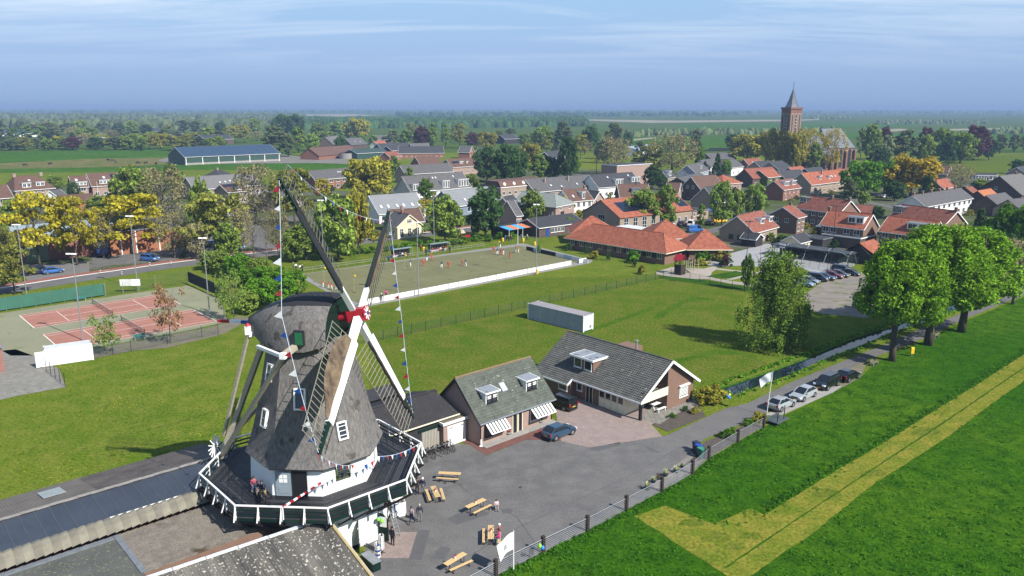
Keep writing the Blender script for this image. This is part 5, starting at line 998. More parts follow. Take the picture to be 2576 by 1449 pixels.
 ('B', 1600, 558, 1800, 550, 8.8, 'brick_house', 'big brown hipped roof house above the terraces', dict(w=11, he=4.8, roof=tile_brown, wall=w_red, hipR=2., F=[(3, 1., 1.2, 1.2, white)])),
 ('B', 1910, 584, 2205, 565, 8.4, 'terrace_house', 'brown roofed terrace with black solar panels and white dormer', dict(w=10, he=4.6, roof=tile_brown, wall=w_pink, F=[(5, 1., 1.2, 1.3, white)], dorm=[(.38, 2.6, 7.0, .35, 3), (.58, 1.2, 6.8, .35, 1)], sol=[(.12, .55, 8, 1)])),
 ('B', 1445, 648, 1930, 622, 8.2, 'terrace_house', 'dark brown roofed terrace behind the white bay terrace', dict(w=9.5, he=4.6, roof=tile_grey, wall=w_pink, F=[(8, 3.0, 1.3, 1.2, white), (8, .6, 1.3, 1.3, white)])),
 ('B', 1465, 757, 2080, 710, 8.6, 'terrace_house', 'dark roofed terrace with white glazed bays on its front', dict(w=10.5, he=3.0, roof=tile_grey, wall=w_white, F=[(9, .7, 1.6, 1.6, white)], dorm=[(.08, 2.6, 5.6, .02, 2), (.58, 3.6, 6.0, .02, 3), (.88, 5.6, 6.0, .02, 4)], sky_=[(.45, .75, .7, 1.), (.5, .75, .7, 1.), (.8, .75, .7, 1.)])),
 ('B', 515, 702, 975, 668, 8.4, 'terrace_house', 'brick terrace with dark roof and dark green panelled front', dict(w=9.5, he=5.0, roof=tile_grey, wall=w_red, F=[(7, 3.1, 1.9, 1.2, white), (7, .7, 1.9, 1.4, white)], sky_=[(.6, .6, .7, 1.), (.65, .6, .7, 1.)])),
 ('B', 1130, 952, 1612, 920, 8.2, 'shop_hall', 'hall with light grey ribbed roof and six rooflights above the cafe', dict(w=14, he=3.4, roof=tile_light, wall=w_white, F=[(5, 1., 1.4, 1.4, black)], sky_=[(f, .33, .9, 1.6) for f in (.11, .26, .45, .59, .78, .92)], cat='hall', rows=26)),
 ('B', 1868, 903, 2325, 860, 8.0, 'shop_hall', 'second hall with pale ribbed roof and blue grey gable', dict(w=13, he=3.6, roof=tile_light, wall=M('blue_grey_cladding', (.24, .31, .40), .7, .08, 1.), F=[(5, 1., 1.4, 1.4, white)], sky_=[(f, .3, .9, 1.4) for f in (.3, .48, .66)], cat='hall', rows=26)),
 ('B', 1385, 1106, 1548, 1140, 6.6, 'cafe', 'cream painted cafe with white trimmed gable and three tall windows', dict(w=7.6, he=3.7, roof=tile_grey, wall=w_cream, F=[(2, 1., 1., 1.2, white)], Rw=[(3, .5, 1.15, 2.3, white, 2, 1), ([.5], 4.2, 1.5, 1.1, white, 3, 1)], trim=cream, chim=[(.55, .6)], cat='cafe')),
 ('B', 1340, 1092, 1645, 1076, 6.2, 'brick_house', 'brown roofed building directly behind the cream cafe', dict(w=10, he=3.2, roof=tile_brown, wall=w_white, F=[(3, .9, 1.2, 1.3, white)], chim=[(.4, .5)])),
 ('B', 2480, 965, 2590, 942, 7.6, 'brick_house', 'dark gabled house with white bay beside the street', dict(w=8.5, he=3.6, roof=tile_dark, wall=w_pink, Rw=[(2, .8, 1.2, 1.4, white)], F=[(2, .8, 1.2, 1.4, white)], dorm=[(.7, 2.2, 6.0, .2, 2)])),
 ('B', 95, 892, 368, 862, 7.4, 'brick_house', 'white and pink brick house behind the striped bunting', dict(w=9, he=5.2, roof=tile_grey, wall=w_pink, F=[(4, 3.3, 1.4, 1.2, white), (4, .8, 1.5, 1.4, white)])),
 # ---- houses behind the tennis courts
 ('A', 145, 760, 368, 746, 9.6, 'brick_house', 'purple brown roofed house with two chimneys and two white dormers', dict(w=12, he=5.0, roof=tile_brown, wall=w_pink, hipL=2.6, hipR=3.4, F=[(5, 3.4, 1.2, 1.1, white), (4, .8, 1.5, 1.4, white)], dorm=[(.32, 3., 7.2, .12, 2), (.68, 3., 7.2, .18, 2)], chim=[(.2, 1.1), (.85, 1.1)], sky_=[(.48, .62, 1., 1.)])),
 ('A', 690, 758, 862, 750, 8.6, 'terrace_house', 'brown roofed terrace house with single rooflight and white window band', dict(w=10, he=4.8, roof=tile_brown, wall=w_pink, F=[(1, 2.9, 3.6, 1.3, white, 4), (2, .7, 1.6, 1.4, white)], dorm=[(.6, 3.6, 6.4, .1, 3)], sky_=[(.35, .6, 1., 1.3)])),
 ('A', 868, 732, 1232, 714, 9.2, 'terrace_house', 'orange ridged brown roof house with black solar panels and white flagpole', dict(w=11, he=4.8, roof=tile_brown, wall=w_pink, F=[(4, .8, 1.5, 1.4, white)], dorm=[(.38, 3.8, 6.6, .1, 3), (.76, 3.6, 6.6, .12, 3)], sky_=[(.42, .6, 1., 1.3)], sol=[(.66, .5, 5, 2)])),
 ('A', 582, 952, 925, 930, 5.6, 'brick_shed', 'orange brick shed with brown tiled roof behind the yellow trees', dict(w=10, he=3.3, roof=tile_brown, wall=w_orange, F=[([.75], 1.2, 1.6, .6, black)], cat='shed', trim=None)),
 ('A', -110, 856, 68, 844, 8.6, 'brick_house', 'brown roofed house cut by the picture edge with white window', dict(w=10, he=4.8, roof=tile_brown, wall=w_pink, F=[(3, 2.9, 1.6, 1.3, white), (3, .7, 1.6, 1.4, white)])),
 ('A', 1868, 768, 2545, 724, 8.6, 'terrace_house', 'very long pale grey roofed terrace with small rooflights', dict(w=12, he=4.4, roof=M('pale_grey_roof_tiles', (.20, .195, .195), .8, .14, 1., bump=.02, bscale=9.), wall=w_beige, F=[(10, 1.0, 1.4, 1.4, white)], sky_=[(.42, .4, .8, 1.), (.5, .4, .8, 1.), (.58, .45, .8, 1.), (.8, .5, .8, 1.)])),
 ('A', 2212, 842, 2425, 824, 7.2, 'brick_house', 'house with white upper windows and solar strip in front of the pale terrace', dict(w=9, he=4.8, roof=tile_brown, wall=w_beige, F=[(3, 2.9, 1.5, 1.3, white), (2, .6, 1.6, 1.4, white)], dorm=[(.6, 2.4, 6.2, .12, 2)], sol=[(.1, .78, 7, 1)])),
 ('A', 2165, 697, 2215, 690, 8.2, 'brick_house', 'black hipped roof house behind the pale terrace', dict(w=12, he=4.6, roof=tile_dark, wall=w_pink, hipL=5., hipR=5., chim=[(.5, .8)])),
 ('A', 500, 905, 600, 885, 6.0, 'garage', 'white fronted garage between the brown roofed houses', dict(w=7, he=3.0, roof=tile_grey, wall=w_white, F=[(2, .9, 1.2, 1.2, white)], cat='garage')),
 # ---- farms in the distance
 ('A', 1760, 466, 2718, 435, 10.5, 'cattle_barn', 'huge blue grey roofed cattle barn with green side wall', dict(w=30, he=5.2, roof=roof_blue, wall=w_green, cat='barn', ohx=.2, trim=white, rows=4)),
 ('B', 530, 472, 945, 442, 8.0, 'barn', 'long brown roofed barn with low brick wall by the muck heap', dict(w=16, he=3.0, roof=tile_brown, wall=w_red, cat='barn', trim=None, rows=6)),
 ('B', 945, 486, 1255, 470, 6.6, 'barn', 'green sheeted barn beside the round silage tank', dict(w=14, he=4.2, roof=roof_green, wall=w_green, cat='barn', rows=6)),
 ('B', 1215, 428, 1535, 416, 8.6, 'barn', 'black roofed barn behind the green barn', dict(w=14, he=4.0, roof=tile_dark, wall=w_dark, cat='barn', rows=6)),
 ('B', 1430, 456, 1885, 452, 8.2, 'barn', 'long black roofed farm range with white trimmed gables', dict(w=12, he=4.0, roof=tile_dark, wall=w_red, F=[(9, 1.2, 1., .8, white)], cat='barn', rows=6)),
 ('B', 1545, 425, 1730, 420, 8.4, 'barn', 'grey barn peeping over the long black farm range', dict(w=10, he=4.0, roof=tile_grey, wall=w_dark, cat='barn', rows=6)),
 ('B', 1310, 452, 1440, 445, 7.0, 'barn', 'black gabled farm shed with white bargeboards', dict(w=10, he=4.0, roof=tile_dark, wall=w_black, cat='barn', rows=6)),
 ('B', 1290, 512, 1410, 502, 6.0, 'brick_house', 'small red roofed farm cottage with white gable', dict(w=8, he=3.2, roof=tile_red2, wall=w_red, F=[(2, .9, 1., 1., white)])),
 ('B', 690, 362, 815, 345, 10, 'farmhouse', 'brown thatched farmhouse among the distant trees', dict(w=15, he=3.4, roof=thatchg, wall=w_dark, hipR=4., trim=None, cat='farmhouse', rows=5)),
 ('B', 890, 375, 1060, 365, 9, 'farmhouse', 'grey roofed farmhouse beside the bronze tree', dict(w=13, he=3.6, roof=tile_grey, wall=w_dark, sky_=[(.4, .4, 1., 1.), (.7, .4, 1., 1.)], cat='farmhouse', trim=None, rows=5)),
 ('B', 1185, 402, 1290, 396, 7, 'farmhouse', 'red roofed white farmhouse among the distant trees', dict(w=9, he=3.4, roof=tile_red, wall=w_white, cat='farmhouse', rows=5)),
 ('B', 2055, 448, 2175, 450, 8.6, 'gambrel_house', 'house with rounded white trimmed gable near the purple tree', dict(w=9, he=4.6, roof=tile_grey, wall=w_red, Rw=[([.5], 4.6, 1.1, 1.6, white), (2, 1., 1.2, 1.4, white)])),
 ('B', 2240, 464, 2350, 468, 8.2, 'gambrel_house', 'pale house with white trimmed gable behind the dark trees', dict(w=8.5, he=4.4, roof=tile_grey, wall=w_pink, Rw=[([.5], 4.6, 1.1, 1.4, white)])),
 ('B', 2450, 335, 2600, 330, 9, 'barn', 'open black barn at the edge of the wood', dict(w=14, he=5., roof=tile_dark, wall=w_black, cat='barn', rows=5)),
 ('B', 1170, 345, 1340, 340, 8, 'barn', 'long grey barn in the distant farm hamlet', dict(w=14, he=4., roof=tile_grey, wall=w_dark, cat='barn', rows=4)),
 ('A', 0, 286, 385, 283, 9, 'barn', 'long blue grey barn at the far tree line', dict(w=26, he=5., roof=roof_blue, wall=w_white, cat='barn', rows=4)),
 ('A', 2000, 345, 2280, 335, 9, 'barn', 'dark slate barn behind the cattle barn', dict(w=20, he=5., roof=tile_dark, wall=w_dark, cat='barn', rows=4)),
 ('A', 850, 318, 985, 305, 8, 'barn', 'white edged barn gable among the far trees', dict(w=16, he=4., roof=tile_grey, wall=w_white, cat='barn', rows=4)),
 ('A', 1500, 275, 1600, 270, 8, 'barn', 'black barn with white trimmed gable among the far trees', dict(w=14, he=4., roof=tile_dark, wall=w_black, cat='barn', rows=4)),
 ('A', 1640, 300, 1790, 292, 8, 'barn', 'dark barn with white gable edge left of the cattle barn', dict(w=14, he=4., roof=tile_dark, wall=w_black, cat='barn', rows=4)),
]
for k, x1, y1, x2, y2, zr, nm, lb, kw in HS: gable(k, x1, y1, x2, y2, zr, nm, lb, **kw)
# ---- cattle barn details: white posts along the side
bn = [o for o in bpy.data.objects if o.name == 'cattle_barn'][0]; Lb = (Vector(T('A', 2718, 435, 10.5)) - Vector(T('A', 1760, 466, 10.5))).length
for i in range(7): MB().box(-Lb / 2 + 1 + (Lb - 2) * i / 6 - .2, -Lb / 2 + 1 + (Lb - 2) * i / 6 + .2, -15.12, -15.0, 0, 5.0).build('side_post', white, bn)
MB().box(-Lb / 2 + .3, Lb / 2 - .3, -15.08, -15.0, .05, 1.3).build('base_panel', concrete, bn)
# ---- school: hipped wings round a flat core
sch = dict(roof=tile_red, wall=w_brick, trim=cream, ohe=.9)
dk = M('dark_window_band', (.03, .033, .036), .25, .2, 1.)
o = house('school', 'long low school wing with red hipped roof and dark window front', T('G', 815, -4, 6.5), T('G', 1530, 91, 6.5), 6.5, 9.0, 3.5, hipL=4.2, hipR=3.6, F=[(10, 1.25, 1.25, 1.35, cream)], Rw=[([.55, .82], .2, .9, 2.4, black)], cat='school', rows=22, **sch)
for f in range(10): MB().box(-14 + 2.75 * f, -12.4 + 2.75 * f, -4.53, -4.5, 1.3, 2.6).build('window_band', dk, o)
house('school_pavilion', 'square school pavilion with red pyramid roof and three small white windows', T('C', 1938, 1287, 6.8), T('C', 1952, 1287, 6.8), 6.8, 9.4, 3.5, hipL=4.4, hipR=4.4, Rw=[([.25, .42, .59], 1.1, .75, 1.2, cream)], cat='school', rows=18, **sch)
house('school_pavilion', 'rear school pavilion with red pyramid roof behind the long wing', T('C', 1545, 1192, 6.8), T('C', 1560, 1192, 6.8), 6.8, 10.5, 3.5, hipL=5., hipR=5., F=[(2, 1.6, 1.2, .7, cream)], Rw=[([.8], 1.8, 1.2, .6, cream)], cat='school', rows=18, **sch)
house('school_pavilion', 'school pavilion with red pyramid roof at the playground end by the clubhouse', T('C', 795, 1153, 6.8), T('C', 815, 1153, 6.8), 6.8, 11, 3.5, hipL=5., hipR=5., F=[(2, 1.2, 1.2, 1.2, cream)], cat='school', rows=18, **sch)
c = Vector(T('G', 1560, 60, 3) + (0,)); en = flat('school_link', 'flat roofed school entrance with bright yellow double door and white fascia', tuple((Vector(T('G', 1850, 330) + (0,)) - dA * .5 - dB * 3.4).xy), 5.0, 8.5, 2.9, AX, w_brick, cat='school', trim=white, roofm=M('pale_roof_felt', (.55, .57, .60), .7, .1, .6))
MB().box(1.2, 2.9, -4.32, -4.26, .02, 2.35).build('entrance_door', yellowp, en); MB().box(1.4, 1.95, -4.36, -4.325, .9, 2.1).build('door_pane', glass, en); MB().box(2.15, 2.7, -4.36, -4.325, .9, 2.1).build('door_pane', glass, en)
flat('school_link', 'flat white roofed corridor between the red school roofs', tuple((Vector(T('C', 1230, 1275, 3.6))).to_tuple()), 12, 9, 3.2, AX - math.pi / 2, w_brick, cat='school', trim=white, roofm=M('pale_roof_felt', (.55, .57, .60)))
# gymnasium with solar roof
gy = house('gymnasium', 'gymnasium with red roof covered by dark solar panels and tall windows', T('C', 890, 992, 9.0), T('C', 1640, 922, 9.0), 9.0, 16, 4.8, tile_red, w_beige, F=[([.08, .2, .32, .44, .55], .6, 1.9, 3.6, white, 2, 2), ([.72, .8, .9], 1.0, 1.2, 1.8, white)], Lw=[([.52], .6, 3.0, 4.2, white, 3, 2)], sol=[(.12, .32, 12, 3), (.88, .3, 4, 3)], cat='gymnasium', trim=None)
# clubhouse with the blue and orange awning
cb = house('clubhouse', 'black clubhouse with dark roof and pale windows beside the pitch', T('C', 150, 1182, 4.8), T('C', 612, 1126, 4.8), 4.8, 9.5, 2.9, tile_dark, w_dark, F=[([.3, .37, .44, .51], .9, 1.5, 1.3, white)], cat='clubhouse')
MB().box(-6.2, -5.1, -4.85, -4.77, .02, 2.3).build('door', bluep, cb)
aw = thing('terrace_awning', 'blue and orange striped awning over the clubhouse terrace', 'awning', tuple(Vector(T('C', 60, 1262, 2.9) + (2.9,))), AX + R(3))
for i, m in enumerate((paint('sky_blue_cloth', (.05, .30, .62), .8, 0), M('orange_cloth', (.55, .17, .05)), paint('sky_blue_cloth', 0), M('orange_cloth', 0), paint('sky_blue_cloth', 0))):
 x = -5.5 + 2.2 * i; MB().rows([[(x, 1.8, .35), (x + 2.18, 1.8, .35), (x + 2.18, -2.0, -.25), (x, -2.0, -.25)], [(x, 1.8, .42), (x + 2.18, 1.8, .42), (x + 2.18, -2.0, -.18), (x, -2.0, -.18)]]).poly([(x, 1.8, .42), (x + 2.18, 1.8, .42), (x + 2.18, -2.0, -.18), (x, -2.0, -.18)]).build('awning_stripe', m, aw)
for x in (-5.3, 0, 5.3): MB().tube([(x, -1.9, -2.9), (x, -1.9, -.2)], .06, 6).build('awning_post', white, aw)
MB().box(-5.6, 5.6, 1.85, 5.0, -2.9, .3).build('terrace_back', w_black, aw)
# flat buildings
flat('changing_block', 'flat brick block with five small white windows by the parked vans', T('C', 1740, 1190), 16, 6, 3.0, AX - R(4), w_pink, F=[([.25, .35, .45, .55, .65], 1.4, .8, 1.1, white)], trim=lead)
o = flat('flat_terrace', 'flat roofed terrace with brown mansard band and diamond windows', T('B', 2620, 1000), 24, 9, 6.0, AX, w_beige, F=[(8, 3.3, 1.4, 1.3, white), (8, .8, 1.6, 1.4, white)], trim=white)
MB().rows([[(-12.2, -4.7, 6.0), (12.2, -4.7, 6.0), (12.2, -3.2, 8.4), (-12.2, -3.2, 8.4)]] * 2).poly([(-12.2, -4.7, 6.3), (12.2, -4.7, 6.3), (12.2, -3.2, 8.4), (-12.2, -3.2, 8.4)]).build('mansard', tile_brown, o)
MB().box(-12.2, 12.2, -3.2, 4.6, 6.3, 8.4).build('attic', tile_brown, o)
for i in range(5): b = MB(); cx = -9.6 + 4.8 * i; b.poly([(cx - .7, -4.05, 7.35), (cx, -4.42, 6.65), (cx + .7, -4.05, 7.35), (cx, -3.66, 8.05)]); b.build('diamond_window', white, o)
flat('apartment_block', 'pink flat roofed block with white window rising behind the dark terrace', T('C', 1150, 830), 24, 10, 9.2, AX - R(3), w_pink, Rw=[([.5], 7.2, 1.2, 1.4, white)], trim=white)
o = flat('warehouse', 'warehouse with pale flat roof, brick wall and green doors behind yellow trees', tuple((Vector(G(120, 656) + (0,)) - dB * 13).xy), 38, 26, 5.2, AX, w_red, roofm=M('pale_green_roof', (.40, .46, .46), .6, .12, .2), trim=lead)
for x in (-10, -2): MB().box(x - 2.4, x + 2.4, -13.06, -13.0, .02, 4.2).build('roller_door', M('sage_green_door', (.22, .30, .20)), o)
o = flat('workshop_hall', 'brick hall with white pipe posts beside the parking lot', tuple((Vector(G(372, 634) + (0,)) - dB * 7).xy), 17, 14, 5.6, AX, w_orange, trim=lead)
for x in (-6, -2.5, 3): MB().box(x - .12, x + .12, -7.2, -7.0, 0, 5.6).build('drain_pipe', white, o)
flat('brick_hut', 'reddish brick hut corner beside the tennis courts', tuple((Vector(G(18, 935) + (0,)) - dA * 5.0 - dB * 3.5).xy), 9.6, 7, 3.4, AX, M('rosy_brick', (.36, .17, .14), .9, .1, 1.5), trim=lead, roofm=M('rosy_tiles', (.42, .25, .22), .9, .1, 1.5))
flat('garage_block', 'low flat garage block with black felt roof by the basketball cage', T('H', 800, 430), 10, 8, 2.8, AX - math.pi / 2, w_dark, trim=white)
flat('garden_store', 'small flat roofed black store by the carport', T('H', 480, 440), 6, 5, 2.4, AX - math.pi / 2, w_black, trim=lead)
flat('garage_block', 'grey felt roofed garage row under the white balcony house', T('H', 690, 345), 9, 6, 2.8, AX - math.pi / 2, w_dark, trim=white)
# carport: long roof on posts
a_ = Vector(T('H', 80, 405, 2.7) + (0,)); b_ = Vector(T('H', 870, 505, 2.7) + (0,)); d_ = b_ - a_
cp = thing('carport', 'long black flat roofed carport along the school yard', 'carport', tuple((a_ + b_) / 2), math.atan2(d_.y, d_.x)); Lc = d_.length
MB().box(-Lc / 2, Lc / 2, -2.6, 2.6, 2.5, 2.78).build('roof', M('grey_black_felt', (.06, .066, .075), .6, .1, .5), cp)
for i in range(9):
 for y in (-2.3, 2.3): MB().box(-Lc / 2 + .3 + (Lc - .6) * i / 8 - .08, -Lc / 2 + .3 + (Lc - .6) * i / 8 + .08, y - .08, y + .08, 0, 2.5).build('post', black, cp)
MB().box(-Lc / 2, Lc / 2, 2.4, 2.5, 0, 2.4).build('back_panel', w_black, cp)
# ---- church
TH = R(21); cY = 453.; tcx = at(cY, 1990); ch = thing('church', 'brick village church with square tower and pointed slate spire', 'church', (tcx, cY + 4, 0), TH)
cbr = M('church_brick', (.27, .135, .105), .9, .12, 1.); stone = M('pale_stone', (.50, .42, .35), .9, .1, 1.); slate = M('church_slate', (.13, .15, .19), .5, .15, .3)
s = 3.9; tower = MB().box(-s, s, -s, s, 0, 34.6).build('tower', cbr, ch)
MB().box(-s - .35, s + .35, -s - .35, s + .35, 34.602, 35.6).build('cornice', cbr, tower); MB().box(-s - .2, s + .2, -s - .2, s + .2, 20, 20.5).build('string_course', stone, tower)
for f in (0, 1):
 for i in range(3):
  x = (i - 1) * 2.5
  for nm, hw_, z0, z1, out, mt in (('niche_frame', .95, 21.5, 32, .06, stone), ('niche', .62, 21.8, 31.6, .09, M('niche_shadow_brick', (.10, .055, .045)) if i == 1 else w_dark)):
   pts = [(x - hw_, z0), (x + hw_, z0), (x + hw_, z1 - hw_)] + [(x + hw_ * math.cos(R(a)), z1 - hw_ + hw_ * math.sin(R(a)) * 1.4) for a in range(20, 180, 20)] + [(x - hw_, z1 - hw_)]
   q = [(p[0], -s - out, p[1]) for p in pts] if f == 0 else [(-s - out, -p[0], p[1]) for p in pts]; MB().poly(q).build(nm, mt, tower)
 for i in range(5): z = 22.5 + 1.7 * i; (MB().box(-.5, .5, -s - .35, -s - .12, z, z + .5) if f == 0 else MB().box(-s - .35, -s - .12, -.5, .5, z, z + .5)).build('louvre', stone, tower)
MB().lathe([(3.9, 0), (3.1, 1.6), (2.0, 4.4), (1.0, 7.6), (.12, 10.6)], 8, (0, 0, 35.6)).build('spire', slate, ch); MB().tube([(0, 0, 46), (0, 0, 49.5)], .12, 5).build('finial', black, ch)
for nm, x0, x1, hw_, zr, he in (('nave', 4.2, 22, 9.5, 19.5, 9.5), ('choir', 22.0, 41, 7.2, 23.5, 13.0)):
 b = MB(); b.box(x0, x1, -hw_, hw_, 0, he); nv = b.build(nm, cbr, ch)
 rx1 = x1 - (4.5 if nm == 'choir' else 0); m = MB(); slope(m, (x0, -hw_ - .4, he - .3), (x1 + .4, -hw_ - .4, he - .3), (x0, 0, zr), (rx1, 0, zr), 8); slope(m, (x1 + .4, hw_ + .4, he - .3), (x0, hw_ + .4, he - .3), (rx1, 0, zr), (x0, 0, zr), 8)
 slope(m, (x1 + .4, -hw_ - .4, he - .3), (x1 + .4, hw_ + .4, he - .3), (rx1, 0, zr), (rx1, 0, zr), 8) if nm == 'choir' else m.poly([(x1, -hw_, he), (x1, hw_, he), (x1, 0, zr)]); m.poly([(x0, -hw_, he), (x0, hw_, he), (x0, 0, zr)]); m.build('roof', slate, ch)
 n = 4 if nm == 'nave' else 3
 for i in range(n):
  x = x0 + (x1 - x0) * (i + .5) / n; hh = he - 2
  MB().poly([(x - 1.1, -hw_ - .03, 1.5), (x + 1.1, -hw_ - .03, 1.5), (x + 1.1, -hw_ - .03, hh), (x, -hw_ - .03, hh + 1.4), (x - 1.1, -hw_ - .03, hh)]).build('lancet_window', glass, nv)
  MB().box(x + (x1 - x0) / n / 2 - .5, x + (x1 - x0) / n / 2 + .5, -hw_ - 1.4, -hw_, 0, he - 2).build('buttress', cbr, nv); MB().box(x + (x1 - x0) / n / 2 - .55, x + (x1 - x0) / n / 2 + .55, -hw_ - 1.5, -hw_ - .0, he - 1.998, he - 1.5).build('buttress_cap', stone, nv)
 if nm == 'choir':
  for y in (-3.4, 3.4): MB().poly([(x1 + .03, y - 1, 2), (x1 + .03, y + 1, 2), (x1 + .03, y + 1, he - 2), (x1 + .03, y, he - .8), (x1 + .03, y - 1, he - 2)]).build('lancet_window', glass, nv)
  for y in (-hw_, 0, hw_): MB().box(x1, x1 + 1.3, y - .5, y + .5, 0, he - 1.5).build('buttress', cbr, nv)
# ================================================================ trees
def leafmesh(name, centers, rads, per, size, rs, up=.35, droop=0.0, flat_=1.0):
 """leaf-sized faces scattered through clumps; every face its own island so each leaf differs in tone"""
 n = len(centers); C = np.repeat(np.asarray(centers, float), per, 0); Rr = np.repeat(np.asarray(rads, float), per)
 v = rs.normal(size=(n * per, 3)); v /= np.linalg.norm(v, axis=1)[:, None] + 1e-9
 rr = Rr * rs.uniform(.45, 1.0, n * per) ** .6
 pos = C + v * rr[:, None] * np.array([1, 1, flat_]); pos[:, 2] -= droop * rs.uniform(0, 1, n * per) ** 2
 nr = v * .7 + rs.normal(size=v.shape) * .55 + np.array([0, 0, up]); nr /= np.linalg.norm(nr, axis=1)[:, None]
 a = np.cross(nr, rs.normal(size=v.shape)); a /= np.linalg.norm(a, axis=1)[:, None] + 1e-9; b = np.cross(nr, a)
 s = size * rs.uniform(.6, 1.35, n * per)[:, None]; w = .62
 q = np.stack([pos - a * s, pos - b * s * w + nr * s * .12, pos + a * s, pos + b * s * w + nr * s * .12], 1).reshape(-1, 3)
 N4 = n * per; me = bpy.data.meshes.new(name); me.vertices.add(N4 * 4); me.vertices.foreach_set('co', q.ravel().astype(np.float32))
 me.loops.add(N4 * 4); me.loops.foreach_set('vertex_index', np.arange(N4 * 4, dtype=np.int32)); me.polygons.add(N4); me.polygons.foreach_set('loop_start', np.arange(0, N4 * 4, 4, dtype=np.int32))
 me.update(calc_edges=True); return me
def limbs(name, H, rt, spread, n, rs, z0=.28, mat=None, bend=.3, sub=2):
 b = MB(); lean = rs.uniform(-.03, .03, 2) * H
 top = Vector((lean[0], lean[1], H * .82)); b.tube([(0, 0, -.2), (lean[0] * .2, lean[1] * .2, H * .15), (lean[0] * .5, lean[1] * .5, H * .45), top], [rt * 1.25, rt, rt * .65, rt * .12], 8)
 for i in range(n):
  a = 2.4 * i + rs.uniform(-.3, .3); f = z0 + (.72 - z0) * (i / max(1, n - 1)); p = Vector((lean[0] * f, lean[1] * f, H * f)); L = spread * rs.uniform(.6, .95) * (1 - .35 * (f - z0))
  e = p + Vector((math.cos(a) * L, math.sin(a) * L, H * rs.uniform(.16, .3))); mid = p.lerp(e, .5) + Vector((0, 0, -H * .03)); b.tube([p, mid, e], [rt * .42, rt * .26, rt * .06], 5)
  for k in range(sub):
   q = p.lerp(e, rs.uniform(.4, .8)); e2 = q + Vector(tuple(rs.normal(size=2) * L * .35) + (H * rs.uniform(.06, .2),)); b.tube([q, e2], [rt * .16, rt * .03], 4)
 return b.mesh(name, mat or bark, smooth=True)
def crown_pts(R0, z0, z1, n, rs, shape='round', lump=.25):
 """clump centres in an uneven envelope"""
 pts = []; rad = []; ph = rs.uniform(0, 6.28, 6)
 while len(pts) < n:
  t = rs.uniform(0, 1); a = rs.uniform(0, 2 * math.pi)
  env = {'round': math.sin(math.pi * min(.97, .13 + t * .84)) ** .55, 'tall': math.sin(math.pi * min(.97, .14 + t * .82)) ** .75, 'broad': math.sin(math.pi * min(.95, .25 + t * .68)) ** .4,
               'cone': 1.02 - t, 'vase': .35 + .65 * math.sin(math.pi * min(.95, .12 + t * .68)), 'weep': (1.02 - t) ** .5 * (.8 + .2 * min(1, t / .15)), 'dome': (1.0 - (t * .96) ** 2.2) ** .5 * (.72 + .28 * min(1, t / .2))}[shape]
  env *= 1 + lump * (.5 * math.sin(a * 2 + ph[0] + t * 3) + .5 * math.sin(a * 3 + ph[1] - t * 5))
  rr = R0 * env * (1 - rs.uniform(0, 1) ** 2.2 * .75); pts.append((math.cos(a) * rr, math.sin(a) * rr, z0 + (z1 - z0) * t)); rad.append(R0 * rs.uniform(.16, .30))
 return pts, rad
rs = np.random.RandomState(11)
SH = {}      # shape: list of (crown mesh, trunk mesh, base radius, base height)
def addshape(k, R0, H, z0, n, per, size, shape, nl, rt, lump=.25, up=.35, droop=0., mat=None, flat_=1., radk=1.0):
 p, r = crown_pts(R0 * .86, z0, H * .95, n, rs, shape, lump); r = [x * radk for x in r]
 SH.setdefault(k, []).append((leafmesh('crown', p, r, per, size, rs, up, droop, flat_), limbs('trunk', H, rt, R0 * .8, nl, rs, mat=mat), R0, H))
for i in range(3): addshape('round', 4.5, 10, 2.0, 64, 62, .36, 'round', 9, .24)
for i in range(2): addshape('broad', 5.5, 10, 2.6, 70, 62, .38, 'broad', 10, .27, lump=.3)
for i in range(2): addshape('tall', 2.8, 11, 1.5, 54, 60, .30, 'tall', 8, .18, lump=.3)
for i in range(2): addshape('twig', 4.6, 11, 2.6, 95, 26, .21, 'vase', 16, .24, lump=.3, mat=palebark, radk=.9)
addshape('bare', 3.6, 11, 3.0, 40, 14, .14, 'vase', 18, .20, mat=palebark)
for i in range(2): addshape('tier', 5.0, 11, 3.0, 58, 60, .32, 'broad', 12, .22, lump=.35, flat_=.38, radk=1.25)
addshape('cone', 2.4, 11, .6, 85, 44, .30, 'cone', 4, .2, lump=.12)
addshape('sparse', 2.6, 6, 1.4, 42, 22, .17, 'vase', 12, .09, mat=palebark)
for i in range(2): addshape('hero', 7.2, 17, 6.3, 200, 150, .20, 'dome', 12, .46, lump=.3, up=.45, radk=.72)
addshape('weep', 6.0, 15, 1.0, 190, 125, .15, 'weep', 12, .3, lump=.38, up=.15, droop=2.6, radk=.62)
for i in range(2): addshape('bush', 1.5, 2.2, .15, 30, 46, .16, 'round', 5, .05)
LM = {k: leafmat('leaf_' + k, *v) for k, v in dict(
 green=((.072, .115, .022), .40, .35, '7f923e'), dark=((.034, .070, .020), .40, .3), vivid=((.048, .102, .010), .40, .38, '5f8a24'), hero=((.050, .105, .009), .45, .4, '6f9428'),
 lime=((.095, .165, .018), .35, .4), yellow=((.235, .215, .018), .40, .4, 'aaa030'), gold=((.29, .215, .020), .35, .4), bronze=((.165, .168, .028), .42, .35, '958f34'), olive=((.125, .142, .036), .42, .35, '87883c'), thin=((.21, .185, .03), .40, .35, 'a09238'),
 twig=((.185, .165, .080), .40, .3), purple=((.065, .030, .034), .40, .25), blossom=((.17, .20, .10), .45, .35), light=((.090, .142, .030), .40, .38, '7c9440'), grey=((.092, .120, .050), .40, .35), red=((.17, .10, .05), .4, .35), birch=((.060, .108, .020), .42, .38, '748f36')).items()}
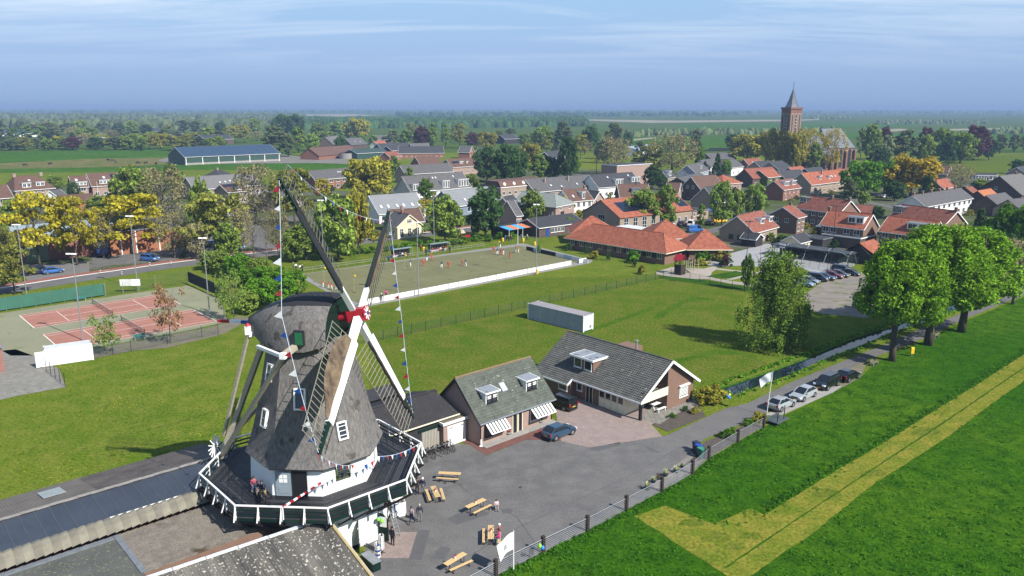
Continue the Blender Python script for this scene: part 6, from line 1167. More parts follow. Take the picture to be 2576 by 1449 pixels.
KIND = dict(green=('round', 'green', 'mid green broadleaf tree'), dark=('round', 'dark', 'dark green tree'), vivid=('broad', 'vivid', 'fresh green maple'), lime=('round', 'lime', 'lime green young tree'), yellow=('tier', 'yellow', 'yellow leafed spring maple'),
   gold=('broad', 'gold', 'golden yellow tree'), bronze=('broad', 'bronze', 'bronze leafed oak'), olive=('tier', 'olive', 'olive brown budding tree'), twig=('twig', 'twig', 'pale brown tree just coming into leaf'), bare=('bare', 'twig', 'bare branched tree'),
   thin=('twig', 'thin', 'tall yellow green churchyard tree'), purple=('round', 'purple', 'purple leafed beech'), blossom=('tall', 'blossom', 'chestnut with pale blossom'), light=('round', 'light', 'round light green street tree'), grey=('tall', 'grey', 'grey green willow'), birch=('tall', 'light', 'slender light green birch'),
   conifer=('cone', 'dark', 'dark pointed conifer'), sparse=('sparse', 'light', 'thin sapling with sparse leaves'), redsparse=('sparse', 'red', 'thin sapling with reddish leaves'), hero=('hero', 'hero', 'tall green'), weep=('weep', 'birch', 'weeping'), bush=('bush', 'vivid', 'bush'), dbush=('bush', 'dark', 'dark bush'), obush=('bush', 'bronze', 'bronze bush'))
def setmat(o, m):
 o.material_slots[0].link = 'OBJECT'; o.material_slots[0].material = m
for k in SH:
 for c_, t_, a_, b_ in SH[k]: c_.materials.append(LM['green'])
HT = {}
def tree_at(x, y, Ht, rad, kind, label, group, name=None, cat='tree'):
 sh, lm, _ = KIND[kind]; c_, t_, R0, H0 = random.choice(SH[sh])
 nm = name or ('bush' if 'bush' in kind else 'conifer_tree' if kind == 'conifer' else 'sapling' if 'sparse' in kind else 'tree')
 o = thing(nm, label, cat if 'bush' not in kind else 'bush', (x, y, 0), random.uniform(0, 6.28), group); sc = (rad / R0, rad / R0 * random.uniform(.92, 1.08), Ht / H0)
 HT[o.name] = Ht; inst('trunk', t_, o, sc=sc); c = inst('crown', c_, o, sc=sc); setmat(c, LM[lm]); return o
ZONES = [(2576, 2000, 'the church and eastern houses', 'trees round the church and eastern houses'), (2000, 1300, 'the village roofs', 'trees among the village roofs'), (1300, 640, 'the terraces', 'trees between the terraces and the street'), (640, -200, 'the tennis courts and western houses', 'trees behind the tennis courts')]
BLD = [(o.location.copy(), o['label']) for o in bpy.data.objects if o.type == 'EMPTY' and o.get('category') in ('house', 'barn', 'school', 'hall', 'cafe', 'church', 'gymnasium', 'clubhouse', 'building', 'farmhouse', 'shed', 'garage', 'outbuilding')]
STOP = set('with and of in the a by under behind beside its at between near over on above below next to beyond from'.split())
def near_label(x, y, kind, fall):
 d, lb = min((((p.x - x) ** 2 + (p.y - y) ** 2) ** .5, l) for p, l in BLD)
 if d > 75: return fall
 w = lb.split()[:9]
 while w[-1] in STOP: w.pop()
 return ' '.join((KIND[kind][2] + ' near the ' + ' '.join(w)).split()[:16])
def tr(u, vb, vt, wpx, kind, label=None, dx=0):
 x, y = G(u, vb); Ht = max(2.0, hgt(u, vt, y)); rad = wpx / 2 / FPX * math.hypot(y, CAM_H) * 1.06
 z = [q for q in ZONES if q[1] <= u <= q[0] + 200][-1 if u < 2000 else 0]
 far_ = y > 420
 g = ('distant trees beyond ' + z[2]) if far_ else z[3]
 lb = label or near_label(x, y, kind, KIND[kind][2] + (' beyond ' if far_ else ' near ') + z[2])
 return tree_at(x, y, Ht, rad, kind, lb, g)
TREES = [
 (102, 672, 478, 118, 'yellow'), (195, 668, 487, 105, 'yellow'), (335, 640, 483, 150, 'yellow'), (262, 650, 520, 70, 'twig'), (12, 700, 560, 70, 'olive'), (38, 742, 610, 90, 'olive'), (-8, 745, 640, 70, 'olive'), (5, 650, 540, 50, 'green'),
 (340, 560, 422, 110, 'green'), (420, 600, 418, 130, 'twig'), (431, 470, 410, 32, 'lime'), (515, 625, 450, 62, 'green'), (545, 645, 478, 140, 'olive'), (470, 645, 555, 75, 'twig'), (440, 650, 535, 80, 'twig'), (500, 655, 560, 60, 'twig'),
 (138, 478, 443, 42, 'green'), (185, 505, 457, 32, 'dark'), (645, 560, 412, 110, 'twig'), (35, 558, 500, 55, 'green'), (252, 545, 492, 62, 'green'), (610, 640, 520, 60, 'twig'), (575, 660, 560, 70, 'green'), (640, 650, 540, 50, 'bare'),
 (742, 570, 420, 95, 'olive'), (815, 508, 447, 46, 'yellow'), (932, 507, 397, 120, 'bronze'), (852, 655, 490, 115, 'green'), (903, 640, 482, 78, 'bronze'), (1075, 560, 500, 46, 'yellow'), (1120, 612, 492, 88, 'green'), (1222, 600, 472, 105, 'dark'),
 (1072, 507, 449, 40, 'lime'), (1033, 492, 420, 30, 'birch'), (992, 448, 391, 32, 'birch'), (1185, 482, 437, 46, 'green'), (1225, 458, 372, 68, 'dark'), (1275, 472, 365, 72, 'dark'), (770, 655, 560, 100, 'green'), (700, 640, 520, 60, 'twig'), (672, 655, 520, 46, 'bare'), (735, 660, 590, 60, 'green'),
 (712, 346, 287, 46, 'dark'), (746, 346, 288, 46, 'dark'), (900, 353, 298, 62, 'bronze'), (847, 346, 308, 48, 'light'), (785, 380, 337, 40, 'light'), (802, 352, 310, 46, 'green'), (752, 386, 318, 38, 'birch'), (692, 390, 318, 68, 'grey'), (857, 390, 343, 30, 'dark'), (725, 395, 340, 40, 'grey'),
 (993, 366, 327, 34, 'blossom'), (1024, 369, 327, 38, 'light'), (1062, 373, 317, 40, 'purple'), (1089, 373, 308, 28, 'birch'), (1035, 347, 308, 30, 'olive'), (1121, 369, 310, 22, 'birch'), (1157, 373, 308, 40, 'olive'), (1188, 373, 332, 36, 'purple'), (1226, 376, 332, 48, 'bronze'),
 (1368, 373, 318, 58, 'light'), (1415, 376, 306, 48, 'grey'), (1485, 379, 315, 48, 'dark'), (1545, 373, 308, 48, 'grey'), (1578, 376, 332, 27, 'dark'), (1335, 422, 360, 48, 'bronze'), (1300, 462, 372, 64, 'dark'), (1355, 457, 388, 52, 'birch'), (1385, 454, 395, 52, 'dark'), (1425, 457, 345, 50, 'dark'), (1446, 442, 390, 27, 'lime'),
 (1500, 437, 362, 32, 'bare'), (1550, 440, 341, 84, 'twig'), (1632, 440, 362, 78, 'olive'), (1690, 442, 337, 110, 'twig'), (1748, 402, 325, 32, 'grey'), (1760, 427, 370, 28, 'lime'), (1640, 472, 415, 44, 'dark'), (1665, 477, 440, 32, 'dark'), (1804, 442, 385, 30, 'conifer'), (1772, 444, 405, 20, 'conifer'), (1826, 442, 400, 24, 'lime'), (1460, 400, 335, 40, 'olive'), (1520, 410, 350, 40, 'dark'),
 (1618, 575, 474, 80, 'light'), (1676, 572, 466, 54, 'light'), (1340, 557, 479, 62, 'green'), (1815, 567, 457, 60, 'light'), (1857, 548, 478, 38, 'green'), (1900, 548, 460, 60, 'light'), (1762, 577, 511, 24, 'birch'), (1429, 582, 545, 36, 'light'), (1843, 374, 337, 40, 'dark'), (1878, 408, 338, 95, 'bronze'), (1925, 410, 330, 60, 'bronze'),
 (1955, 427, 322, 70, 'bronze'), (1982, 432, 330, 44, 'bronze'), (2004, 434, 336, 40, 'bronze'), (2034, 432, 318, 76, 'thin'), (2092, 432, 322, 56, 'thin'), (2048, 434, 360, 40, 'birch'), (2188, 402, 312, 54, 'green'), (2165, 395, 318, 26, 'blossom'), (2222, 400, 316, 38, 'purple'), (2228, 414, 338, 36, 'blossom'), (2210, 420, 375, 54, 'dark'), (2275, 412, 325, 64, 'grey'),
 (2325, 392, 320, 40, 'purple'), (2325, 412, 340, 48, 'green'), (2365, 407, 320, 64, 'green'), (2415, 410, 332, 66, 'green'), (2448, 402, 316, 76, 'purple'), (2487, 402, 349, 38, 'dark'), (2250, 405, 345, 44, 'olive'), (2385, 414, 350, 44, 'dark'), (2515, 385, 335, 34, 'grey'), (2550, 382, 336, 32, 'grey'), (2578, 380, 338, 30, 'grey'),
 (2165, 497, 404, 96, 'vivid'), (2222, 492, 406, 64, 'vivid'), (2290, 494, 393, 120, 'gold'), (2133, 517, 448, 48, 'grey'), (2172, 517, 481, 34, 'green'), (2205, 550, 518, 42, 'dark'), (2415, 482, 411, 68, 'twig'), (2467, 484, 450, 48, 'green'), (2557, 437, 401, 38, 'dark'), (2330, 500, 440, 40, 'dark'), (2250, 505, 455, 46, 'dark'),
 (2455, 640, 522, 56, 'conifer'), (2545, 660, 515, 120, 'vivid'), (2520, 700, 590, 100, 'dark'), (2600, 640, 520, 90, 'vivid'), (2490, 640, 560, 60, 'dark'),
]
for q in TREES: tr(*q)
# far tree belts, every tree its own
rg = random.Random(21); far_k = ['grey', 'green', 'olive', 'grey', 'birch', 'dark', 'grey', 'green', 'twig']
def belt(u0, u1, n, vb0, vb1, h0, h1, w0, w1, kinds=far_k, extra=('purple', 'lime', 'bronze')):
 for i in range(n):
  u = u0 + (u1 - u0) * (i + rg.uniform(.1, .9)) / n; vb = rg.uniform(vb0, vb1); x, y = G(u, vb); k = rg.choice(kinds) if rg.random() < .9 else rg.choice(extra); h_ = rg.uniform(h0, h1); w_ = rg.uniform(w0, w1)
  z = [q for q in ZONES if q[1] <= u <= q[0] + 200][-1 if u < 2000 else 0]
  tree_at(x, y, h_, w_ / 2, k, near_label(x, y, k, KIND[k][2] + ' beyond ' + z[2]), 'distant trees beyond ' + z[2])
belt(-60, 560, 26, 374, 381, 9, 14, 12, 19); belt(-60, 640, 20, 352, 364, 11, 17, 14, 22); belt(-60, 700, 18, 332, 342, 13, 20, 17, 28); belt(600, 1300, 22, 345, 368, 8, 13, 9, 16); belt(1290, 1700, 12, 380, 400, 7, 12, 8, 13); belt(1300, 1560, 9, 355, 372, 9, 14, 10, 16)
# ---- trees along the canal road and in the field
def hero(u, v, Ht, rad, label):
 x, y = G(u, v); return tree_at(x, y, Ht, rad, 'hero', label, 'tall trees along the canal road', name='tall_tree')
hero(2245, 907, 17.6, 7.0, 'tall green tree whose trunk stands beside the yellow post box'); hero(2335, 867, 18.8, 9.0, 'tall green tree with a wooden bench at its foot')
hero(2418, 834, 17.0, 9.2, 'tall green tree on the road verge behind the benched one')
x, y = G(2548, 764); tree_at(x, y, 13, 5.0, 'twig', 'leafless brownish tree with thick trunk beside the canal road', 'tall trees along the canal road', name='tall_tree')
x, y = G(1945, 872); tree_at(x, y, 15.6, 6.6, 'weep', 'weeping birch standing alone on the lawn by the canal', None, name='birch_tree')
# ---- saplings and bushes near the tennis courts and the pitch
for u, vb, vt, w, k, lb in ((270, 892, 788, 78, 'sparse', 'leafy sapling behind the white storage container'), (430, 864, 712, 78, 'redsparse', 'slim reddish sapling in front of the red tennis court'), (590, 812, 680, 60, 'sparse', 'pale stemmed sapling at the tennis court corner'), (565, 800, 690, 40, 'sparse', 'smaller pale stemmed sapling beside the dark windbreak'), (735, 660, 600, 40, 'sparse', 'thin street sapling beside the cycle track'),
                         (1879, 730, 640, 34, 'lime', 'young lime tree in a stake ring on the school lawn'), (1825, 672, 640, 20, 'purple', 'small purple bush in the school planter')): tr(u, vb, vt, w, k, lb)
SB = [(640, 725, 675, 70), (690, 740, 672, 80), (735, 748, 680, 80), (660, 765, 700, 70), (705, 780, 700, 80), (625, 790, 730, 60), (600, 700, 640, 70), (560, 690, 632, 60), (525, 680, 630, 50), (650, 700, 650, 60), (745, 770, 705, 50)]
for u, vb, vt, w in SB: tr(u, vb, vt, w, 'vivid' if w > 65 else 'green', 'dense green shrub in the thicket beside the tennis courts')
for i in range(15):
 u = 880 + 29 * i; v = 640 - (u - 880) * .098 + rg.uniform(-3, 3)
 x, y = G(u, v); tree_at(x, y, rg.uniform(1.2, 2.0), rg.uniform(1.3, 2.0), 'bush', 'low green hedge bush between street and korfball pitch', 'hedge bushes behind the pitch')
for u, v, w, k, lb in ((1355, 636, 12, 'bush', 'round bush beside the clubhouse terrace'), (1475, 640, 14, 'dbush', 'dark shrub at the far end of the school window front'), (1530, 655, 12, 'dbush', 'dark shrub under the middle school windows'), (1595, 672, 14, 'dbush', 'dark shrub near the school corner'), (1615, 690, 22, 'obush', 'bronze shrub at the school corner'), (1425, 545, 50, 'obush', 'wide bronze shrub behind the clubhouse'), (1940, 606, 22, 'green', 'small tree by the black garden shed')): tr(u, v, v - w, w, k, lb)
banks = []; nbk = 0
for i in range(len(canal_n) - 1):
 p, q = Vector(G(*canal_n[i]) + (0,)), Vector(G(*canal_n[i + 1]) + (0,)); banks += [p.lerp(q, (k + rg.random()) / max(1, int((q - p).length / .35))) for k in range(int((q - p).length / .35))]
nbk = len(banks)
for i in range(len(canal_s) - 1):
 p, q = Vector(G(*canal_s[i]) + (0,)), Vector(G(*canal_s[i + 1]) + (0,)); banks += [p.lerp(q, (k + rg.random()) / max(1, int((q - p).length / .7))) for k in range(int((q - p).length / .7))]
cp_ = [(p.x + rg.uniform(.1, 1.0) * (-1 if i < nbk else .8), p.y + rg.uniform(.1, 1.0) * (1 if i < nbk else -.8), rg.uniform(-.05, .2)) for i, p in enumerate(banks) if p.y < 190]; me = leafmesh('bank_reeds', cp_, [rg.uniform(.2, .42) for _ in cp_], 40, .14, rs, up=.1, flat_=.9); me.materials.append(LM['vivid']); o = inst('bank_reeds', me); tag(o, 'green reeds and tall grass along the canal banks', 'reeds', kind='stuff')
for o in [o for o in bpy.data.objects if o.type == 'EMPTY' and o.get('category') in ('house', 'school', 'hall', 'cafe') and 110 < o.location.y < 400]:
 xs_ = [c.dimensions.x for c in o.children if c.name.startswith('wall')]; wl = [c for c in o.children if c.name.startswith('wall')]
 if not wl: continue
 bb = [v.co for v in wl[0].data.vertices]; hx_ = max(v.x for v in bb); hy_ = -min(v.y for v in bb); c_, s_ = math.cos(o.rotation_euler.z), math.sin(o.rotation_euler.z); w = o['label'].split()[:9]
 while w[-1] in STOP: w.pop()
 for k in range(3):
  lx, ly = rg.uniform(-hx_, hx_), -hy_ - rg.uniform(2.0, 7.0); kd = ('bush', 'dbush', 'obush')[k]
  tree_at(o.location.x + lx * c_ - ly * s_, o.location.y + lx * s_ + ly * c_, rg.uniform(1.2, 2.8), rg.uniform(1.0, 2.2), kd, ('green', 'dark', 'bronze')[k] + ' garden bush before the ' + ' '.join(w), 'garden bushes in the village')
# ---- far woods as one mass, thinning to the horizon
def wood(name, label, quads, n, seed, hh=(7, 14), kindm='dark', wmul=1.0, d=3):
 """rough crowns side by side: each a lumpy low mound of facets"""
 r = np.random.RandomState(seed); V_ = []; F_ = []; nb = 0
 dirs = np.array([(math.cos(a) * math.cos(e), math.sin(a) * math.cos(e), math.sin(e)) for e in (0.0, .55, 1.05) for a in np.linspace(0, 2 * math.pi, 7)[:-1]] + [(0, 0, 1)])
 faces = []
 for l in range(2):
  for k in range(6): k2 = (k + 1) % 6; faces.append((l * 6 + k, l * 6 + k2, (l + 1) * 6 + k2)); faces.append((l * 6 + k, (l + 1) * 6 + k2, (l + 1) * 6 + k))
 for k in range(6): faces.append((12 + k, 12 + (k + 1) % 6, 18))
 faces = np.array(faces); cen = []
 polys = [[np.array(G(*p)) for p in q] for q in quads]; ar = np.array([abs(np.cross(q[1] - q[0], q[3] - q[0])) + abs(np.cross(q[2] - q[1], q[2] - q[3])) for q in polys]); ar = np.sqrt(ar); ar /= ar.sum()
 for q, a in zip(polys, ar):
  m = int(n * a); s = r.uniform(0, 1, m); t = r.uniform(0, 1, m); cen.append((q[0] * (1 - s)[:, None] + q[1] * s[:, None]) * (1 - t)[:, None] + (q[3] * (1 - s)[:, None] + q[2] * s[:, None]) * t[:, None])
 cen = np.concatenate(cen); m = len(cen); hgt_ = r.uniform(hh[0], hh[1], m); wd = hgt_ * r.uniform(.45, .8, m) * wmul
 j = r.uniform(.72, 1.28, (m, 19, 1)); P_ = dirs[None] * j * np.stack([wd, wd, hgt_], 1)[:, None, :]; P_[:, :, 0] += cen[:, 0:1]; P_[:, :, 1] += cen[:, 1:2]
 F_ = (faces[None] + (np.arange(m) * 19)[:, None, None]).reshape(-1, 3); co = P_.reshape(-1, 3); nf = len(F_)
 me = bpy.data.meshes.new(name); me.vertices.add(len(co)); me.vertices.foreach_set('co', co.ravel().astype(np.float32)); me.loops.add(nf * 3); me.loops.foreach_set('vertex_index', F_.ravel().astype(np.int32)); me.polygons.add(nf); me.polygons.foreach_set('loop_start', np.arange(0, nf * 3, 3, dtype=np.int32)); me.update(calc_edges=True)
 me.materials.append(LM[kindm]); o = inst(name, me); tag(o, label, 'wood', kind='stuff')
wood('distant_wood', 'broad dark wood stretching behind the village', [[(760, 304), (1110, 306), (1110, 322), (760, 326)], [(1100, 302), (1475, 302), (1475, 318), (1100, 324)]], 2600, 1, (8, 13))
wood('distant_wood', 'hazy wooded belt left of the village under the horizon', [[(-500, 318), (700, 312), (700, 326), (-500, 334)], [(-700, 296), (760, 290), (760, 303), (-700, 308)]], 2600, 2, (8, 15), 'grey')
wood('distant_wood', 'blue hazy treelines along the horizon', [[(-1500, 279), (4000, 277), (4000, 284), (-1500, 287)], [(-1800, 274), (4400, 273), (4400, 277), (-1800, 278)], [(1000, 288), (1900, 286), (1800, 293), (1000, 295)]], 5200, 3, (9, 16), 'dark', 1.6)
wood('distant_wood', 'scattered scrub and hedges on the open polder', [[(1740, 331), (2100, 328), (2100, 336), (1740, 341)], [(1550, 338), (1780, 333), (1780, 340), (1550, 346)], [(2040, 296), (2140, 294), (2140, 299), (2040, 300)], [(2210, 307), (2480, 305), (2480, 312), (2210, 313)], [(1940, 287), (2700, 284), (2700, 289), (1940, 292)], [(2490, 330), (2700, 326), (2700, 334), (2490, 338)]], 1100, 4, (3.5, 8), 'grey')
# ---- rough grass: tussocks in the pasture and along the fence foot
tq = []
for k in range(5200):
 u, v = rg.uniform(1150, 2700), rg.uniform(700, 1500)
 yl = np.interp(u, [1150, 1367, 1783, 1921, 2170, 2402, 2700], [1510, 1398, 1162, 1086, 955, 828, 715])
 if v < yl: continue
 yu = np.interp(u, [1600, 1668, 1800, 1890, 2060, 2250, 2450, 2640], [1300, 1266, 1330, 1322, 1232, 1112, 982, 852]); yd = np.interp(u, [1600, 1850, 1890, 2050, 2270, 2500, 2640], [1300, 1470, 1470, 1342, 1182, 1012, 912])
 if u > 1600 and yu < v < yd: continue
 x, y = G(u, v); tq.append((x, y, rg.uniform(0, .05)))
for a, b_ in zip(fence_px[:-1], fence_px[1:]):
 for k in range(50): f = rg.random(); x, y = G(a[0] + (b_[0] - a[0]) * f + rg.uniform(0, 10), a[1] + (b_[1] - a[1]) * f + rg.uniform(0, 16)); tq.append((x, y, rg.uniform(0, .12)))
for k in range(700):
 u = rg.uniform(1930, 2620); v = np.interp(u, [1922, 2110, 2288, 2450, 2640], [1295, 1180, 1073, 972, 850]) - abs(rg.gauss(0, 9)) - 1; x, y = G(u, v); tq.append((x, y, rg.uniform(.02, .2)))
me = leafmesh('pasture_tussocks', tq, [rg.uniform(.12, .34) for _ in tq], 13, .09, rs, up=.2, flat_=.6); me.materials.append(leafmat('leaf_grass', (.034, .104, .007), .5, .35)); tag(inst('pasture_tussocks', me), 'taller tufts of grass across the green pasture', 'grass', kind='stuff')
tq = []
for k in range(2600):
 u, v = rg.uniform(-60, 1900), rg.uniform(700, 1240); ok_ = (u < 640 and v > 960 + (170 - u) * .2 and v < 1240 - u * .27 and v > 900 - max(0, u - 240) * .16) or (940 < u < 1850 and v > 985 - (u - 940) * .20 - 0 and v > 790 - (u - 940) * .16 and v < 985 - (u - 940) * .06 and v < 960)
 if ok_: x, y = G(u, v); tq.append((x, y, rg.uniform(0, .03)))
if tq: me = leafmesh('meadow_tufts', tq, [rg.uniform(.10, .26) for _ in tq], 12, .07, rs, up=.3, flat_=.5); me.materials.append(leafmat('leaf_meadow', (.070, .115, .010), .5, .35)); tag(inst('meadow_tufts', me), 'small tufts of grass across the flowery meadow', 'grass', kind='stuff')
# ================================================================ fences, poles, furniture
def W3(u, v, z=0.0): return Vector(G(u, v, z) + (z,))
def bar_between(m, p, q, w, h=None): m.bar(p, q, w, h or w)
# ---- galvanised yard fence on dark wooden posts
oak = M('dark_oak_post', (.045, .032, .024), .8, .3, 4.)
fpts = [W3(*p) for p in [(1150, 1505), (1248, 1450), (1367, 1390), (1478, 1336), (1576, 1284), (1665, 1236), (1742, 1192), (1783, 1155), (1856, 1112), (1921, 1076)]]
fe = thing('field_gate_fence', 'galvanised six rail fence on dark posts between yard and pasture', 'fence', tuple(fpts[0])); o0 = fpts[0]
for p in fpts[1:]: MB().box(-.14, .14, -.14, .14, 0, 1.5).build('post', oak, fe, loc=tuple(p - o0), rz=AX)
for a, b_ in zip(fpts[:-1], fpts[1:]):
 for i in range(7):
  z = .18 + .17 * i if i < 6 else 1.22
  MB().tube([a - o0 + Vector((0, 0, z)), b_ - o0 + Vector((0, 0, z))], .014 if i < 6 else .03, 5).build('rail', metal, fe)
 m_ = (a + b_) / 2 - o0; MB().bar(m_ + Vector((0, 0, .15)), m_ + Vector((0, 0, 1.22)), .05).build('upright', metal, fe)
# ---- white barrier round the korfball pitch
P0, P1 = W3(905, 770.5), W3(*P('G', 598, 412)); d = P1 - P0; n = 22; rz = math.atan2(d.y, d.x); wp = d.length / n
br = thing('pitch_barrier', 'white panel barrier along the near side of the korfball pitch', 'barrier', tuple(P0), rz)
pan = MB().box(.04, wp - .04, -.04, .04, .06, 1.05).mesh('panel', M('white_board', (.72, .72, .70), .7, .08, 1.5)); pst = MB().box(-.05, .05, -.08, .08, 0, 1.1).mesh('post', lead)
for i in range(n): inst('panel', pan, br, (i * wp, 0, 0)); inst('post', pst, br, (i * wp, 0, 0))
inst('panel', pan, br, (n * wp + 2.6, 0, 0))
A0, A1 = W3(*P('G', 145, 262)), W3(*P('G', 765, 398)); d = A1 - A0; ab = thing('advert_boards', 'row of black, white and blue advertising boards behind the pitch end', 'boards', tuple(A0), math.atan2(d.y, d.x)); wl = d.length / 8
bm_ = [M('black_board', (.02, .02, .025)), M('pale_blue_board', (.40, .50, .58)), M('black_board', 0), M('black_board', 0), M('white_board', 0), M('pale_blue_board', 0), M('white_board', 0), M('white_board', 0)]
for i in range(8): MB().box(i * wl + .03, (i + 1) * wl - .03, -.04, .04, .05, 1.0).build('board', bm_[i], ab)
# ---- pipe rail on the far side of the pitch, with spectators' benches
pr0, pr1 = W3(*P('F', 485, 490)), W3(*P('F', 2300, 235)); d = pr1 - pr0; prl = thing('pitch_rail', 'grey tube rail along the far side of the korfball pitch', 'rail', tuple(pr0), math.atan2(d.y, d.x)); L = d.length
for z in (.55, 1.05): MB().tube([(0, 0, z), (L, 0, z)], .04, 5).build('tube', metal, prl)
for i in range(25): MB().tube([(L * i / 24, 0, 0), (L * i / 24, 0, 1.05)], .04, 5).build('post', metal, prl)
net_ = netmat('fence_net', (.02, .05, .035), .06, .045)
def netfence(label, pts, h, posts, sp=3.0, nm='chain_link_fence', pm=None, net=True, base=None):
 o0 = pts[0]; o = thing(nm, label, 'fence', tuple(o0)); post = MB().tube([(0, 0, 0), (0, 0, h)], .04, 6).mesh('post', pm or greenp)
 for a, b_ in zip(pts[:-1], pts[1:]):
  d = b_ - a; n = max(1, round(d.length / sp))
  for i in range(n + (1 if b_ is pts[-1] else 0)): inst('post', post, o, tuple(a - o0 + d * i / n))
  if net:
   m = MB(); q = [a - o0 + Vector((0, 0, .05)), b_ - o0 + Vector((0, 0, .05)), b_ - o0 + Vector((0, 0, h - .05)), a - o0 + Vector((0, 0, h - .05))]; m.poly(q, [(0, 0), (d.length, 0), (d.length, h), (0, h)]); m.build('net', net if not isinstance(net, bool) else net_, o)
 return o
netfence('dark green chain link fence crossing the field behind the container', [W3(*P('F', 980, 1230)), W3(*P('F', 1708, 1075)), W3(*P('G', 0, 880)), W3(*P('G', 735, 720)), W3(*P('G', 1443, 562)), W3(*P('G', 1600, 530))], 1.7, 0, 2.9)
netfence('green chain link fence in front of the school playground', [W3(*P('G', 1600, 530)), W3(*P('G', 1790, 558)), W3(*P('G', 1990, 605)), W3(*P('G', 2215, 655)), W3(*P('G', 2335, 682))], 1.7, 0, 3.2)
netfence('black wire fence between tennis courts and meadow', [W3(*P('E', 940, 1370)), W3(*P('E', 1140, 1320)), W3(*P('E', 1325, 1288)), W3(*P('E', 1690, 1215)), W3(*P('E', 2035, 1145)), W3(*P('E', 2200, 1118))], 1.9, 0, 4.2, pm=black)
netfence('tall galvanised court fence behind the tennis courts', [W3(*P('E', 1070, 735)), W3(*P('E', 1245, 705)), W3(*P('E', 1570, 650)), W3(*P('E', 1890, 605))], 2.8, 0, 4.2, pm=metal)
netfence('short black garden fence beside the white container', [W3(*P('E', 470, 1480)), W3(165, 973)], 1.9, 0, 2.2, pm=black)
netfence('tall mesh fence of the school yard cage', [W3(2015, 664), W3(2060, 676), W3(2105, 685), W3(2145, 668)], 3.0, 0, 3.0, pm=black)
def screen(label, a, b_, h, mt, z0=.25, n=6):
 d = b_ - a; o = thing('windscreen', label, 'windscreen', tuple(a), math.atan2(d.y, d.x)); L = d.length
 for i in range(n): MB().box(L * i / n + .02, L * (i + 1) / n - .02, -.03, .03, z0, h).build('screen_panel', mt, o)
 for i in range(n + 1): MB().tube([(L * i / n, .08, 0), (L * i / n, .08, h + .1)], .05, 6).build('post', metal, o)
gsc = M('green_screen_cloth', (.045, .17, .115), .8, .12, .4)
screen('green cloth windscreen along the far side of the tennis courts', W3(-60, 795), W3(*P('E', 1060, 728)), 2.5, gsc, n=9)
screen('black cloth windscreen closing the far end of the tennis courts', W3(*P('E', 1900, 608)), W3(*P('E', 2230, 760)), 2.7, M('black_screen_cloth', (.012, .02, .022), .9, .1, 1.), .5, 4)
sg = thing('notice_board', 'blank white notice board behind the tennis fence', 'board', tuple(W3(*P('E', 1320, 690)))); MB().box(-1.9, 1.9, -.05, .05, 1.3, 2.6).build('panel', white, sg, rz=AX - R(36))
for s_ in (-1.5, 1.5): MB().box(s_ - .06, s_ + .06, -.12, -.06, 0, 1.3).build('post', metal, sg)
netw = netmat('tennis_net_mesh', (.03, .03, .03), .05, .12)
for k, (o0_, lb) in enumerate((((-85.9, 132.7), 'tennis net across the court by the green windscreen'), ((-74.9, 120.9), 'tennis net across the court by the white container'))):
 c0 = Vector(o0_ + (0,)) + TA * 11.88; t_ = thing('tennis_net', lb, 'net', tuple(c0), math.atan2(TB.y, TB.x)); m = MB(); m.poly([(-.5, 0, .02), (11.5, 0, .02), (11.5, 0, 1.0), (-.5, 0, 1.0)], [(0, 0), (12, 0), (12, 1), (0, 1)]); m.build('mesh', netw, t_)
 MB().bar((-.5, 0, 1.02), (11.5, 0, 1.02), .03, .07).build('net_tape', linew, t_)
 for x in (-.5, 11.5): MB().tube([(x, 0, 0), (x, 0, 1.1)], .05, 6).build('net_post', greenp, t_)
# ---- floodlights
def flood(u, v, ut, vt, label, m=metal, head=True, r=.11):
 p = W3(u, v); h = hgt(ut, vt, p.y); o = thing('floodlight_pole', label, 'floodlight', tuple(p), random.uniform(-.3, .3), 'floodlight poles round the sports fields')
 MB().tube([(0, 0, 0), (0, 0, h)], [r, r * .6], 8).build('pole', m, o)
 if head:
  MB().bar((-.55, 0, h), (.55, 0, h), .08, .08).build('cross_arm', m, o)
  for x in (-.38, .38): MB().obox((x, -.2, h + .06), (.3, 0, 0), (0, .28, -.06), (0, .03, .11)).build('lamp_head', white if m is metal else black, o)
 return o
flood(68, 745, 48, 567, 'floodlight pole beside the yellow maples'); flood(209, 857, 181, 640, 'floodlight pole between the white container and the green windscreen'); flood(347, 727, 332, 545, 'floodlight pole by the white notice board'); flood(528, 790, 515, 600, 'floodlight pole by the black windscreen')
flood(1349, 692, 1350, 515, 'floodlight pole on the barrier corner near the clubhouse'); flood(1054, 746, 1053, 560, 'floodlight pole on the barrier near the two walkers'); flood(1093, 624, 1089, 480, 'floodlight pole behind the players bench'); flood(816, 676, 808, 505, 'floodlight pole at the spectators corner')
flood(1873, 733, 1882, 557, 'thin black lamp pole at the school playground fence', black, True, .08); flood(2089, 683, 2109, 518, 'tall black lamp pole beside the parked cars', black, True, .08)
for u, v, ut, vt, lb in ((1303, 615, 1303, 556, 'slim white flagpole at the clubhouse terrace'), (248, 498, 240, 458, 'white flagpole in front of the solar roofed house'), (120, 492, 115, 460, 'white flagpole beside the purple brown house')):
 p = W3(u, v); h = hgt(ut, vt, p.y); o = thing('flagpole', lb, 'flagpole', tuple(p)); MB().tube([(0, 0, 0), (0, 0, h)], [.07, .04], 6).build('pole', white, o); MB().ball((0, 0, h), .08, 6, 4).build('knob', white, o)
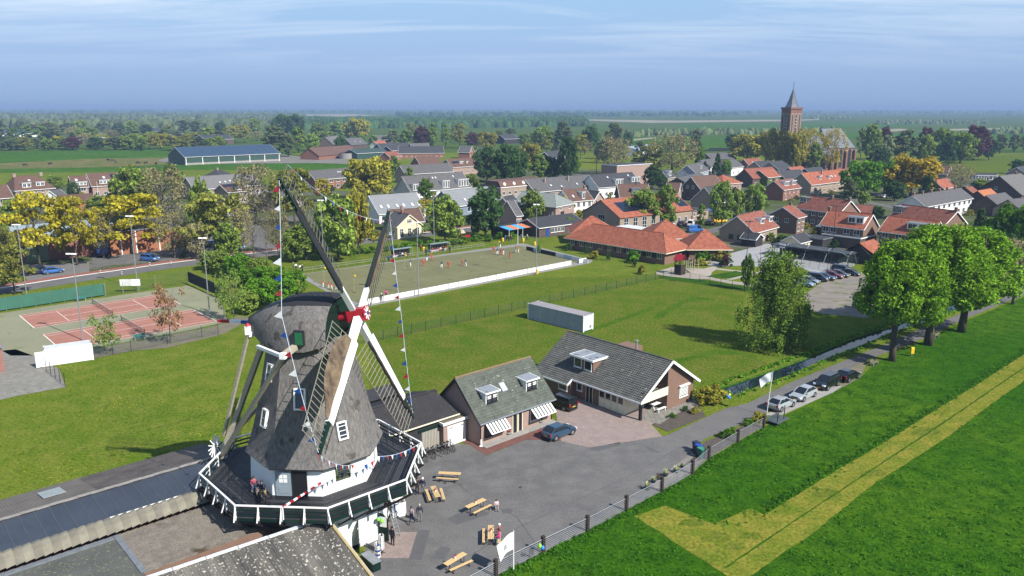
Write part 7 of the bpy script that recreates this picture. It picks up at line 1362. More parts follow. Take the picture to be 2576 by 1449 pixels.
# ---- korfball posts with yellow baskets
kb = [(P('F', 1500, 465), 'yellow korfball post inside the near circle'), (P('F', 2440, 315), 'yellow korfball post with players round it'), (P('F', 690, 605), 'yellow korfball post of the girls in red'), (P('F', 990, 690), 'yellow korfball post beside the mill sail')]
for (u, v), lb in kb:
 o = thing('korfball_post', lb, 'korf', tuple(W3(u, v)), 0, 'korfball posts'); MB().tube([(0, 0, 0), (0, 0, 3.5)], .04, 6).build('pole', M('pale_post', (.45, .42, .25)), o); MB().rows([[(.28 + .21 * math.cos(R(a)), .21 * math.sin(R(a)), z) for a in range(0, 360, 45)] for z in (3.25, 3.5)]).build('basket', yellowp, o); MB().lathe([(.35, 0), (.35, .06)], 10).build('foot', black, o)
# ---- containers
def container(label, p, L, rz, side, roofm, endm, doors=True, h=2.75, w=2.45, ribs=0, nm='shipping_container'):
 o = thing(nm, label, 'container', tuple(p), rz); MB().box(0, L, 0, w, .12, h).build('body', side, o); MB().box(.03, L - .03, .03, w - .03, h + .002, h + .03).build('roof', roofm, o)
 for x in (0, L):
  for y in (0, w): MB().box(x - .08, x + .08, y - .08, y + .08, 0, h + .06).build('corner_post', endm, o)
 for z in (.12, h - .04):
  for y in (-.03, w + .03): MB().bar((0, y, z), (L, y, z), .08, .12).build('side_rail', side, o)
 if doors:
  for y0, y1 in ((.1, w / 2 - .02), (w / 2 + .02, w - .1)):
   dd = MB().box(L + .005, L + .06, y0, y1, .22, h - .12).build('door', endm, o)
   for f in (.3, .7): MB().tube([(L + .09, y0 + (y1 - y0) * f, .2), (L + .09, y0 + (y1 - y0) * f, h - .12)], .03, 5).build('lock_rod', metal, dd)
  MB().box(L + .065, L + .09, w / 2 + .3, w / 2 + .62, .5, .9).build('vent', black, o)
 for i in range(ribs): x = L * (i + .5) / ribs; MB().box(x - .09, x + .09, -.06, .0, .2, h - .1).build('side_rib', side, o)
 if not ribs:
  for i in range(1, 20): MB().box(L * i / 20 - .012, L * i / 20 + .012, -.006, .0, .2, h - .1).build('panel_seam', lead, o)
 for i in range(ribs): x = L * (i + .5) / ribs; MB().box(x - .09, x + .09, .1, w - .1, h + .03, h + .06).build('roof_rib', roofm, o)
 return o
ca, cb_ = W3(*P('G', 165, 955)), W3(*P('G', 710, 1090)); dc_ = (cb_ - ca)
container('long white refrigerated container standing in the field', ca, 12.1, math.atan2(dc_.y, dc_.x), M('grey_white_steel', (.40, .45, .50), .5, .15, .6, spots=('8a9098', 1.4, .62), stretch=(1, 1, .3)), M('rusty_grey_roof', (.36, .33, .34), .7, .1, .5), M('white_container_door', (.78, .79, .78), .5, .08, 1.))
wa, wb = W3(*P('E', 470, 1440)), W3(*P('E', 942, 1370)); dw_ = wb - wa
cw = container('white corrugated storage container with open door by the tennis courts', wa, dw_.length, math.atan2(dw_.y, dw_.x), white, M('pale_grey_roof', (.55, .57, .58), .6, .1, 1.), white, False, 2.4, 2.3, 18)
MB().box(-1.2, -.05, -.2, -.14, .1, 2.3).build('open_door', white, cw)
# ---- flags
def flag(u, v, ut, vt, label, dirv, w, h, lean=0):
 p = W3(u, v); H = max(3.0, hgt(ut, vt, p.y)); top = Vector((W3(ut, vt, 0).x * 0 + (ut - CX) / FPX * (p.y * math.cos(PITCH) + (CAM_H - H) * math.sin(PITCH)) - p.x, 0, H)) if lean else Vector((0, 0, H))
 o = thing('flag', label, 'flag', tuple(p)); MB().tube([(0, 0, 0), tuple(top)], [.045, .03], 6).build('pole', white, o)
 d = Vector(dirv).normalized(); rows = []; nx, nz = 16, 10
 for i in range(nx + 1):
  f = i / nx; rows.append([top + Vector((0, 0, -.12 - h * j / nz * (1 - .12 * f))) + d * (w * f * (1 - .18 * j / nz)) + Vector((0, 0, -.75 * w * f ** 1.6)) + d.cross(Vector((0, 0, 1))) * (.10 * math.sin(f * 8 + j * .35) * f) for j in range(nz + 1)])
 fm = M('white_flag_cloth', (.82, .84, .86), .8, .03, 2.); b = MB(); b.rows(rows, close=False); c = b.build('cloth', fm, o, smooth=True)
 em = MB(); mid = [rows[i][j] for i, j in ((7, 4), (8, 4), (9, 7), (8, 7))]; off = d.cross(Vector((0, 0, 1))) * -.12
 em.poly([q + off for q in mid]); em.build('emblem', M('pale_gold_print', (.62, .58, .40), .8, .3, 5., c2=(.42, .55, .66)), o); return o
flag(1293, 1438, 1293, 1334, 'white flag with faint gold emblem on a pole at the yard fence', (-.75, -.25, 0), 1.35, 1.5)
flag(1929, 1045, 1945, 933, 'white flag on the leaning pole beside the parked silver cars', (-.9, .3, 0), 1.45, 1.15, 1)
# ---- tables and benches (folding beer garden sets)
tw = M('varnished_plank', (.58, .40, .19), .55, .18, 5., stretch=(.4, 4, 1))
def plank_table(a, b_, label, w=.5, h=.77, nm='beer_table', cat='table', npl=4, extra=.0):
 c = (a + b_) / 2; d = b_ - a; o = thing(nm, label, cat, (c.x, c.y, 0), math.atan2(d.y, d.x), 'beer tables and benches in the mill yard'); L = 2.2
 pw = w / npl
 for i in range(npl): MB().box(-L / 2, L / 2, -w / 2 + i * pw + .008, -w / 2 + (i + 1) * pw - .008, h - .035, h).build('top_plank', tw, o)
 for s_ in (-1, 1):
  b = MB(); x = s_ * (L / 2 - .32)
  for y in (-w / 2 + .06, w / 2 - .06): b.bar((x, y, 0), (x, y, h - .04), .03, .03, up=(1, 0, 0))
  b.bar((x, -w / 2 + .06, .1), (x, w / 2 - .06, .1), .03, .03); b.bar((x, 0, .15), (x - s_ * .3, 0, h - .04), .025, .025); b.build('leg_frame', black, o)
 return o
z6 = lambda x, y: (939.2 + x / 3.84, 1140.4 + y / 3.84)
tabs = [('T', (635, 185), (845, 195), 'beer table nearest the mill stage corner by the bicycles'), ('B', (622, 235), (812, 248), 'bench in front of the table by the bicycles'), ('T', (580, 320), (625, 415), 'beer table with red pot between two benches'), ('B', (515, 352), (550, 448), 'bench beside the table with red pot, next to the two standing men'), ('B', (655, 340), (685, 437), 'bench on the open yard side of the table between two benches'),
  ('T', (905, 520), (1075, 440), 'beer table beside the seated girl'), ('B', (985, 570), (1130, 500), 'bench standing over the dark tar patch beside the seated girl'), ('T', (1140, 697), (1138, 820), 'beer table where the woman in pink sits'), ('B', (1070, 730), (1070, 852), 'empty bench opposite the woman in pink'), ('B', (1220, 735), (1218, 857), 'bench the woman in pink sits on'), ('T', (705, 1070), (880, 965), 'beer table in front of the shadow of the white flag'), ('B', (765, 1120), (940, 1040), 'bench in front of the shadow of the white flag')]
TP = {}
for i, (k, a, b_, lb) in enumerate(tabs):
 hh = .77 if k == 'T' else .47; A_ = Vector(G(*z6(*a), hh) + (0,)); B_ = Vector(G(*z6(*b_), hh) + (0,)); TP[i] = (A_ + B_) / 2
 plank_table(A_, B_, lb, .52 if k == 'T' else .26, hh, 'beer_table' if k == 'T' else 'beer_bench', 'table' if k == 'T' else 'bench', 4 if k == 'T' else 2)
for i, lb in ((2, 'red flower pot on the table between two benches'), (5, 'red flower pot on the table beside the seated girl'), (7, 'red flower pot on the table of the woman in pink'), (10, 'red flower pot on the table by the flag shadow')):
 o = thing('flower_pot', lb, 'flower pot', (TP[i].x, TP[i].y, .775)); MB().lathe([(.06, 0), (.09, .16)], 10).build('pot', white, o); me = leafmesh('flowers', [(0, 0, .24)], [.13], 40, .05, rs); me.materials.append(M('red_petals', (.45, .02, .03))); inst('flowers', me, o)
pw_ = thing('picnic_table', 'white picnic table on the porch of the balcony house', 'table', tuple(W3(1652, 1028) + Vector((0, 0, .05))), AX)
for i in range(4): MB().box(-.95, .95, -.38 + .2 * i, -.2 + .2 * i, .7, .74).build('top_plank', white, pw_)
for s_ in (-1, 1): MB().bar((s_ * .7, -.3, 0), (s_ * .7, .1, .7), .07).bar((s_ * .7, .3, 0), (s_ * .7, -.1, .7), .07).build('leg', white, pw_)
pb = thing('garden_bench', 'low white bench in front of the white picnic table', 'bench', tuple(W3(1664, 1036) + Vector((0, 0, .05))), AX); MB().box(-.8, .8, -.16, .16, .4, .45).build('seat', white, pb)
for s_ in (-1, 1): MB().box(s_ * .65 - .04, s_ * .65 + .04, -.14, .14, 0, .4).build('leg', white, pb)
gc = thing('garden_chair', 'white chair beside the front door of the mossy roofed house', 'chair', tuple(W3(1313, 1078) + Vector((0, 0, .1))), AX); MB().box(-.25, .25, -.25, .25, .42, .46).build('seat', white, gc); MB().box(-.25, .25, .2, .25, .46, .95).build('backrest', white, gc)
for sx in (-1, 1):
 for sy in (-1, 1): MB().box(sx * .22 - .025, sx * .22 + .025, sy * .22 - .025, sy * .22 + .025, 0, .42).build('leg', white, gc)
# ---- bins, pots, boxes
def bin_(u, v, m, lidm, label):
 o = thing('wheelie_bin', label, 'bin', tuple(W3(u, v)), AX - R(10), 'wheelie bins at the yard corner'); MB().rows([[(-.24, -.28, .08), (.24, -.28, .08), (.24, .28, .08), (-.24, .28, .08)], [(-.29, -.36, 1.0), (.29, -.36, 1.0), (.29, .36, 1.0), (-.29, .36, 1.0)]]).poly([(-.29, -.36, 1.0), (.29, -.36, 1.0), (.29, .36, 1.0), (-.29, .36, 1.0)]).build('body', m, o)
 MB().obox((0, 0, 1.05), (.31, 0, 0), (0, .38, 0), (0, 0, .04)).build('lid', lidm, o); MB().tube([(-.3, .34, .1), (.3, .34, .1)], .1, 8).build('wheels', black, o)
 MB().bar((-.26, .42, 1.0), (.26, .42, 1.0), .04).build('handle', black, o)
gb = M('grey_plastic', (.055, .065, .075), .5); bin_(1752, 1135, gb, M('navy_plastic', (.02, .035, .07), .5), 'grey wheelie bin with dark lid beside the road'); bin_(1757.5, 1143, gb, M('blue_plastic', (.02, .07, .45), .4), 'wheelie bin with bright blue lid'); bin_(1764, 1151, M('green_plastic', (.03, .16, .12), .5), M('green_lid', (.06, .30, .18), .5), 'green wheelie bin against the galvanised fence')
agave = leafmat('leaf_agave', (.30, .32, .16), .3, .2)
for u, v, s_, lb, lm in ((1629, 1232, 1., 'large potted agave at the fence post', agave), (1645, 1214, .8, 'smaller potted agave', agave), (1657, 1206, .7, 'pot with reddish plant', LM['red']), (1675, 1198, .9, 'potted spiky agave with broad pale leaves', agave), (1701, 1189, .9, 'potted agave in a dark green pot', agave), (1716, 1176, .6, 'tall dark pot with small plant', LM['lime'])):
 o = thing('potted_plant', lb + ' along the yard fence', 'potted plant', tuple(W3(u, v)), random.uniform(0, 6)); MB().lathe([(.20 * s_, 0), (.32 * s_, .38 * s_), (.28 * s_, .38 * s_)], 12).build('pot', M('dark_green_pot', (.03, .06, .05)) if s_ > .6 else black, o)
 if lm is agave:
  for k in range(14):
   a = k * 2.4; el = R(30 + 45 * (k % 3) / 2); v_ = Vector((math.cos(a) * math.cos(el), math.sin(a) * math.cos(el), math.sin(el))); L = .62 * s_; sd_ = Vector((-math.sin(a), math.cos(a), 0)) * .055 * s_; b0 = Vector((0, 0, .36 * s_))
   MB().poly([b0 - sd_ * .6, b0 + v_ * L * .5 - sd_, b0 + v_ * L, b0 + v_ * L * .5 + sd_, b0 + sd_ * .6]).build('leaf', agave, o)
 else: me = leafmesh('foliage', [(0, 0, .55 * s_)], [.25 * s_], 60, .07, rs); me.materials.append(lm); inst('foliage', me, o)
for u, v, r_, lb, k in ((1826, 1100, .75, 'round green shrub in the bed by the bins', 'bush'), (1845, 1092, .6, 'leafy shrub in the middle of the roadside bed', 'bush'), (1882, 1071, .6, 'clipped round shrub near the fence end', 'bush'), (1909, 1062, .9, 'yellow green upright shrub at the fence end', 'obush'), (1795, 1012, 1.6, 'brownish clipped hedge beside the canal head', 'obush'), (1775, 1016, 1.5, 'brownish hedge at the garden corner', 'obush'), (1692, 1052, .5, 'low shrub in the porch flower bed', 'bush'), (1725, 1035, .5, 'small shrub at the back of the flower bed', 'dbush'), (1748, 1040, .6, 'mossy ground shrub in the flower bed', 'obush')):
 x, y = G(u, v); tree_at(x, y, r_ * 1.35, r_, k, lb, None)
pinkl = leafmat('leaf_pink', (.22, .07, .06), .4, .3)
for u, v, r_, lb in ((1224, 1108, .42, 'stone bowl with red leafed shrub by the garage side awning'), (1280, 1093, .40, 'stone bowl with red leafed shrub beside the front door'), (1360, 1063, .42, 'stone bowl with green plant near the white framed window'), (1237, 1105, .24, 'small stone bowl on the terrace edge'), (1260, 1098, .24, 'empty shallow stone bowl on the terrace'), (1332, 1072, .26, 'small bowl with reddish plant near the white chair')):
 o = thing('planter_bowl', lb, 'planter', tuple(W3(u, v, .09))); MB().lathe([(r_ * .55, 0), (r_, r_ * .7), (r_ * .9, r_ * .75)], 12).build('bowl', concrete, o); me = leafmesh('foliage', [(0, 0, r_ * 1.3)], [r_ * .8], 90, .08, rs); me.materials.append(LM['vivid'] if 'green' in lb else pinkl); inst('foliage', me, o)
cr_ = thing('white_crate', 'white open topped crate beside the mill entrance', 'crate', tuple(W3(1003, 1294)), R(20))
for x0, x1, y0, y1 in ((-.6, .6, -.55, -.5), (-.6, .6, .5, .55), (-.6, -.55, -.5, .5), (.55, .6, -.5, .5)): MB().box(x0, x1, y0, y1, .05, 1.35).build('side_panel', white, cr_)
MB().box(-.55, .55, -.5, .5, .05, .7).build('contents', M('cardboard', (.30, .20, .12)), cr_)
o = thing('cardboard_box', 'brown cardboard box on the steps of the mill entrance', 'box', tuple(W3(974, 1330)), R(15)); MB().box(-.25, .25, -.2, .2, 0, .45).build('carton', M('cardboard_light', (.42, .28, .16)), o); MB().box(-.08, .1, -.205, -.2, .2, .3).build('paper_tag', white, o)
for u, v, lb in ((952, 1391, 'revolving white postcard rack with blue cards'), (961, 1370, 'tall wire postcard rack by the mill doorway')):
 o = thing('postcard_rack', lb, 'rack', tuple(W3(u, v + 22))); b = MB(); b.tube([(0, 0, 0), (0, 0, 1.75)], .03, 6)
 for a in range(5): b.bar((0, 0, .05), (math.cos(a * 1.257) * .35, math.sin(a * 1.257) * .35, .03), .05)
 b.build('stand', black, o); rr = random.Random(u)
 for zz in range(7):
  for a in range(6): v_ = Vector((math.cos(a * 1.047), math.sin(a * 1.047), 0)); MB().obox(v_ * .22 + Vector((0, 0, .5 + .18 * zz)), Vector((-v_.y, v_.x, 0)) * .085, (0, 0, .075), v_ * .008).build('card', [white, white, M('pale_card', (.55, .56, .58)), bluep if 'blue' in lb else white][rr.randrange(4)], o)
ld = thing('step_ladder', 'aluminium step ladder at the mill entrance', 'ladder', tuple(W3(1003, 1352)), R(48))
for s_ in (-.24, .24): MB().bar((s_, 0, 0), (s_ * .8, .9, 2.6), .05, .07).build('rail', metal, ld)
for i in range(8): f = (i + 1) / 9; MB().bar((-.22, .9 * f, 2.6 * f), (.22, .9 * f, 2.6 * f), .04, .06).build('rung', metal, ld)
for s_ in (-.22, .22): MB().bar((s_, 1.5, 0), (s_ * .8, .92, 2.5), .04).build('support_leg', metal, ld)
def balloons(p, label, cols):
 o = thing('balloons', label, 'balloons', tuple(p))
 for i, m in enumerate(cols): MB().ball((math.cos(i * 2.1) * .16, math.sin(i * 2.1) * .16, .12 * i), .17, 10, 8, (1, 1, 1.15)).build('balloon', m, o, smooth=True)
bal_g = paint('green_balloon', (.22, .55, .05), .25); bal_b = paint('blue_balloon', (.03, .20, .65), .25); bal_y = paint('yellow_balloon', (.6, .6, .08), .25)
balloons(W3(1361, 1378, 1.3), 'green and blue balloons tied to a fence post', [bal_b, bal_g, bal_g]); balloons(W3(1832, 1000, .9), 'blue and green balloons at the garden corner by the canal', [bal_b, bal_g, bal_b, bal_y]); balloons(Vector((MX, MY, 0)) + fdir(1)[0] * 6.5 + fdir(1)[1] * 2.2 + Vector((0, 0, 1.9)), 'green and blue balloons beside the mill doors', [bal_g, bal_b, bal_g]); balloons(Vector((MX, MY, 0)) + fdir(1)[0] * 6.6 + fdir(1)[1] * 2.6 + Vector((0, 0, 3.3)), 'red balloon under the edge of the mill stage', [paint('red_balloon', (.6, .02, .06), .25)])
pb_ = thing('post_box', 'yellow post box on the grass beside a tall tree', 'post box', tuple(W3(2294, 896))); MB().box(-.22, .22, -.18, .18, .45, 1.25).build('box', yellowp, pb_); MB().tube([(-.22, 0, 1.25), (.22, 0, 1.25)], .18, 10).build('rounded_top', yellowp, pb_); MB().box(-.05, .05, -.05, .05, 0, .45).build('post', metal, pb_)
def bench(u, v, rz, label, m=None):
 o = thing('park_bench', label, 'bench', tuple(W3(u, v)), rz); m = m or palebark
 for i in range(3): MB().box(-.9, .9, -.2 + .14 * i, -.08 + .14 * i, .42, .46).build('seat_plank', m, o)
 for i in range(2): MB().obox((0, .27, .62 + .18 * i), (.9, 0, 0), (0, .03, 0), (0, .0, .07)).build('back_plank', m, o)
 for s_ in (-.7, .7): MB().box(s_ - .05, s_ + .05, -.18, .28, 0, .42).build('leg', concrete, o)
bench(2352, 850, AX + math.pi / 2 * 0 + R(180), 'wooden bench at the foot of a tall tree'); bench(2200, 918, AX, 'weathered low bench beside the canal road verge'); teal = M('teal_bench_paint', (.03, .20, .19)); bench(352, 855, AX, 'teal bench beside the near tennis court', teal); bench(205, 758, AX, 'teal bench under the green windscreen', teal)
cg = thing('mesh_crate', 'stack of grey metal mesh crates at the edge of the car park', 'crate', tuple(W3(2166, 776)), AX - R(80))
for i in range(3): MB().box(-1.3, 1.3, -.8, .8, .04 + .45 * i, .40 + .45 * i).build('crate_layer', M('blue_grey_steel', (.26, .31, .34), .6, .25, 3.), cg)
for i in range(9): MB().box(-1.34 + .33 * i, -1.28 + .33 * i, -.84, .84, 0, 1.4).build('upright', metal, cg)
for u, v, h, lb in ((2254, 905, 4.4, 'wooden pole standing behind the tall tree trunk'), (2292, 852, 4.4, 'wooden pole in the canal edge'), (2336, 838, 3.4, 'short wooden pole beside the water')):
 o = thing('wooden_pole', lb, 'pole', tuple(W3(u, v - 45 if u < 2260 else v - 35))); MB().tube([(0, 0, -.8), (0, 0, h)], [.14, .12], 8).build('shaft', palebark, o); MB().lathe([(.13, 0), (.02, .1)], 8, (0, 0, h)).build('tip', palebark, o)
gt = thing('field_trailer', 'dark green mesh trailer gate at the end of the galvanised fence', 'gate', tuple(W3(1952, 1062)), AX); MB().poly([(-1.0, 0, .3), (1.4, 0, .3), (1.4, 0, 1.2), (-1.0, 0, 1.2)], [(0, 0), (2.4, 0), (2.4, .9), (0, .9)]).build('mesh', net_, gt)
MB().box(-1.1, 1.5, -.9, .9, .32, .42).build('platform', M('slate_boards', (.09, .115, .12)), gt)
for x, y, h in ((-.7, -.6, 2.1), (.7, -.6, 2.1), (-1.0, .7, 1.2), (1.4, .7, 1.2)): MB().bar((x, y, 0), (x, y, h), .08).build('post', oak, gt)
# bollards along the cycle track
for i, (x, y) in enumerate(((1015, 505), (1230, 520), (1512, 425), (1725, 410))):
 o = thing('bollard', 'black and white banded bollard beside the cycle track', 'bollard', tuple(W3(*P('E', x, y))), 0, 'bollards along the cycle track')
 for k in range(5): MB().tube([(0, 0, .22 * k), (0, 0, .22 * (k + 1))], .09, 8).build('band', white if k % 2 else black, o)
# ---- playground
pg = thing('play_tower', 'wooden play tower with red roof and ramp in the school playground', 'play tower', tuple(W3(1710, 690)), AX)
for x in (-.8, .8):
 for y in (-.8, .8): MB().bar((x, y, 0), (x, y, 3.4), .12).build('post', oak, pg)
MB().box(-.85, .85, -.85, .85, 1.5, 1.6).build('platform', oldwood, pg); MB().box(-.86, .86, -.88, -.84, .1, 2.3).build('side_board', oak, pg); MB().box(-.88, -.84, -.8, .8, .1, 2.3).build('side_board', oak, pg)
for s_ in (-1, 1): MB().rows([[(s_ * 0, -1.1, 4.4), (s_ * 0, 1.1, 4.4), (s_ * 1.1, 1.1, 3.2), (s_ * 1.1, -1.1, 3.2)], [(s_ * 0, -1.1, 4.46), (s_ * 0, 1.1, 4.46), (s_ * 1.14, 1.1, 3.26), (s_ * 1.14, -1.1, 3.26)]]).poly([(0, -1.1, 4.46), (0, 1.1, 4.46), (s_ * 1.14, 1.1, 3.26), (s_ * 1.14, -1.1, 3.26)]).build('roof', redp, pg)
MB().bar((.9, -.2, 1.5), (3.2, -.2, .1), .7, .06).build('ramp', oldwood, pg)
cf_ = thing('climbing_frame', 'timber climbing frame with ropes beside the play tower', 'climbing frame', tuple(W3(1740, 684)), AX)
for i in range(4):
 for j in range(2): MB().bar((1.5 * i - 2, 1.6 * j, 0), (1.5 * i - 2, 1.6 * j, 2.9 - .4 * (i % 2)), .12).build('post', oldwood, cf_)
for i in range(3):
 for z in (1.1, 1.8, 2.4): MB().bar((1.5 * i - 2, 0, z), (1.5 * i - .5, 1.6 * (i % 2), z), .05).build('rope', black, cf_)
rp = thing('play_set', 'red and brown wooden play set beside the street', 'play set', tuple(W3(1172, 606)), AX)
for x in (-1.6, 0, 1.6):
 for y in (0, 1.2): MB().bar((x, y, 0), (x, y, 2.2), .12).build('post', M('red_brown_timber', (.20, .06, .04)), rp)
for x in (-.8, .8): MB().box(x - .7, x + .7, -.05, .02, .9, 1.5).build('panel', redp, rp)
MB().rows([[(-1.7, -.2, 2.2), (-.1, -.2, 2.2), (-.1, 1.4, 2.2), (-1.7, 1.4, 2.2)], [(-1.2, .3, 3.1), (-.6, .3, 3.1), (-.6, .9, 3.1), (-1.2, .9, 3.1)]]).poly([(-1.2, .3, 3.1), (-.6, .3, 3.1), (-.6, .9, 3.1), (-1.2, .9, 3.1)]).build('roof', oldwood, rp)
dg = thing('ball_cage', 'ball cage with arched tube frames in the school yard', 'ball cage', tuple(W3(2062, 655)), AX - math.pi / 2)
for i in range(4): MB().tube([(5.2 * i - 8 + 0, -3 + 6 * k / 12, 3.2 * math.sin(math.pi * k / 12)) for k in range(13)], .06, 6).build('arch', metal, dg)
for i in range(3): MB().tube([(5.2 * i - 8 + 5.2 * k / 10, -1.5, 2.1 + .9 * math.sin(math.pi * k / 10)) for k in range(11)], .06, 6).build('arch', M('pale_green_tube', (.30, .42, .36)), dg)
MB().box(-8.2, 8.0, 3.0, 3.1, 0, 1.6).build('panel', M('slate_boards', 0), dg); MB().box(-9.4, -7.9, -2.2, -2.1, 2.2, 3.2).build('backboard', white, dg); MB().bar((-8.6, -2.0, 0), (-8.6, -2.0, 2.5), .12).build('backboard_post', white, dg)
dug = lambda u0, v0, u1, v1, lb: (lambda a, b_: (lambda o, L: [MB().box(0, L, -.2, 1.2, 2.0, 2.08).build('roof', M('pale_teal_sheet', (.25, .34, .33)), o), MB().box(0, L, 1.15, 1.2, .1, 2.0).build('back', glass, o), MB().box(.1, L - .1, .4, .8, .40, .46).build('seat', oldwood, o)] + [MB().bar((x, -.15, 0), (x, .1, 2.0), .07).build('post', M('pale_green_tube', 0), o) for x in (0, L)])(thing('dugout', lb, 'dugout', tuple(a), math.atan2((b_ - a).y, (b_ - a).x)), (b_ - a).length))(W3(u0, v0), W3(u1, v1))
dug(*P('F', 1390, 345), *P('F', 1575, 318), 'players dugout by the near circle with seated substitutes'); dug(*P('F', 1760, 288), *P('F', 1950, 262), 'players dugout at mid pitch with red and white substitutes')
for u, v, lb in ((*P('F', 1690, 275), 'yellow ad bin between the two dugouts'), (*P('G', 115, 185), 'yellow bin at the clubhouse corner'), (*P('G', 232, 220), 'yellow bin by the clubhouse bench'), (*P('G', 255, 505), 'yellow bin at the barrier corner'), (*P('F', 2485, 180), 'yellow bin behind the pitch end')):
 o = thing('litter_bin', lb, 'litter bin', tuple(W3(u, v))); MB().lathe([(.24, .1), (.28, .95)], 8).build('body', yellowp, o); MB().lathe([(.29, .95), (.22, 1.08)], 8).build('lid', yellowp, o)
bs = thing('bale_stack', 'stack of black wrapped silage bales beyond the village', 'bales', tuple(Vector(T('C', 2100, 500) + (0,))))
for i in range(22): MB().tube([(-16 + 1.5 * i, 0, .7), (-16 + 1.5 * i, 1.2, .7)], .72, 8).build('bale', black, bs)
for i in range(12): MB().tube([(-9 + 1.5 * i, 0, 2.0), (-9 + 1.5 * i, 1.2, 2.0)], .72, 8).build('bale', black, bs)
stk = thing('silage_tank', 'round concrete silage tank beside the green barn', 'tank', tuple(Vector(T('B', 930, 578) + (0,)))); MB().lathe([(6.5, 0), (6.5, 4.0), (6.2, 4.0), (6.2, 3.4)], 24).build('wall', concrete, stk); MB().lathe([(6.2, 3.3), (.1, 3.6)], 24).build('cover', M('muck', (.10, .08, .06)), stk)
# garden path slabs and statue
o = thing('garden_statue', 'small white statue at the corner of the mossy roofed house', 'statue', tuple(W3(1211, 1123))); MB().lathe([(.16, 0), (.14, .12), (.08, .15), (.13, .35), (.10, .55), (.05, .62), (.09, .72), (.03, .8)], 10).build('figure', white, o); MB().box(-.18, .18, -.18, .18, 0, .08).build('plinth', white, o)
# ================================================================ vehicles
tyre = M('tyre_rubber', (.015, .015, .016), .85, .2, 3.); rimm = M('alloy_rim', (.45, .46, .48), .3, .1, 3., metal=.6)
tailm = M('tail_lamp', (.40, .01, .012), .25, .1, 3., coat=.5); headm = M('head_lamp', (.62, .66, .70), .12, .1, 3., coat=.6); platem = M('yellow_plate', (.60, .42, .03), .5)
trimk = M('black_plastic', (.02, .02, .022), .6)
WH = None
def wheelmesh(r=.32, w=.22):
 t = MB(); t.tube([(0, -w / 2, 0), (0, -w / 2 + .03, 0), (0, w / 2 - .03, 0), (0, w / 2, 0)], [r * .90, r, r, r * .90], 18)
 m = MB(); m.tube([(0, -w / 2 - .006, 0), (0, w / 2 + .006, 0)], r * .64, 14)
 for k in range(5):
  a = k * 1.257
  for s in (-1, 1): m.bar((0, s * (w / 2 + .012), 0), (math.cos(a) * r * .62, s * (w / 2 + .012), math.sin(a) * r * .62), .05, .012, up=(0, 1, 0))
 return t.mesh('wheel', tyre, True), m.mesh('rim', rimm)
WH = wheelmesh()
CARS = {  # L, W, belt z, roof z, body stations x:(zlow,ztop,halfwidth), cabin base x0,x1, roof x0,x1
 'hatch': dict(L=4.2, W=1.76, belt=.90, roof=1.43, nose=.70, cab=(-2.0, 1.2), rf=(-1.2, .12), tail=.95, wb=1.28),
 'mpv': dict(L=4.4, W=1.80, belt=1.02, roof=1.66, nose=.88, cab=(-2.12, 1.45), rf=(-1.95, .45), tail=1.06, wb=1.33),
 'sedan': dict(L=4.6, W=1.78, belt=.94, roof=1.44, nose=.76, cab=(-1.75, 1.05), rf=(-.95, .2), tail=1.0, wb=1.35),
 'van': dict(L=5.0, W=1.92, belt=1.15, roof=2.05, nose=1.0, cab=(-2.45, 1.85), rf=(-2.4, 1.15), tail=1.18, wb=1.5)}
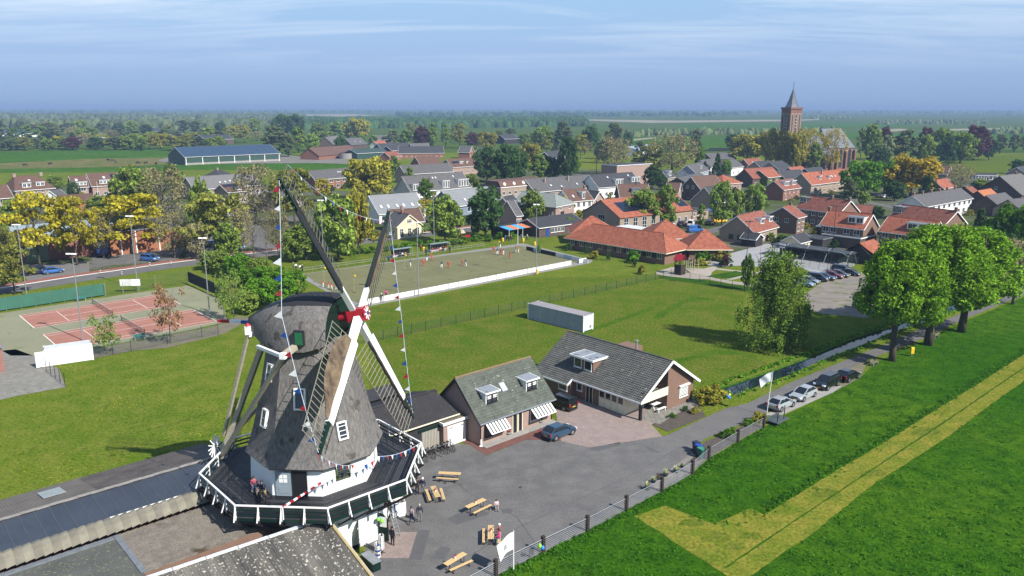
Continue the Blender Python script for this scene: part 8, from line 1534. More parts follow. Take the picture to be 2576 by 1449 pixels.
def car(p, heading, kind, colm, label, group=None, cat='car', name='parked_car'):
 c = CARS[kind]; L, W = c['L'], c['W']; hL = L / 2; o = thing(name, label, cat, (p[0], p[1], .03), heading, group)
 st = [(-hL, .42, c['tail'] - .22, .80), (-hL + .10, .30, c['tail'] - .02, .93), (-hL + .5, .22, c['tail'], 1.0), (-.6, .20, c['belt'] + .02, 1.0), (.6, .20, c['belt'], 1.0), (hL - 1.05, .20, c['belt'] - .04, .99), (hL - .5, .22, (c['belt'] + c['nose']) / 2 + .0, .96), (hL - .14, .26, c['nose'] - .04, .88), (hL, .36, c['nose'] - .2, .74)]
 def ring(x, z0, z1, k):
  w = W / 2 * k; return [(x, -w * .86, z0), (x, -w, z0 + .14), (x, -w * 1.0, (z0 + z1) / 2 + .06), (x, -w * .93, z1 - .03), (x, -w * .80, z1 + .015), (x, w * .80, z1 + .015), (x, w * .93, z1 - .03), (x, w, (z0 + z1) / 2 + .06), (x, w, z0 + .14), (x, w * .86, z0)]
 b = MB(); rr = [ring(*s) for s in st]; b.rows(rr); b.poly(rr[0]); b.poly(rr[-1][::-1]); body = b.build('body', colm, o, smooth=False)
 x0, x1 = c['cab']; r0, r1 = c['rf']; zb = c['belt'] - .04; zr = c['roof']; wb_ = W / 2 * .90; wr = W / 2 * .70
 lo = [(x0, -wb_ * .9, zb), (x1, -wb_ * .86, zb - .02), (x1, wb_ * .86, zb - .02), (x0, wb_ * .9, zb)]; hi = [(r0, -wr, zr - .05), (r1, -wr, zr - .06), (r1, wr, zr - .06), (r0, wr, zr - .05)]
 md = [tuple(Vector(a).lerp(Vector(h), .5) + Vector((0, s * .05, .02))) for a, h, s in zip(lo, hi, (-1, -1, 1, 1))]
 b = MB(); b.rows([lo, md, hi]); b.build('cabin_glass', glassb, o)
 b = MB(); rt = [hi, [(r0 + .06, -wr + .10, zr), (r1 - .10, -wr + .10, zr), (r1 - .10, wr - .10, zr), (r0 + .06, wr - .10, zr)]]; b.rows(rt); b.poly(rt[1]); b.build('roof', colm, o)
 b = MB()
 for s in (0, 1):
  k = (0, 1, 2, 3)
  for i in k: b.bar(lo[i], md[i], .09, .09); b.bar(md[i], hi[i], .09, .09)
  break
 for s in (-1, 1):
  for f in ((.46,) if kind != 'van' else (.35, .62)): b.bar((x0 + (x1 - x0) * f, s * wb_ * .89, zb), (r0 + (r1 - r0) * (f + .05), s * wr, zr - .05), .09, .05)
 b.build('pillars', colm, o)
 if kind == 'van':
  for s in (-1, 1): MB().rows([[(x0 + .1, s * (wb_ * .93), zb + .02), (.35, s * (wb_ * .93), zb + .02), (.3, s * (wr + .06), zr - .12), (r0 + .1, s * (wr + .06), zr - .12)], [(x0 + .1, s * (wb_ * .90), zb), (.35, s * (wb_ * .90), zb), (.3, s * wr, zr - .12), (r0 + .1, s * wr, zr - .12)]]).poly([(x0 + .1, s * (wb_ * .93), zb + .02), (.35, s * (wb_ * .93), zb + .02), (.3, s * (wr + .06), zr - .12), (r0 + .1, s * (wr + .06), zr - .12)]).build('side_panel', colm, o)
 for sx in (-c['wb'], c['wb']):
  for s in (-1, 1):
   w = inst('wheel', WH[0], o, (sx, s * (W / 2 - .10), .32)); inst('rim', WH[1], w)
   MB().tube([(sx, s * (W / 2 - .24), .33), (sx, s * (W / 2 + .003), .33)], .385, 16).build('wheel_arch', trimk, o)
 for s in (-1, 1):
  MB().obox((hL - .10, s * W * .36, c['nose'] - .10), (.10, -s * .04, 0), (0, .17, 0), (-.03, 0, .08)).build('headlight', headm, o); MB().obox((-hL + .06, s * W * .40, c['tail'] - .16), (.07, 0, 0), (0, .10, 0), (0, 0, .17)).build('tail_light', tailm, o)
  MB().obox((x1 - .35, s * (W / 2 + .07), c['belt'] + .03), (.06, 0, 0), (0, .09, 0), (0, 0, .07)).build('mirror', colm, o)
 MB().box(hL - .03, hL + .015, -.26, .26, .38, .49).build('number_plate', platem, o); MB().box(-hL - .015, -hL + .03, -.26, .26, .55, .66).build('number_plate', platem, o)
 MB().box(hL - .12, hL + .01, -.5, .5, .5, .62).build('grille', trimk, o); MB().box(-hL + .02, hL - .1, -W / 2 * .8, W / 2 * .8, .16, .3).build('underbody', trimk, o)
 return o
cB = paint('steel_blue_paint', (.030, .075, .135), .25); cK = paint('black_car_paint', (.010, .011, .014), .2); cS = paint('silver_paint', (.42, .45, .48), .3); cSB = paint('silver_blue_paint', (.25, .31, .38), .3); cN = paint('navy_paint', (.012, .022, .065), .25); cD = paint('dark_blue_paint', (.02, .045, .11), .25); cR = paint('burgundy_paint', (.16, .008, .03), .25); cG = paint('dark_grey_paint', (.06, .065, .08), .3); cBL = paint('bright_blue_paint', (.035, .16, .48), .3); cW = paint('white_car_paint', (.72, .74, .76), .3); cY = paint('yellow_van_paint', (.72, .44, .02), .3); cLB = paint('light_blue_paint', (.22, .34, .50), .3)
z4 = lambda x, y: ((1600 + x / 2.4154) / 1.49068, (1200 + y / 2.4154) / 1.49068); z5 = lambda x, y: (1771 + x / 3.2, 805 + y / 3.2)
def between(a, b_, off): p = (Vector(G(*a)) + Vector(G(*b_))) / 2; return (p.x + off[0], p.y + off[1])
car(between(z4(1170, 1100), z4(1325, 1040), (-.55, .6)), R(41.7), 'hatch', cB, 'steel blue hatchback parked on the red paving in the yard')
car(between(z4(1330, 810), z4(1175, 760), (-.55, .0)), R(135), 'mpv', cK, 'black family car parked against the balcony house')
car(between(z5(630, 740), z5(722, 700), (-.6, .65)), R(40), 'hatch', cS, 'silver hatchback parked next to the leaning flagpole, seen from behind', 'cars parked along the canal road')
car(between(z5(810, 660), z5(895, 620), (-.6, .65)), R(221), 'hatch', cS, 'silver hatchback facing the mill between silver and black cars', 'cars parked along the canal road')
car(between(z5(1000, 570), z5(1085, 530), (-.6, .65)), R(221), 'mpv', cK, 'black car with yellow plate facing the silver car', 'cars parked along the canal road')
car(between(z5(1172, 505), z5(1250, 470), (-.6, .65)), R(40), 'hatch', cK, 'black hatchback at the end of the roadside row', 'cars parked along the canal road')
for (x, y), k, m, lb in (((405, 845), 'hatch', cLB, 'light blue car half hidden behind the weeping birch'), ((455, 815), 'hatch', cSB, 'pale silver blue car next to the light blue one'), ((545, 790), 'mpv', cN, 'big navy car in the car park'), ((610, 778), 'sedan', cD, 'dark blue saloon between the navy and burgundy cars'), ((690, 762), 'sedan', cR, 'burgundy car in the car park'), ((760, 748), 'hatch', cG, 'dark grey car beside the burgundy one'), ((790, 705), 'mpv', cD, 'dark blue car parked behind the car park row'), ((872, 735), 'hatch', cK, 'black car at the car park end under the tall trees')):
 x_, y_ = T('H', x, y); car((x_ - .6, y_ + .8), R(-42), k, m, lb, 'cars in the school car park')
for (k_, x, y), h, k, m, lb in ((('E', 535, 500), 48, 'hatch', cBL, 'bright blue car beside the dark van under the yellow maples'), (('E', 370, 510), 48, 'van', cN, 'dark navy van under the yellow maples'), (('E', 1512, 375), -20, 'mpv', cBL, 'bright blue car alone in the parking lot'), (('E', 2370, 262), -25, 'van', cBL, 'bright blue van at the street side of the lot'), (('E', 2335, 190), -25, 'van', cBL, 'bright blue pickup van behind the other blue van'), (('E', 2140, 220), 60, 'hatch', cD, 'dark blue car behind the budding tree'), (('A', 2328, 1170), 10, 'hatch', cW, 'white car on the side road'), (('A', 2510, 1110), 15, 'hatch', cK, 'black car in front of the red brick porch'),
        (('C', 1800, 1255), 70, 'van', cW, 'white van beside the flat brick block'), (('C', 1712, 1250), 70, 'mpv', cD, 'dark blue car beside the white van'), (('C', 2085, 1220), 15, 'van', cY, 'yellow delivery van in the street'), (('C', 1990, 1240), 60, 'hatch', cN, 'navy car next to the yellow van'), (('C', 1840, 1315), 20, 'van', cBL, 'blue van half hidden by the school roof'), (('C', 1815, 990), 10, 'hatch', cLB, 'pale blue car in front of the gabled house'), (('C', 2010, 1110), 20, 'hatch', cBL, 'blue car behind the street tree'), (('G', 2447, 205), 42, 'hatch', cSB, 'pale grey car by the school yard gate'), (('D', 1195, 1185), 10, 'hatch', cW, 'white car under the yellow tree'), (('D', 1140, 1180), 10, 'hatch', cG, 'grey car under the yellow tree'), (('B', 10, 1120), 20, 'hatch', cK, 'black car behind the bunting')):
 car(T(k_, x, y), R(h), k, m, lb, None)
# tipper lorry
tk = thing('lorry', 'blue tipper lorry with white edge beside the brick hall', 'lorry', tuple(W3(*P('E', 1045, 320))), R(115)); MB().box(-3.2, 1.2, -1.25, 1.25, 1.0, 2.9).build('tipper_body', paint('deep_blue_paint', (.015, .09, .42), .4), tk); MB().box(-3.3, 1.3, -1.3, 1.3, 2.902, 3.05).build('body_rim', white, tk); MB().box(1.4, 3.4, -1.2, 1.2, .6, 2.9).build('cab', paint('deep_blue_paint', 0), tk); MB().box(3.38, 3.44, -1.0, 1.0, 1.7, 2.7).build('windscreen', glassb, tk); MB().box(-3.2, 3.3, -.9, .9, .5, .95).build('chassis', black, tk)
for x in (-2.4, -1.2, 2.4):
 for s in (-1, 1): w = inst('wheel', WH[0], tk, (x, s * 1.05, .5), sc=1.55); inst('rim', WH[1], w)
# ---- bicycles
def bike_parts():
 fr = MB(); hub_r, hub_f, bb, seat, head = (-.52, 0, .34), (.55, 0, .34), (-.06, 0, .30), (-.22, 0, .82), (.36, 0, .86)
 for a, b_ in ((hub_r, bb), (hub_r, seat), (bb, seat), (bb, head), (seat, (.33, 0, .74)), (head, hub_f)): fr.tube([a, b_], .022, 5)
 fr.tube([(.36, 0, .86), (.30, 0, 1.02)], .02, 5); fr.tube([(-.22, 0, .82), (-.26, 0, .94)], .016, 5)
 wh = MB(); wh.tube([(.34 * math.cos(2 * math.pi * k / 22), 0, .34 * math.sin(2 * math.pi * k / 22)) for k in range(23)], .022, 5)
 for k in range(9): a = k * math.pi * 2 / 9; wh.bar((0, 0, 0), (.33 * math.cos(a), 0, .33 * math.sin(a)), .006)
 sd = MB().rows([[(-.40, -.10, .95), (-.40, .10, .95), (-.10, .02, .95), (-.10, -.02, .95)], [(-.42, -.11, 1.0), (-.42, .11, 1.0), (-.10, .025, .99), (-.10, -.025, .99)]]).poly([(-.42, -.11, 1.0), (-.42, .11, 1.0), (-.10, .025, .99), (-.10, -.025, .99)])
 hb = MB(); hb.tube([(.12, -.28, 1.02), (.30, -.16, 1.06), (.30, .16, 1.06), (.12, .28, 1.02)], .016, 5)
 return fr.mesh('frame', black), wh.mesh('wheel', tyre), sd.mesh('saddle', black), hb.mesh('handlebar', metal), MB().box(-.85, -.35, -.09, .09, .70, .72).mesh('rear_rack', metal), MB().box(-.75, -.5, -.16, .16, .45, .72).mesh('pannier', M('bag_cloth', (.06, .06, .07)))
BK = bike_parts()
for i, (zx, zy) in enumerate(((1330, 1560), (1420, 1530), (1500, 1500), (1570, 1475), (1640, 1450), (1690, 1425), (1250, 1590), (1140, 1640))):
 p = W3(925.75 + zx / 8, 952.6 + zy / 8); o = thing('bicycle', 'dark bicycle parked upright in the row by the sliding shed door', 'bicycle', tuple(p), R(-70 + (i * 37) % 25), 'bicycles parked by the shed')
 for nm, me in zip(('frame', 'wheel', 'saddle', 'handlebar', 'rear_rack'), BK[:5]):
  if nm == 'wheel':
   inst('wheel', me, o, (-.52, 0, .34)); inst('wheel', me, o, (.55, 0, .34))
  else: inst(nm, me, o)
 if i % 3 == 0: inst('pannier', BK[5], o)
# ================================================================ people
skinm = M('skin', (.50, .30, .21), .6, .06, 4.); shoem = M('shoe_leather', (.03, .025, .022), .6)
def body_mesh(name, J, fat=1.0):
 """joints -> one skinned surface; faces keyed to the bone they sit on (0 skin, 1 top, 2 trousers, 3 shoes)"""
 names = list(J); idx = {n: i for i, n in enumerate(names)}
 E = [('pelvis', 'spine', 2), ('spine', 'chest', 1), ('chest', 'neck', 1), ('neck', 'chin', 0), ('chin', 'head', 0), ('head', 'top', 0)]
 for s in 'LR': E += [('chest', 'sh' + s, 1), ('sh' + s, 'el' + s, 1), ('el' + s, 'wr' + s, 1), ('wr' + s, 'ha' + s, 0), ('pelvis', 'hip' + s, 2), ('hip' + s, 'kn' + s, 2), ('kn' + s, 'an' + s, 2), ('an' + s, 'to' + s, 3)]
 rad = dict(pelvis=(.165, .13), spine=(.155, .115), chest=(.175, .125), neck=(.062, .062), chin=(.075, .085), head=(.088, .105), top=(.06, .07))
 for s in 'LR': rad.update({'sh' + s: (.075, .075), 'el' + s: (.052, .052), 'wr' + s: (.035, .038), 'ha' + s: (.038, .03), 'hip' + s: (.10, .10), 'kn' + s: (.068, .068), 'an' + s: (.045, .05), 'to' + s: (.04, .035)})
 me = bpy.data.meshes.new(name); me.from_pydata([J[n] for n in names], [(idx[a], idx[b_]) for a, b_, m in E], []); ob = bpy.data.objects.new(name, me); col.objects.link(ob)
 ob.modifiers.new('skin', 'SKIN'); sk = me.skin_vertices[0].data
 for n in names: r = rad[n]; sk[idx[n]].radius = (r[0] * fat, r[1] * fat); sk[idx[n]].use_root = (n == 'pelvis')
 ob.modifiers.new('sub', 'SUBSURF').levels = 1; ob.modifiers['sub'].render_levels = 1
 dg_ = bpy.context.evaluated_depsgraph_get(); ev = ob.evaluated_get(dg_); m2 = bpy.data.meshes.new_from_object(ev); bpy.data.objects.remove(ob)
 bm = bmesh.new(); bm.from_mesh(m2); bm.faces.ensure_lookup_table(); seg = [(Vector(J[a]), Vector(J[b_]), m) for a, b_, m in E]
 for f in bm.faces:
  c = f.calc_center_median(); best = 9; mi = 0
  for a, b_, m in seg:
   t = max(0, min(1, (c - a).dot(b_ - a) / max(1e-6, (b_ - a).length_squared))); d_ = (c - a.lerp(b_, t)).length
   if d_ < best: best, mi = d_, m
  f.material_index = mi; f.smooth = True
 # hands: palm plus five bent fingers; face: nose, ears, eyes
 ex = MB()
 for s, sg_ in (('L', -1), ('R', 1)):
  w_ = Vector(J['wr' + s]); h_ = Vector(J['ha' + s]); d_ = (h_ - w_).normalized(); sd = d_.cross(Vector((0, 1, 0))); sd = sd.normalized() if sd.length > .1 else Vector((1, 0, 0))
  for k, ln in enumerate((.062, .075, .080, .074)): b0 = h_ + sd * (.028 - .018 * k); ex.tube([b0, b0 + d_ * ln * .55, b0 + d_ * ln * .9 + Vector((0, -.02, 0))], [.0095, .009, .007], 5)
  b0 = w_.lerp(h_, .45) + sd * .03; ex.tube([b0, b0 + sd * .03 + d_ * .02, b0 + sd * .035 + d_ * .055], [.011, .010, .008], 5)
 hd = Vector(J['head']); fw = Vector(J['face']) if 'face' in J else Vector((0, -1, 0))
 ex.tube([hd + fw * .10 + Vector((0, 0, .01)), hd + fw * .13 + Vector((0, 0, -.03))], [.010, .016], 5)
 for s in (-1, 1): sdv = fw.cross(Vector((0, 0, 1))); ex.ball(tuple(hd + sdv * s * .092 + Vector((0, 0, -.01))), .028, 6, 4, (1, .6, 1.2)); ex.ball(tuple(hd + sdv * s * .035 + fw * .098 + Vector((0, 0, .012))), .010, 5, 4)
 tmp = ex.mesh('tmp', skinm); bm.from_mesh(tmp); bpy.data.meshes.remove(tmp); m2.materials.clear(); bm.to_mesh(m2); bm.free()
 for m in (skinm, skinm, skinm, shoem): m2.materials.append(m)
 m2.name = 'body'; return m2
def J0():
 J = dict(pelvis=(0, 0, .95), spine=(0, .01, 1.15), chest=(0, 0, 1.36), neck=(0, .01, 1.50), chin=(0, -.01, 1.57), head=(0, -.01, 1.64), top=(0, 0, 1.73))
 for s, g in (('L', -1), ('R', 1)): J.update({'sh' + s: (g * .19, .01, 1.42), 'el' + s: (g * .26, .04, 1.15), 'wr' + s: (g * .27, -.05, .91), 'ha' + s: (g * .265, -.08, .83), 'hip' + s: (g * .10, 0, .90), 'kn' + s: (g * .115, -.03, .50), 'an' + s: (g * .12, .02, .09), 'to' + s: (g * .14, -.14, .04)})
 return J
POSE = {}
J = J0(); POSE['stand'] = body_mesh('stand', J)
J = J0(); J.update(knL=(-.11, -.20, .54), anL=(-.11, -.30, .12), toL=(-.11, -.44, .06), knR=(.11, .04, .50), anR=(.11, .30, .14), toR=(.11, .20, .04), elL=(-.27, .16, 1.18), wrL=(-.25, .10, .94), haL=(-.25, .07, .86), elR=(.27, -.10, 1.16), wrR=(.24, -.27, .98), haR=(.23, -.34, .95)); POSE['walk'] = body_mesh('walk', J)
J = J0(); J.update(knL=(-.18, -.16, .52), anL=(-.24, .02, .10), toL=(-.28, -.12, .04), knR=(.18, -.10, .52), anR=(.24, .08, .10), toR=(.28, -.07, .04), elL=(-.34, -.06, 1.22), wrL=(-.30, -.28, 1.14), haL=(-.28, -.36, 1.15), elR=(.34, -.02, 1.30), wrR=(.36, -.20, 1.50), haR=(.36, -.26, 1.57)); POSE['play'] = body_mesh('play', J)
J = J0(); dz = -.45
for k in ('pelvis', 'spine', 'chest', 'neck', 'chin', 'head', 'top', 'shL', 'shR', 'hipL', 'hipR'): J[k] = (J[k][0], J[k][1], J[k][2] + dz)
for s, g in (('L', -1), ('R', 1)): J.update({'el' + s: (g * .25, -.02, .72), 'wr' + s: (g * .16, -.25, .66), 'ha' + s: (g * .13, -.33, .64), 'kn' + s: (g * .13, -.44, .49), 'an' + s: (g * .13, -.42, .09), 'to' + s: (g * .14, -.58, .04)})
POSE['sit'] = body_mesh('sit', J)
J = J0(); J.update(elL=(-.24, -.22, 1.46), wrL=(-.18, -.40, 1.60), haL=(-.16, -.46, 1.66), elR=(.24, -.20, 1.40), wrR=(.18, -.42, 1.50), haR=(.16, -.49, 1.54), knL=(-.11, -.22, .66), anL=(-.11, -.10, .34), toL=(-.11, -.25, .30)); POSE['reach'] = body_mesh('reach', J)
hairm = MB(); hairm.rows([[(math.cos(2 * math.pi * k / 12) * r * .94, math.sin(2 * math.pi * k / 12) * r * 1.08 + .012, z) for k in range(12)] for r, z in ((.104, -.02), (.112, .04), (.104, .085), (.075, .12), (.03, .135))]); hairm.poly([(math.cos(2 * math.pi * k / 12) * .03, math.sin(2 * math.pi * k / 12) * .03, .135) for k in range(12)]); HAIR = hairm.mesh('hair', M('hair_brown', (.06, .035, .02)), True)
lh = MB(); lh.rows([[(math.cos(2 * math.pi * k / 10) * r, math.sin(2 * math.pi * k / 10) * r * .6 + .075, z) for k in range(10)] for r, z in ((.05, -.16), (.085, -.08), (.10, .02), (.08, .08))]); LONG = lh.mesh('long_hair', M('hair_brown', 0), True)
HC = dict(b=(.06, .035, .02), k=(.012, .01, .01), y=(.42, .30, .13), g=(.5, .5, .5), w=(.75, .74, .72), r=(.2, .08, .03))
def cloth(c): return M('cloth_%02d%02d%02d' % tuple(int(x * 99) for x in c), c, .85, .12, 6.)
def person(p, rz, pose, top, bot, hair, label, group=None, z=0.0, sc=1.0, long=False):
 o = thing('person', label, 'person', (p[0], p[1], z), rz, group); b = inst('body', POSE[pose], o, sc=sc)
 for i, m in ((0, skinm), (1, cloth(top)), (2, cloth(bot) if bot else skinm), (3, shoem)): b.material_slots[i].link = 'OBJECT'; b.material_slots[i].material = m
 hz = {'sit': 1.19}.get(pose, 1.64); h = inst('hair', HAIR, o, (0, -.005 * sc, hz * sc), sc=sc); setmat(h, M('hair_' + hair, HC[hair], .7))
 if long: h2_ = inst('long_hair', LONG, o, (0, 0, hz * sc), sc=sc); setmat(h2_, M('hair_' + hair, 0))
 return o
RED, BLU, NAVY, WHT, BLK, JEAN, GRY, PNK, ORG = (.55, .05, .035), (.03, .08, .30), (.015, .025, .07), (.75, .75, .74), (.015, .015, .018), (.06, .10, .20), (.20, .21, .22), (.72, .03, .22), (.55, .14, .05)
def pp(u, v): return G(u, v)
yg = 'visitors in the mill yard'
person(pp(*z6(428, 400)), R(20), 'stand', BLK, BLK, 'k', 'person in black jacket and cap standing by the stage corner', yg); person(pp(*z6(482, 400)), R(-20), 'stand', NAVY, GRY, 'w', 'white haired person in navy jacket beside the bench', yg)
person(pp(*z6(375, 690)), R(160), 'walk', (.42, .34, .40), NAVY, 'b', 'person in plaid shirt walking toward the mill', yg); person(pp(*z6(452, 665)), R(190), 'stand', (.03, .03, .05), GRY, 'g', 'grey haired person in dark cardigan and patterned skirt', yg)
person(pp(*z6(190, 892)), R(150), 'stand', (.012, .016, .03), (.012, .016, .03), 'k', 'person in dark suit standing on the brick paving', yg)
person(pp(*z6(214, 690)), R(100), 'reach', (.02, .05, .18), JEAN, 'g', 'person in blue sweater on the step ladder', yg, z=.55); person(pp(*z6(165, 640)), R(-140), 'reach', NAVY, NAVY, 'k', 'person in navy reaching up under the stage with balloons', yg, z=1.0)
person(pp(*z6(1192, 545)), R(10), 'sit', (.62, .46, .46), (.5, .42, .44), 'b', 'child in pale pink sitting on a chair at the yard table', yg, sc=.8, long=True)
person((TP[9].x - .0, TP[9].y - .35), R(-90), 'sit', PNK, JEAN, 'b', 'person in bright pink coat sitting at the beer table', yg, long=True); person((TP[9].x + .0, TP[9].y + .5), R(-90), 'sit', (.55, .02, .06), GRY, 'w', 'white haired person in red sitting behind the pink coat', yg)
ch_ = thing('stool', 'small dark stool under the child in pale pink', 'stool', tuple(Vector(pp(*z6(1192, 545)) + (0,)) + Vector((0, .05, 0)))); MB().box(-.18, .18, -.16, .16, .30, .34).build('seat', black, ch_)
for sx in (-1, 1):
 for sy in (-1, 1): MB().box(sx * .15 - .02, sx * .15 + .02, sy * .13 - .02, sy * .13 + .02, 0, .3).build('leg', black, ch_)
z3 = lambda x, y: (469.6 + x / 3.789, 1066.6 + y / 3.789)
s1 = G(*z3(650, 640), DZ); s2_ = G(*z3(725, 680), DZ)
person(s1, R(20), 'sit', (.45, .10, .14), JEAN, 'b', 'person in pink checked shirt sitting on the mill stage', 'visitors on the mill stage', z=DZ); person(s2_, R(-60), 'sit', NAVY, (.32, .28, .22), 'b', 'person in navy sitting on a chair on the mill stage', 'visitors on the mill stage', z=DZ)
for p_, rz_, lb in ((s1, R(20), 'wooden chair under the person in pink checked shirt on the stage'), (s2_, R(-60), 'wooden chair under the person in navy on the stage')):
 o = thing('wooden_chair', lb, 'chair', (p_[0], p_[1], DZ), rz_); MB().box(-.21, .21, -.15, .27, .37, .41).build('seat', tw, o); MB().box(-.21, .21, .23, .27, .41, .85).build('backrest', tw, o)
 for sx in (-1, 1):
  for y in (-.12, .24): MB().box(sx * .19 - .02, sx * .19 + .02, y - .02, y + .02, 0, .37).build('leg', tw, o)
person(pp(*P('F', 1268, 790)), R(60), 'walk', NAVY, GRY, 'w', 'person in navy coat walking along the white barrier', 'walkers along the barrier'); person(pp(*P('F', 1310, 752)), R(60), 'walk', PNK, BLK, 'b', 'person in bright pink walking behind the white barrier', 'walkers along the barrier')
pl = 'korfball players'; rp_ = random.Random(4)
NEARBY = ['beside the near circle', 'at midfield', 'near the far post', 'by the dugouts']
for (x, y), k in (((1555, 435), 'B'), ((1720, 380), 'B'), ((1870, 450), 'B'), ((2110, 430), 'B'), ((2430, 315), 'B'), ((2460, 245), 'B'), ((2492, 312), 'B'), ((1690, 425), 'R'), ((1770, 370), 'R'), ((1937, 445), 'R'), ((2075, 420), 'R'), ((2390, 287), 'R'), ((2468, 315), 'R'), ((2556, 352), 'R'), ((680, 640), 'r'), ((735, 652), 'r'), ((765, 667), 'r'), ((808, 662), 'r')):
 where = 'near the girls post beside the hedge' if k == 'r' else 'round the far korfball post' if x > 2300 else 'in the middle of the pitch' if x > 1800 else 'by the near circle'
 person(pp(*P('F', x, y)), rp_.uniform(0, 6.28), rp_.choice(('play', 'walk', 'stand')), BLU if k == 'B' else RED, WHT if k == 'B' else (RED if k == 'R' else WHT), rp_.choice('byk'), ('player in blue shirt and white shorts ' if k == 'B' else 'player in red kit ' if k == 'R' else 'child in red shirt and white skirt ') + where, pl, sc=.97 if k != 'r' else .8, long=rp_.random() < .5)
person(pp(*P('F', 1337, 387)), R(180), 'stand', BLU, BLK, 'k', 'coach in blue jacket standing at the pitch edge', pl); person(pp(*P('F', 1950, 292)), R(180), 'stand', BLK, BLK, 'k', 'official in black standing beside the mid pitch dugout', pl); person(pp(*P('G', 40, 292)), R(100), 'stand', GRY, WHT, 'b', 'person in grey at the pitch corner', pl); person(pp(*P('G', 67, 292)), R(-100), 'stand', RED, WHT, 'b', 'person in red at the pitch corner', pl); person(pp(*P('F', 1712, 318)), R(150), 'stand', BLU, BLK, 'b', 'person in blue standing between the dugouts', pl); person(pp(*P('F', 1660, 272)), R(150), 'stand', ORG, BLK, 'b', 'person in orange behind the pitch rail', pl)
for i, (x, y) in enumerate(((1395, 345), (1420, 340), (1450, 336), (1475, 332), (1505, 330), (1530, 326))): person(pp(*P('F', x, y)), R(-20), 'sit', (RED, BLU, BLK, WHT, (.5, .4, .05), BLK)[i], (WHT, WHT, BLK, BLK, BLK, BLK)[i], 'bkybkb'[i], ('child in red', 'child in blue', 'person in black', 'person in white shirt', 'person in yellow', 'person in dark coat')[i] + ' seated in the near dugout', 'people seated in the dugouts')
for i, (x, y) in enumerate(((1780, 290), (1805, 286), (1832, 282), (1858, 278), (1885, 274), (1910, 270))): person(pp(*P('F', x, y)), R(-20), 'sit', (RED, BLU, RED, WHT, BLK, RED)[i], (WHT, WHT, WHT, RED, BLK, WHT)[i], 'ybkbyb'[i], ('player in red with white shorts', 'player in blue', 'player in red next to the blue one', 'player in white shirt', 'person in black', 'player in red at the bench end')[i] + ' seated in the mid pitch dugout', 'people seated in the dugouts')
for i, (k_, x, y) in enumerate((('F', 405, 472), ('F', 448, 486), ('F', 470, 486), ('F', 380, 462), ('F', 1985, 245), ('F', 2015, 242), ('F', 2065, 236), ('G', 95, 165), ('G', 152, 160), ('F', 2510, 175), ('F', 2545, 178), ('F', 2570, 172))): person(T(k_, x, y), rp_.uniform(0, 6.28), 'stand', (WHT, WHT, BLK, GRY, BLK, NAVY, BLK, BLU, WHT, BLU, NAVY, RED)[i], (BLK, JEAN, BLK, JEAN)[i % 4], 'bkgy'[i % 4], ('person in white top at the rail corner', 'person in white shirt and jeans at the rail corner', 'person in black at the rail corner', 'person in grey by the rail corner', 'spectator in black by the blue boards', 'spectator in navy by the blue boards', 'spectator in black jacket near the pitch end', 'visitor in blue under the striped awning', 'visitor in white under the striped awning', 'person in blue by the clubhouse bins', 'person in navy by the clubhouse bins', 'person in red by the clubhouse tables')[i], 'spectators round the pitch')
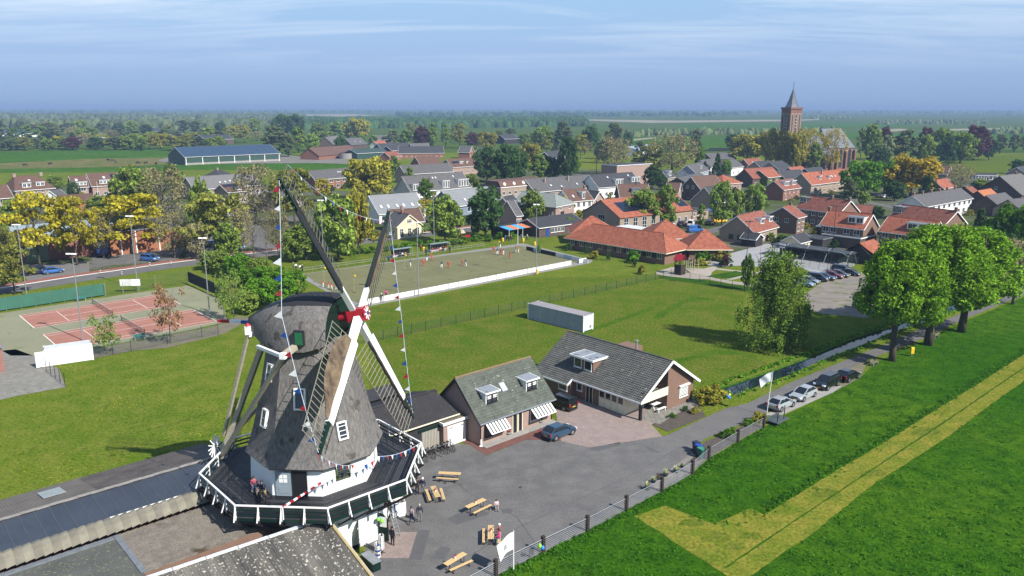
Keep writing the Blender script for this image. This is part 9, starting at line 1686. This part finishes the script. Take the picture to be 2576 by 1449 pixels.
# ---- horses in the far paddock
hm = M('black_horse_coat', (.012, .011, .011), .6); hb_ = MB()
hb_.rows([[(x, math.cos(2 * math.pi * k / 10) * w, z + math.sin(2 * math.pi * k / 10) * h) for k in range(10)] for x, w, h, z in ((-.95, .05, .05, 1.25), (-.85, .24, .26, 1.22), (-.4, .30, .33, 1.15), (.1, .29, .31, 1.12), (.55, .28, .36, 1.18), (.85, .16, .26, 1.28), (1.05, .10, .18, 1.40))])
def limb(pts, r): hb_.tube(pts, r, 7)
limb([(.85, 0, 1.28), (1.2, 0, 1.25), (1.45, 0, .95), (1.62, 0, .62)], [.22, .17, .12, .10]); limb([(1.5, 0, .82), (1.72, 0, .40), (1.78, 0, .28)], [.12, .10, .07])
for s in (-1, 1):
 limb([(.6, s * .16, 1.0), (.62, s * .16, .55), (.60, s * .16, .12), (.64, s * .16, 0)], [.13, .07, .045, .06]); limb([(-.65, s * .17, 1.05), (-.58, s * .17, .72), (-.80, s * .17, .48), (-.76, s * .17, .10), (-.72, s * .17, 0)], [.18, .11, .06, .045, .06]); limb([(1.45, s * .06, 1.02), (1.42, s * .08, 1.14)], [.03, .01])
limb([(-.92, 0, 1.35), (-1.08, 0, 1.05), (-1.08, 0, .55)], [.06, .08, .03]); HB = hb_.mesh('horse', hm, True)
for i, (x, y) in enumerate(((252, 662), (505, 648), (1090, 607), (1130, 615), (1165, 628), (1388, 638), (1466, 640), (1576, 645))):
 o = inst('horse', HB, None, tuple(T('A', x, y)) + (.1,), (0, 0, R((i * 71) % 360)), 1.15); tag(o, 'black horse grazing ' + ('alone on the open pasture' if i == 0 else 'on the pasture edge, larger of the two apart' if i == 1 else 'with the group on the bare paddock' if i < 5 else 'near the cattle barn'), 'horse', 'black horses in the paddock')
# ================================================================ summer haze over the polder
hm_ = bpy.data.materials.new('summer_haze'); hm_.use_nodes = True; t_ = hm_.node_tree; t_.nodes.clear()
pv = N(t_, 'ShaderNodeVolumePrincipled', inp={'Color': (.30, .43, .66, 1), 'Density': .00022, 'Anisotropy': 0.0}); oo = N(t_, 'ShaderNodeOutputMaterial'); t_.links.new(pv.outputs[0], oo.inputs['Volume'])
hz_ = MB().box(-27000, 27000, -320, 26500, -1.8, 52).build('haze', hm_); tag(hz_, 'pale blue haze over the flat land', 'haze', kind='stuff')
# ---- look-alikes told apart by size where only two or three share a description
sets = {}
for o in bpy.data.objects:
 if o.get('category') in ('tree', 'bush'): sets.setdefault(o['label'], []).append(o)
for lb, os_ in sets.items():
 if len(os_) == 1: continue
 os_.sort(key=lambda o: HT[o.name])
 if len(os_) <= 3:
  for o, w in zip(os_, ('lower', 'taller') if len(os_) == 2 else ('lowest', 'middling', 'tallest')): o['label'] = ' '.join((w + ' ' + lb).split()[:16])
 else:
  for o in os_: o['group'] = os_[0]['group']
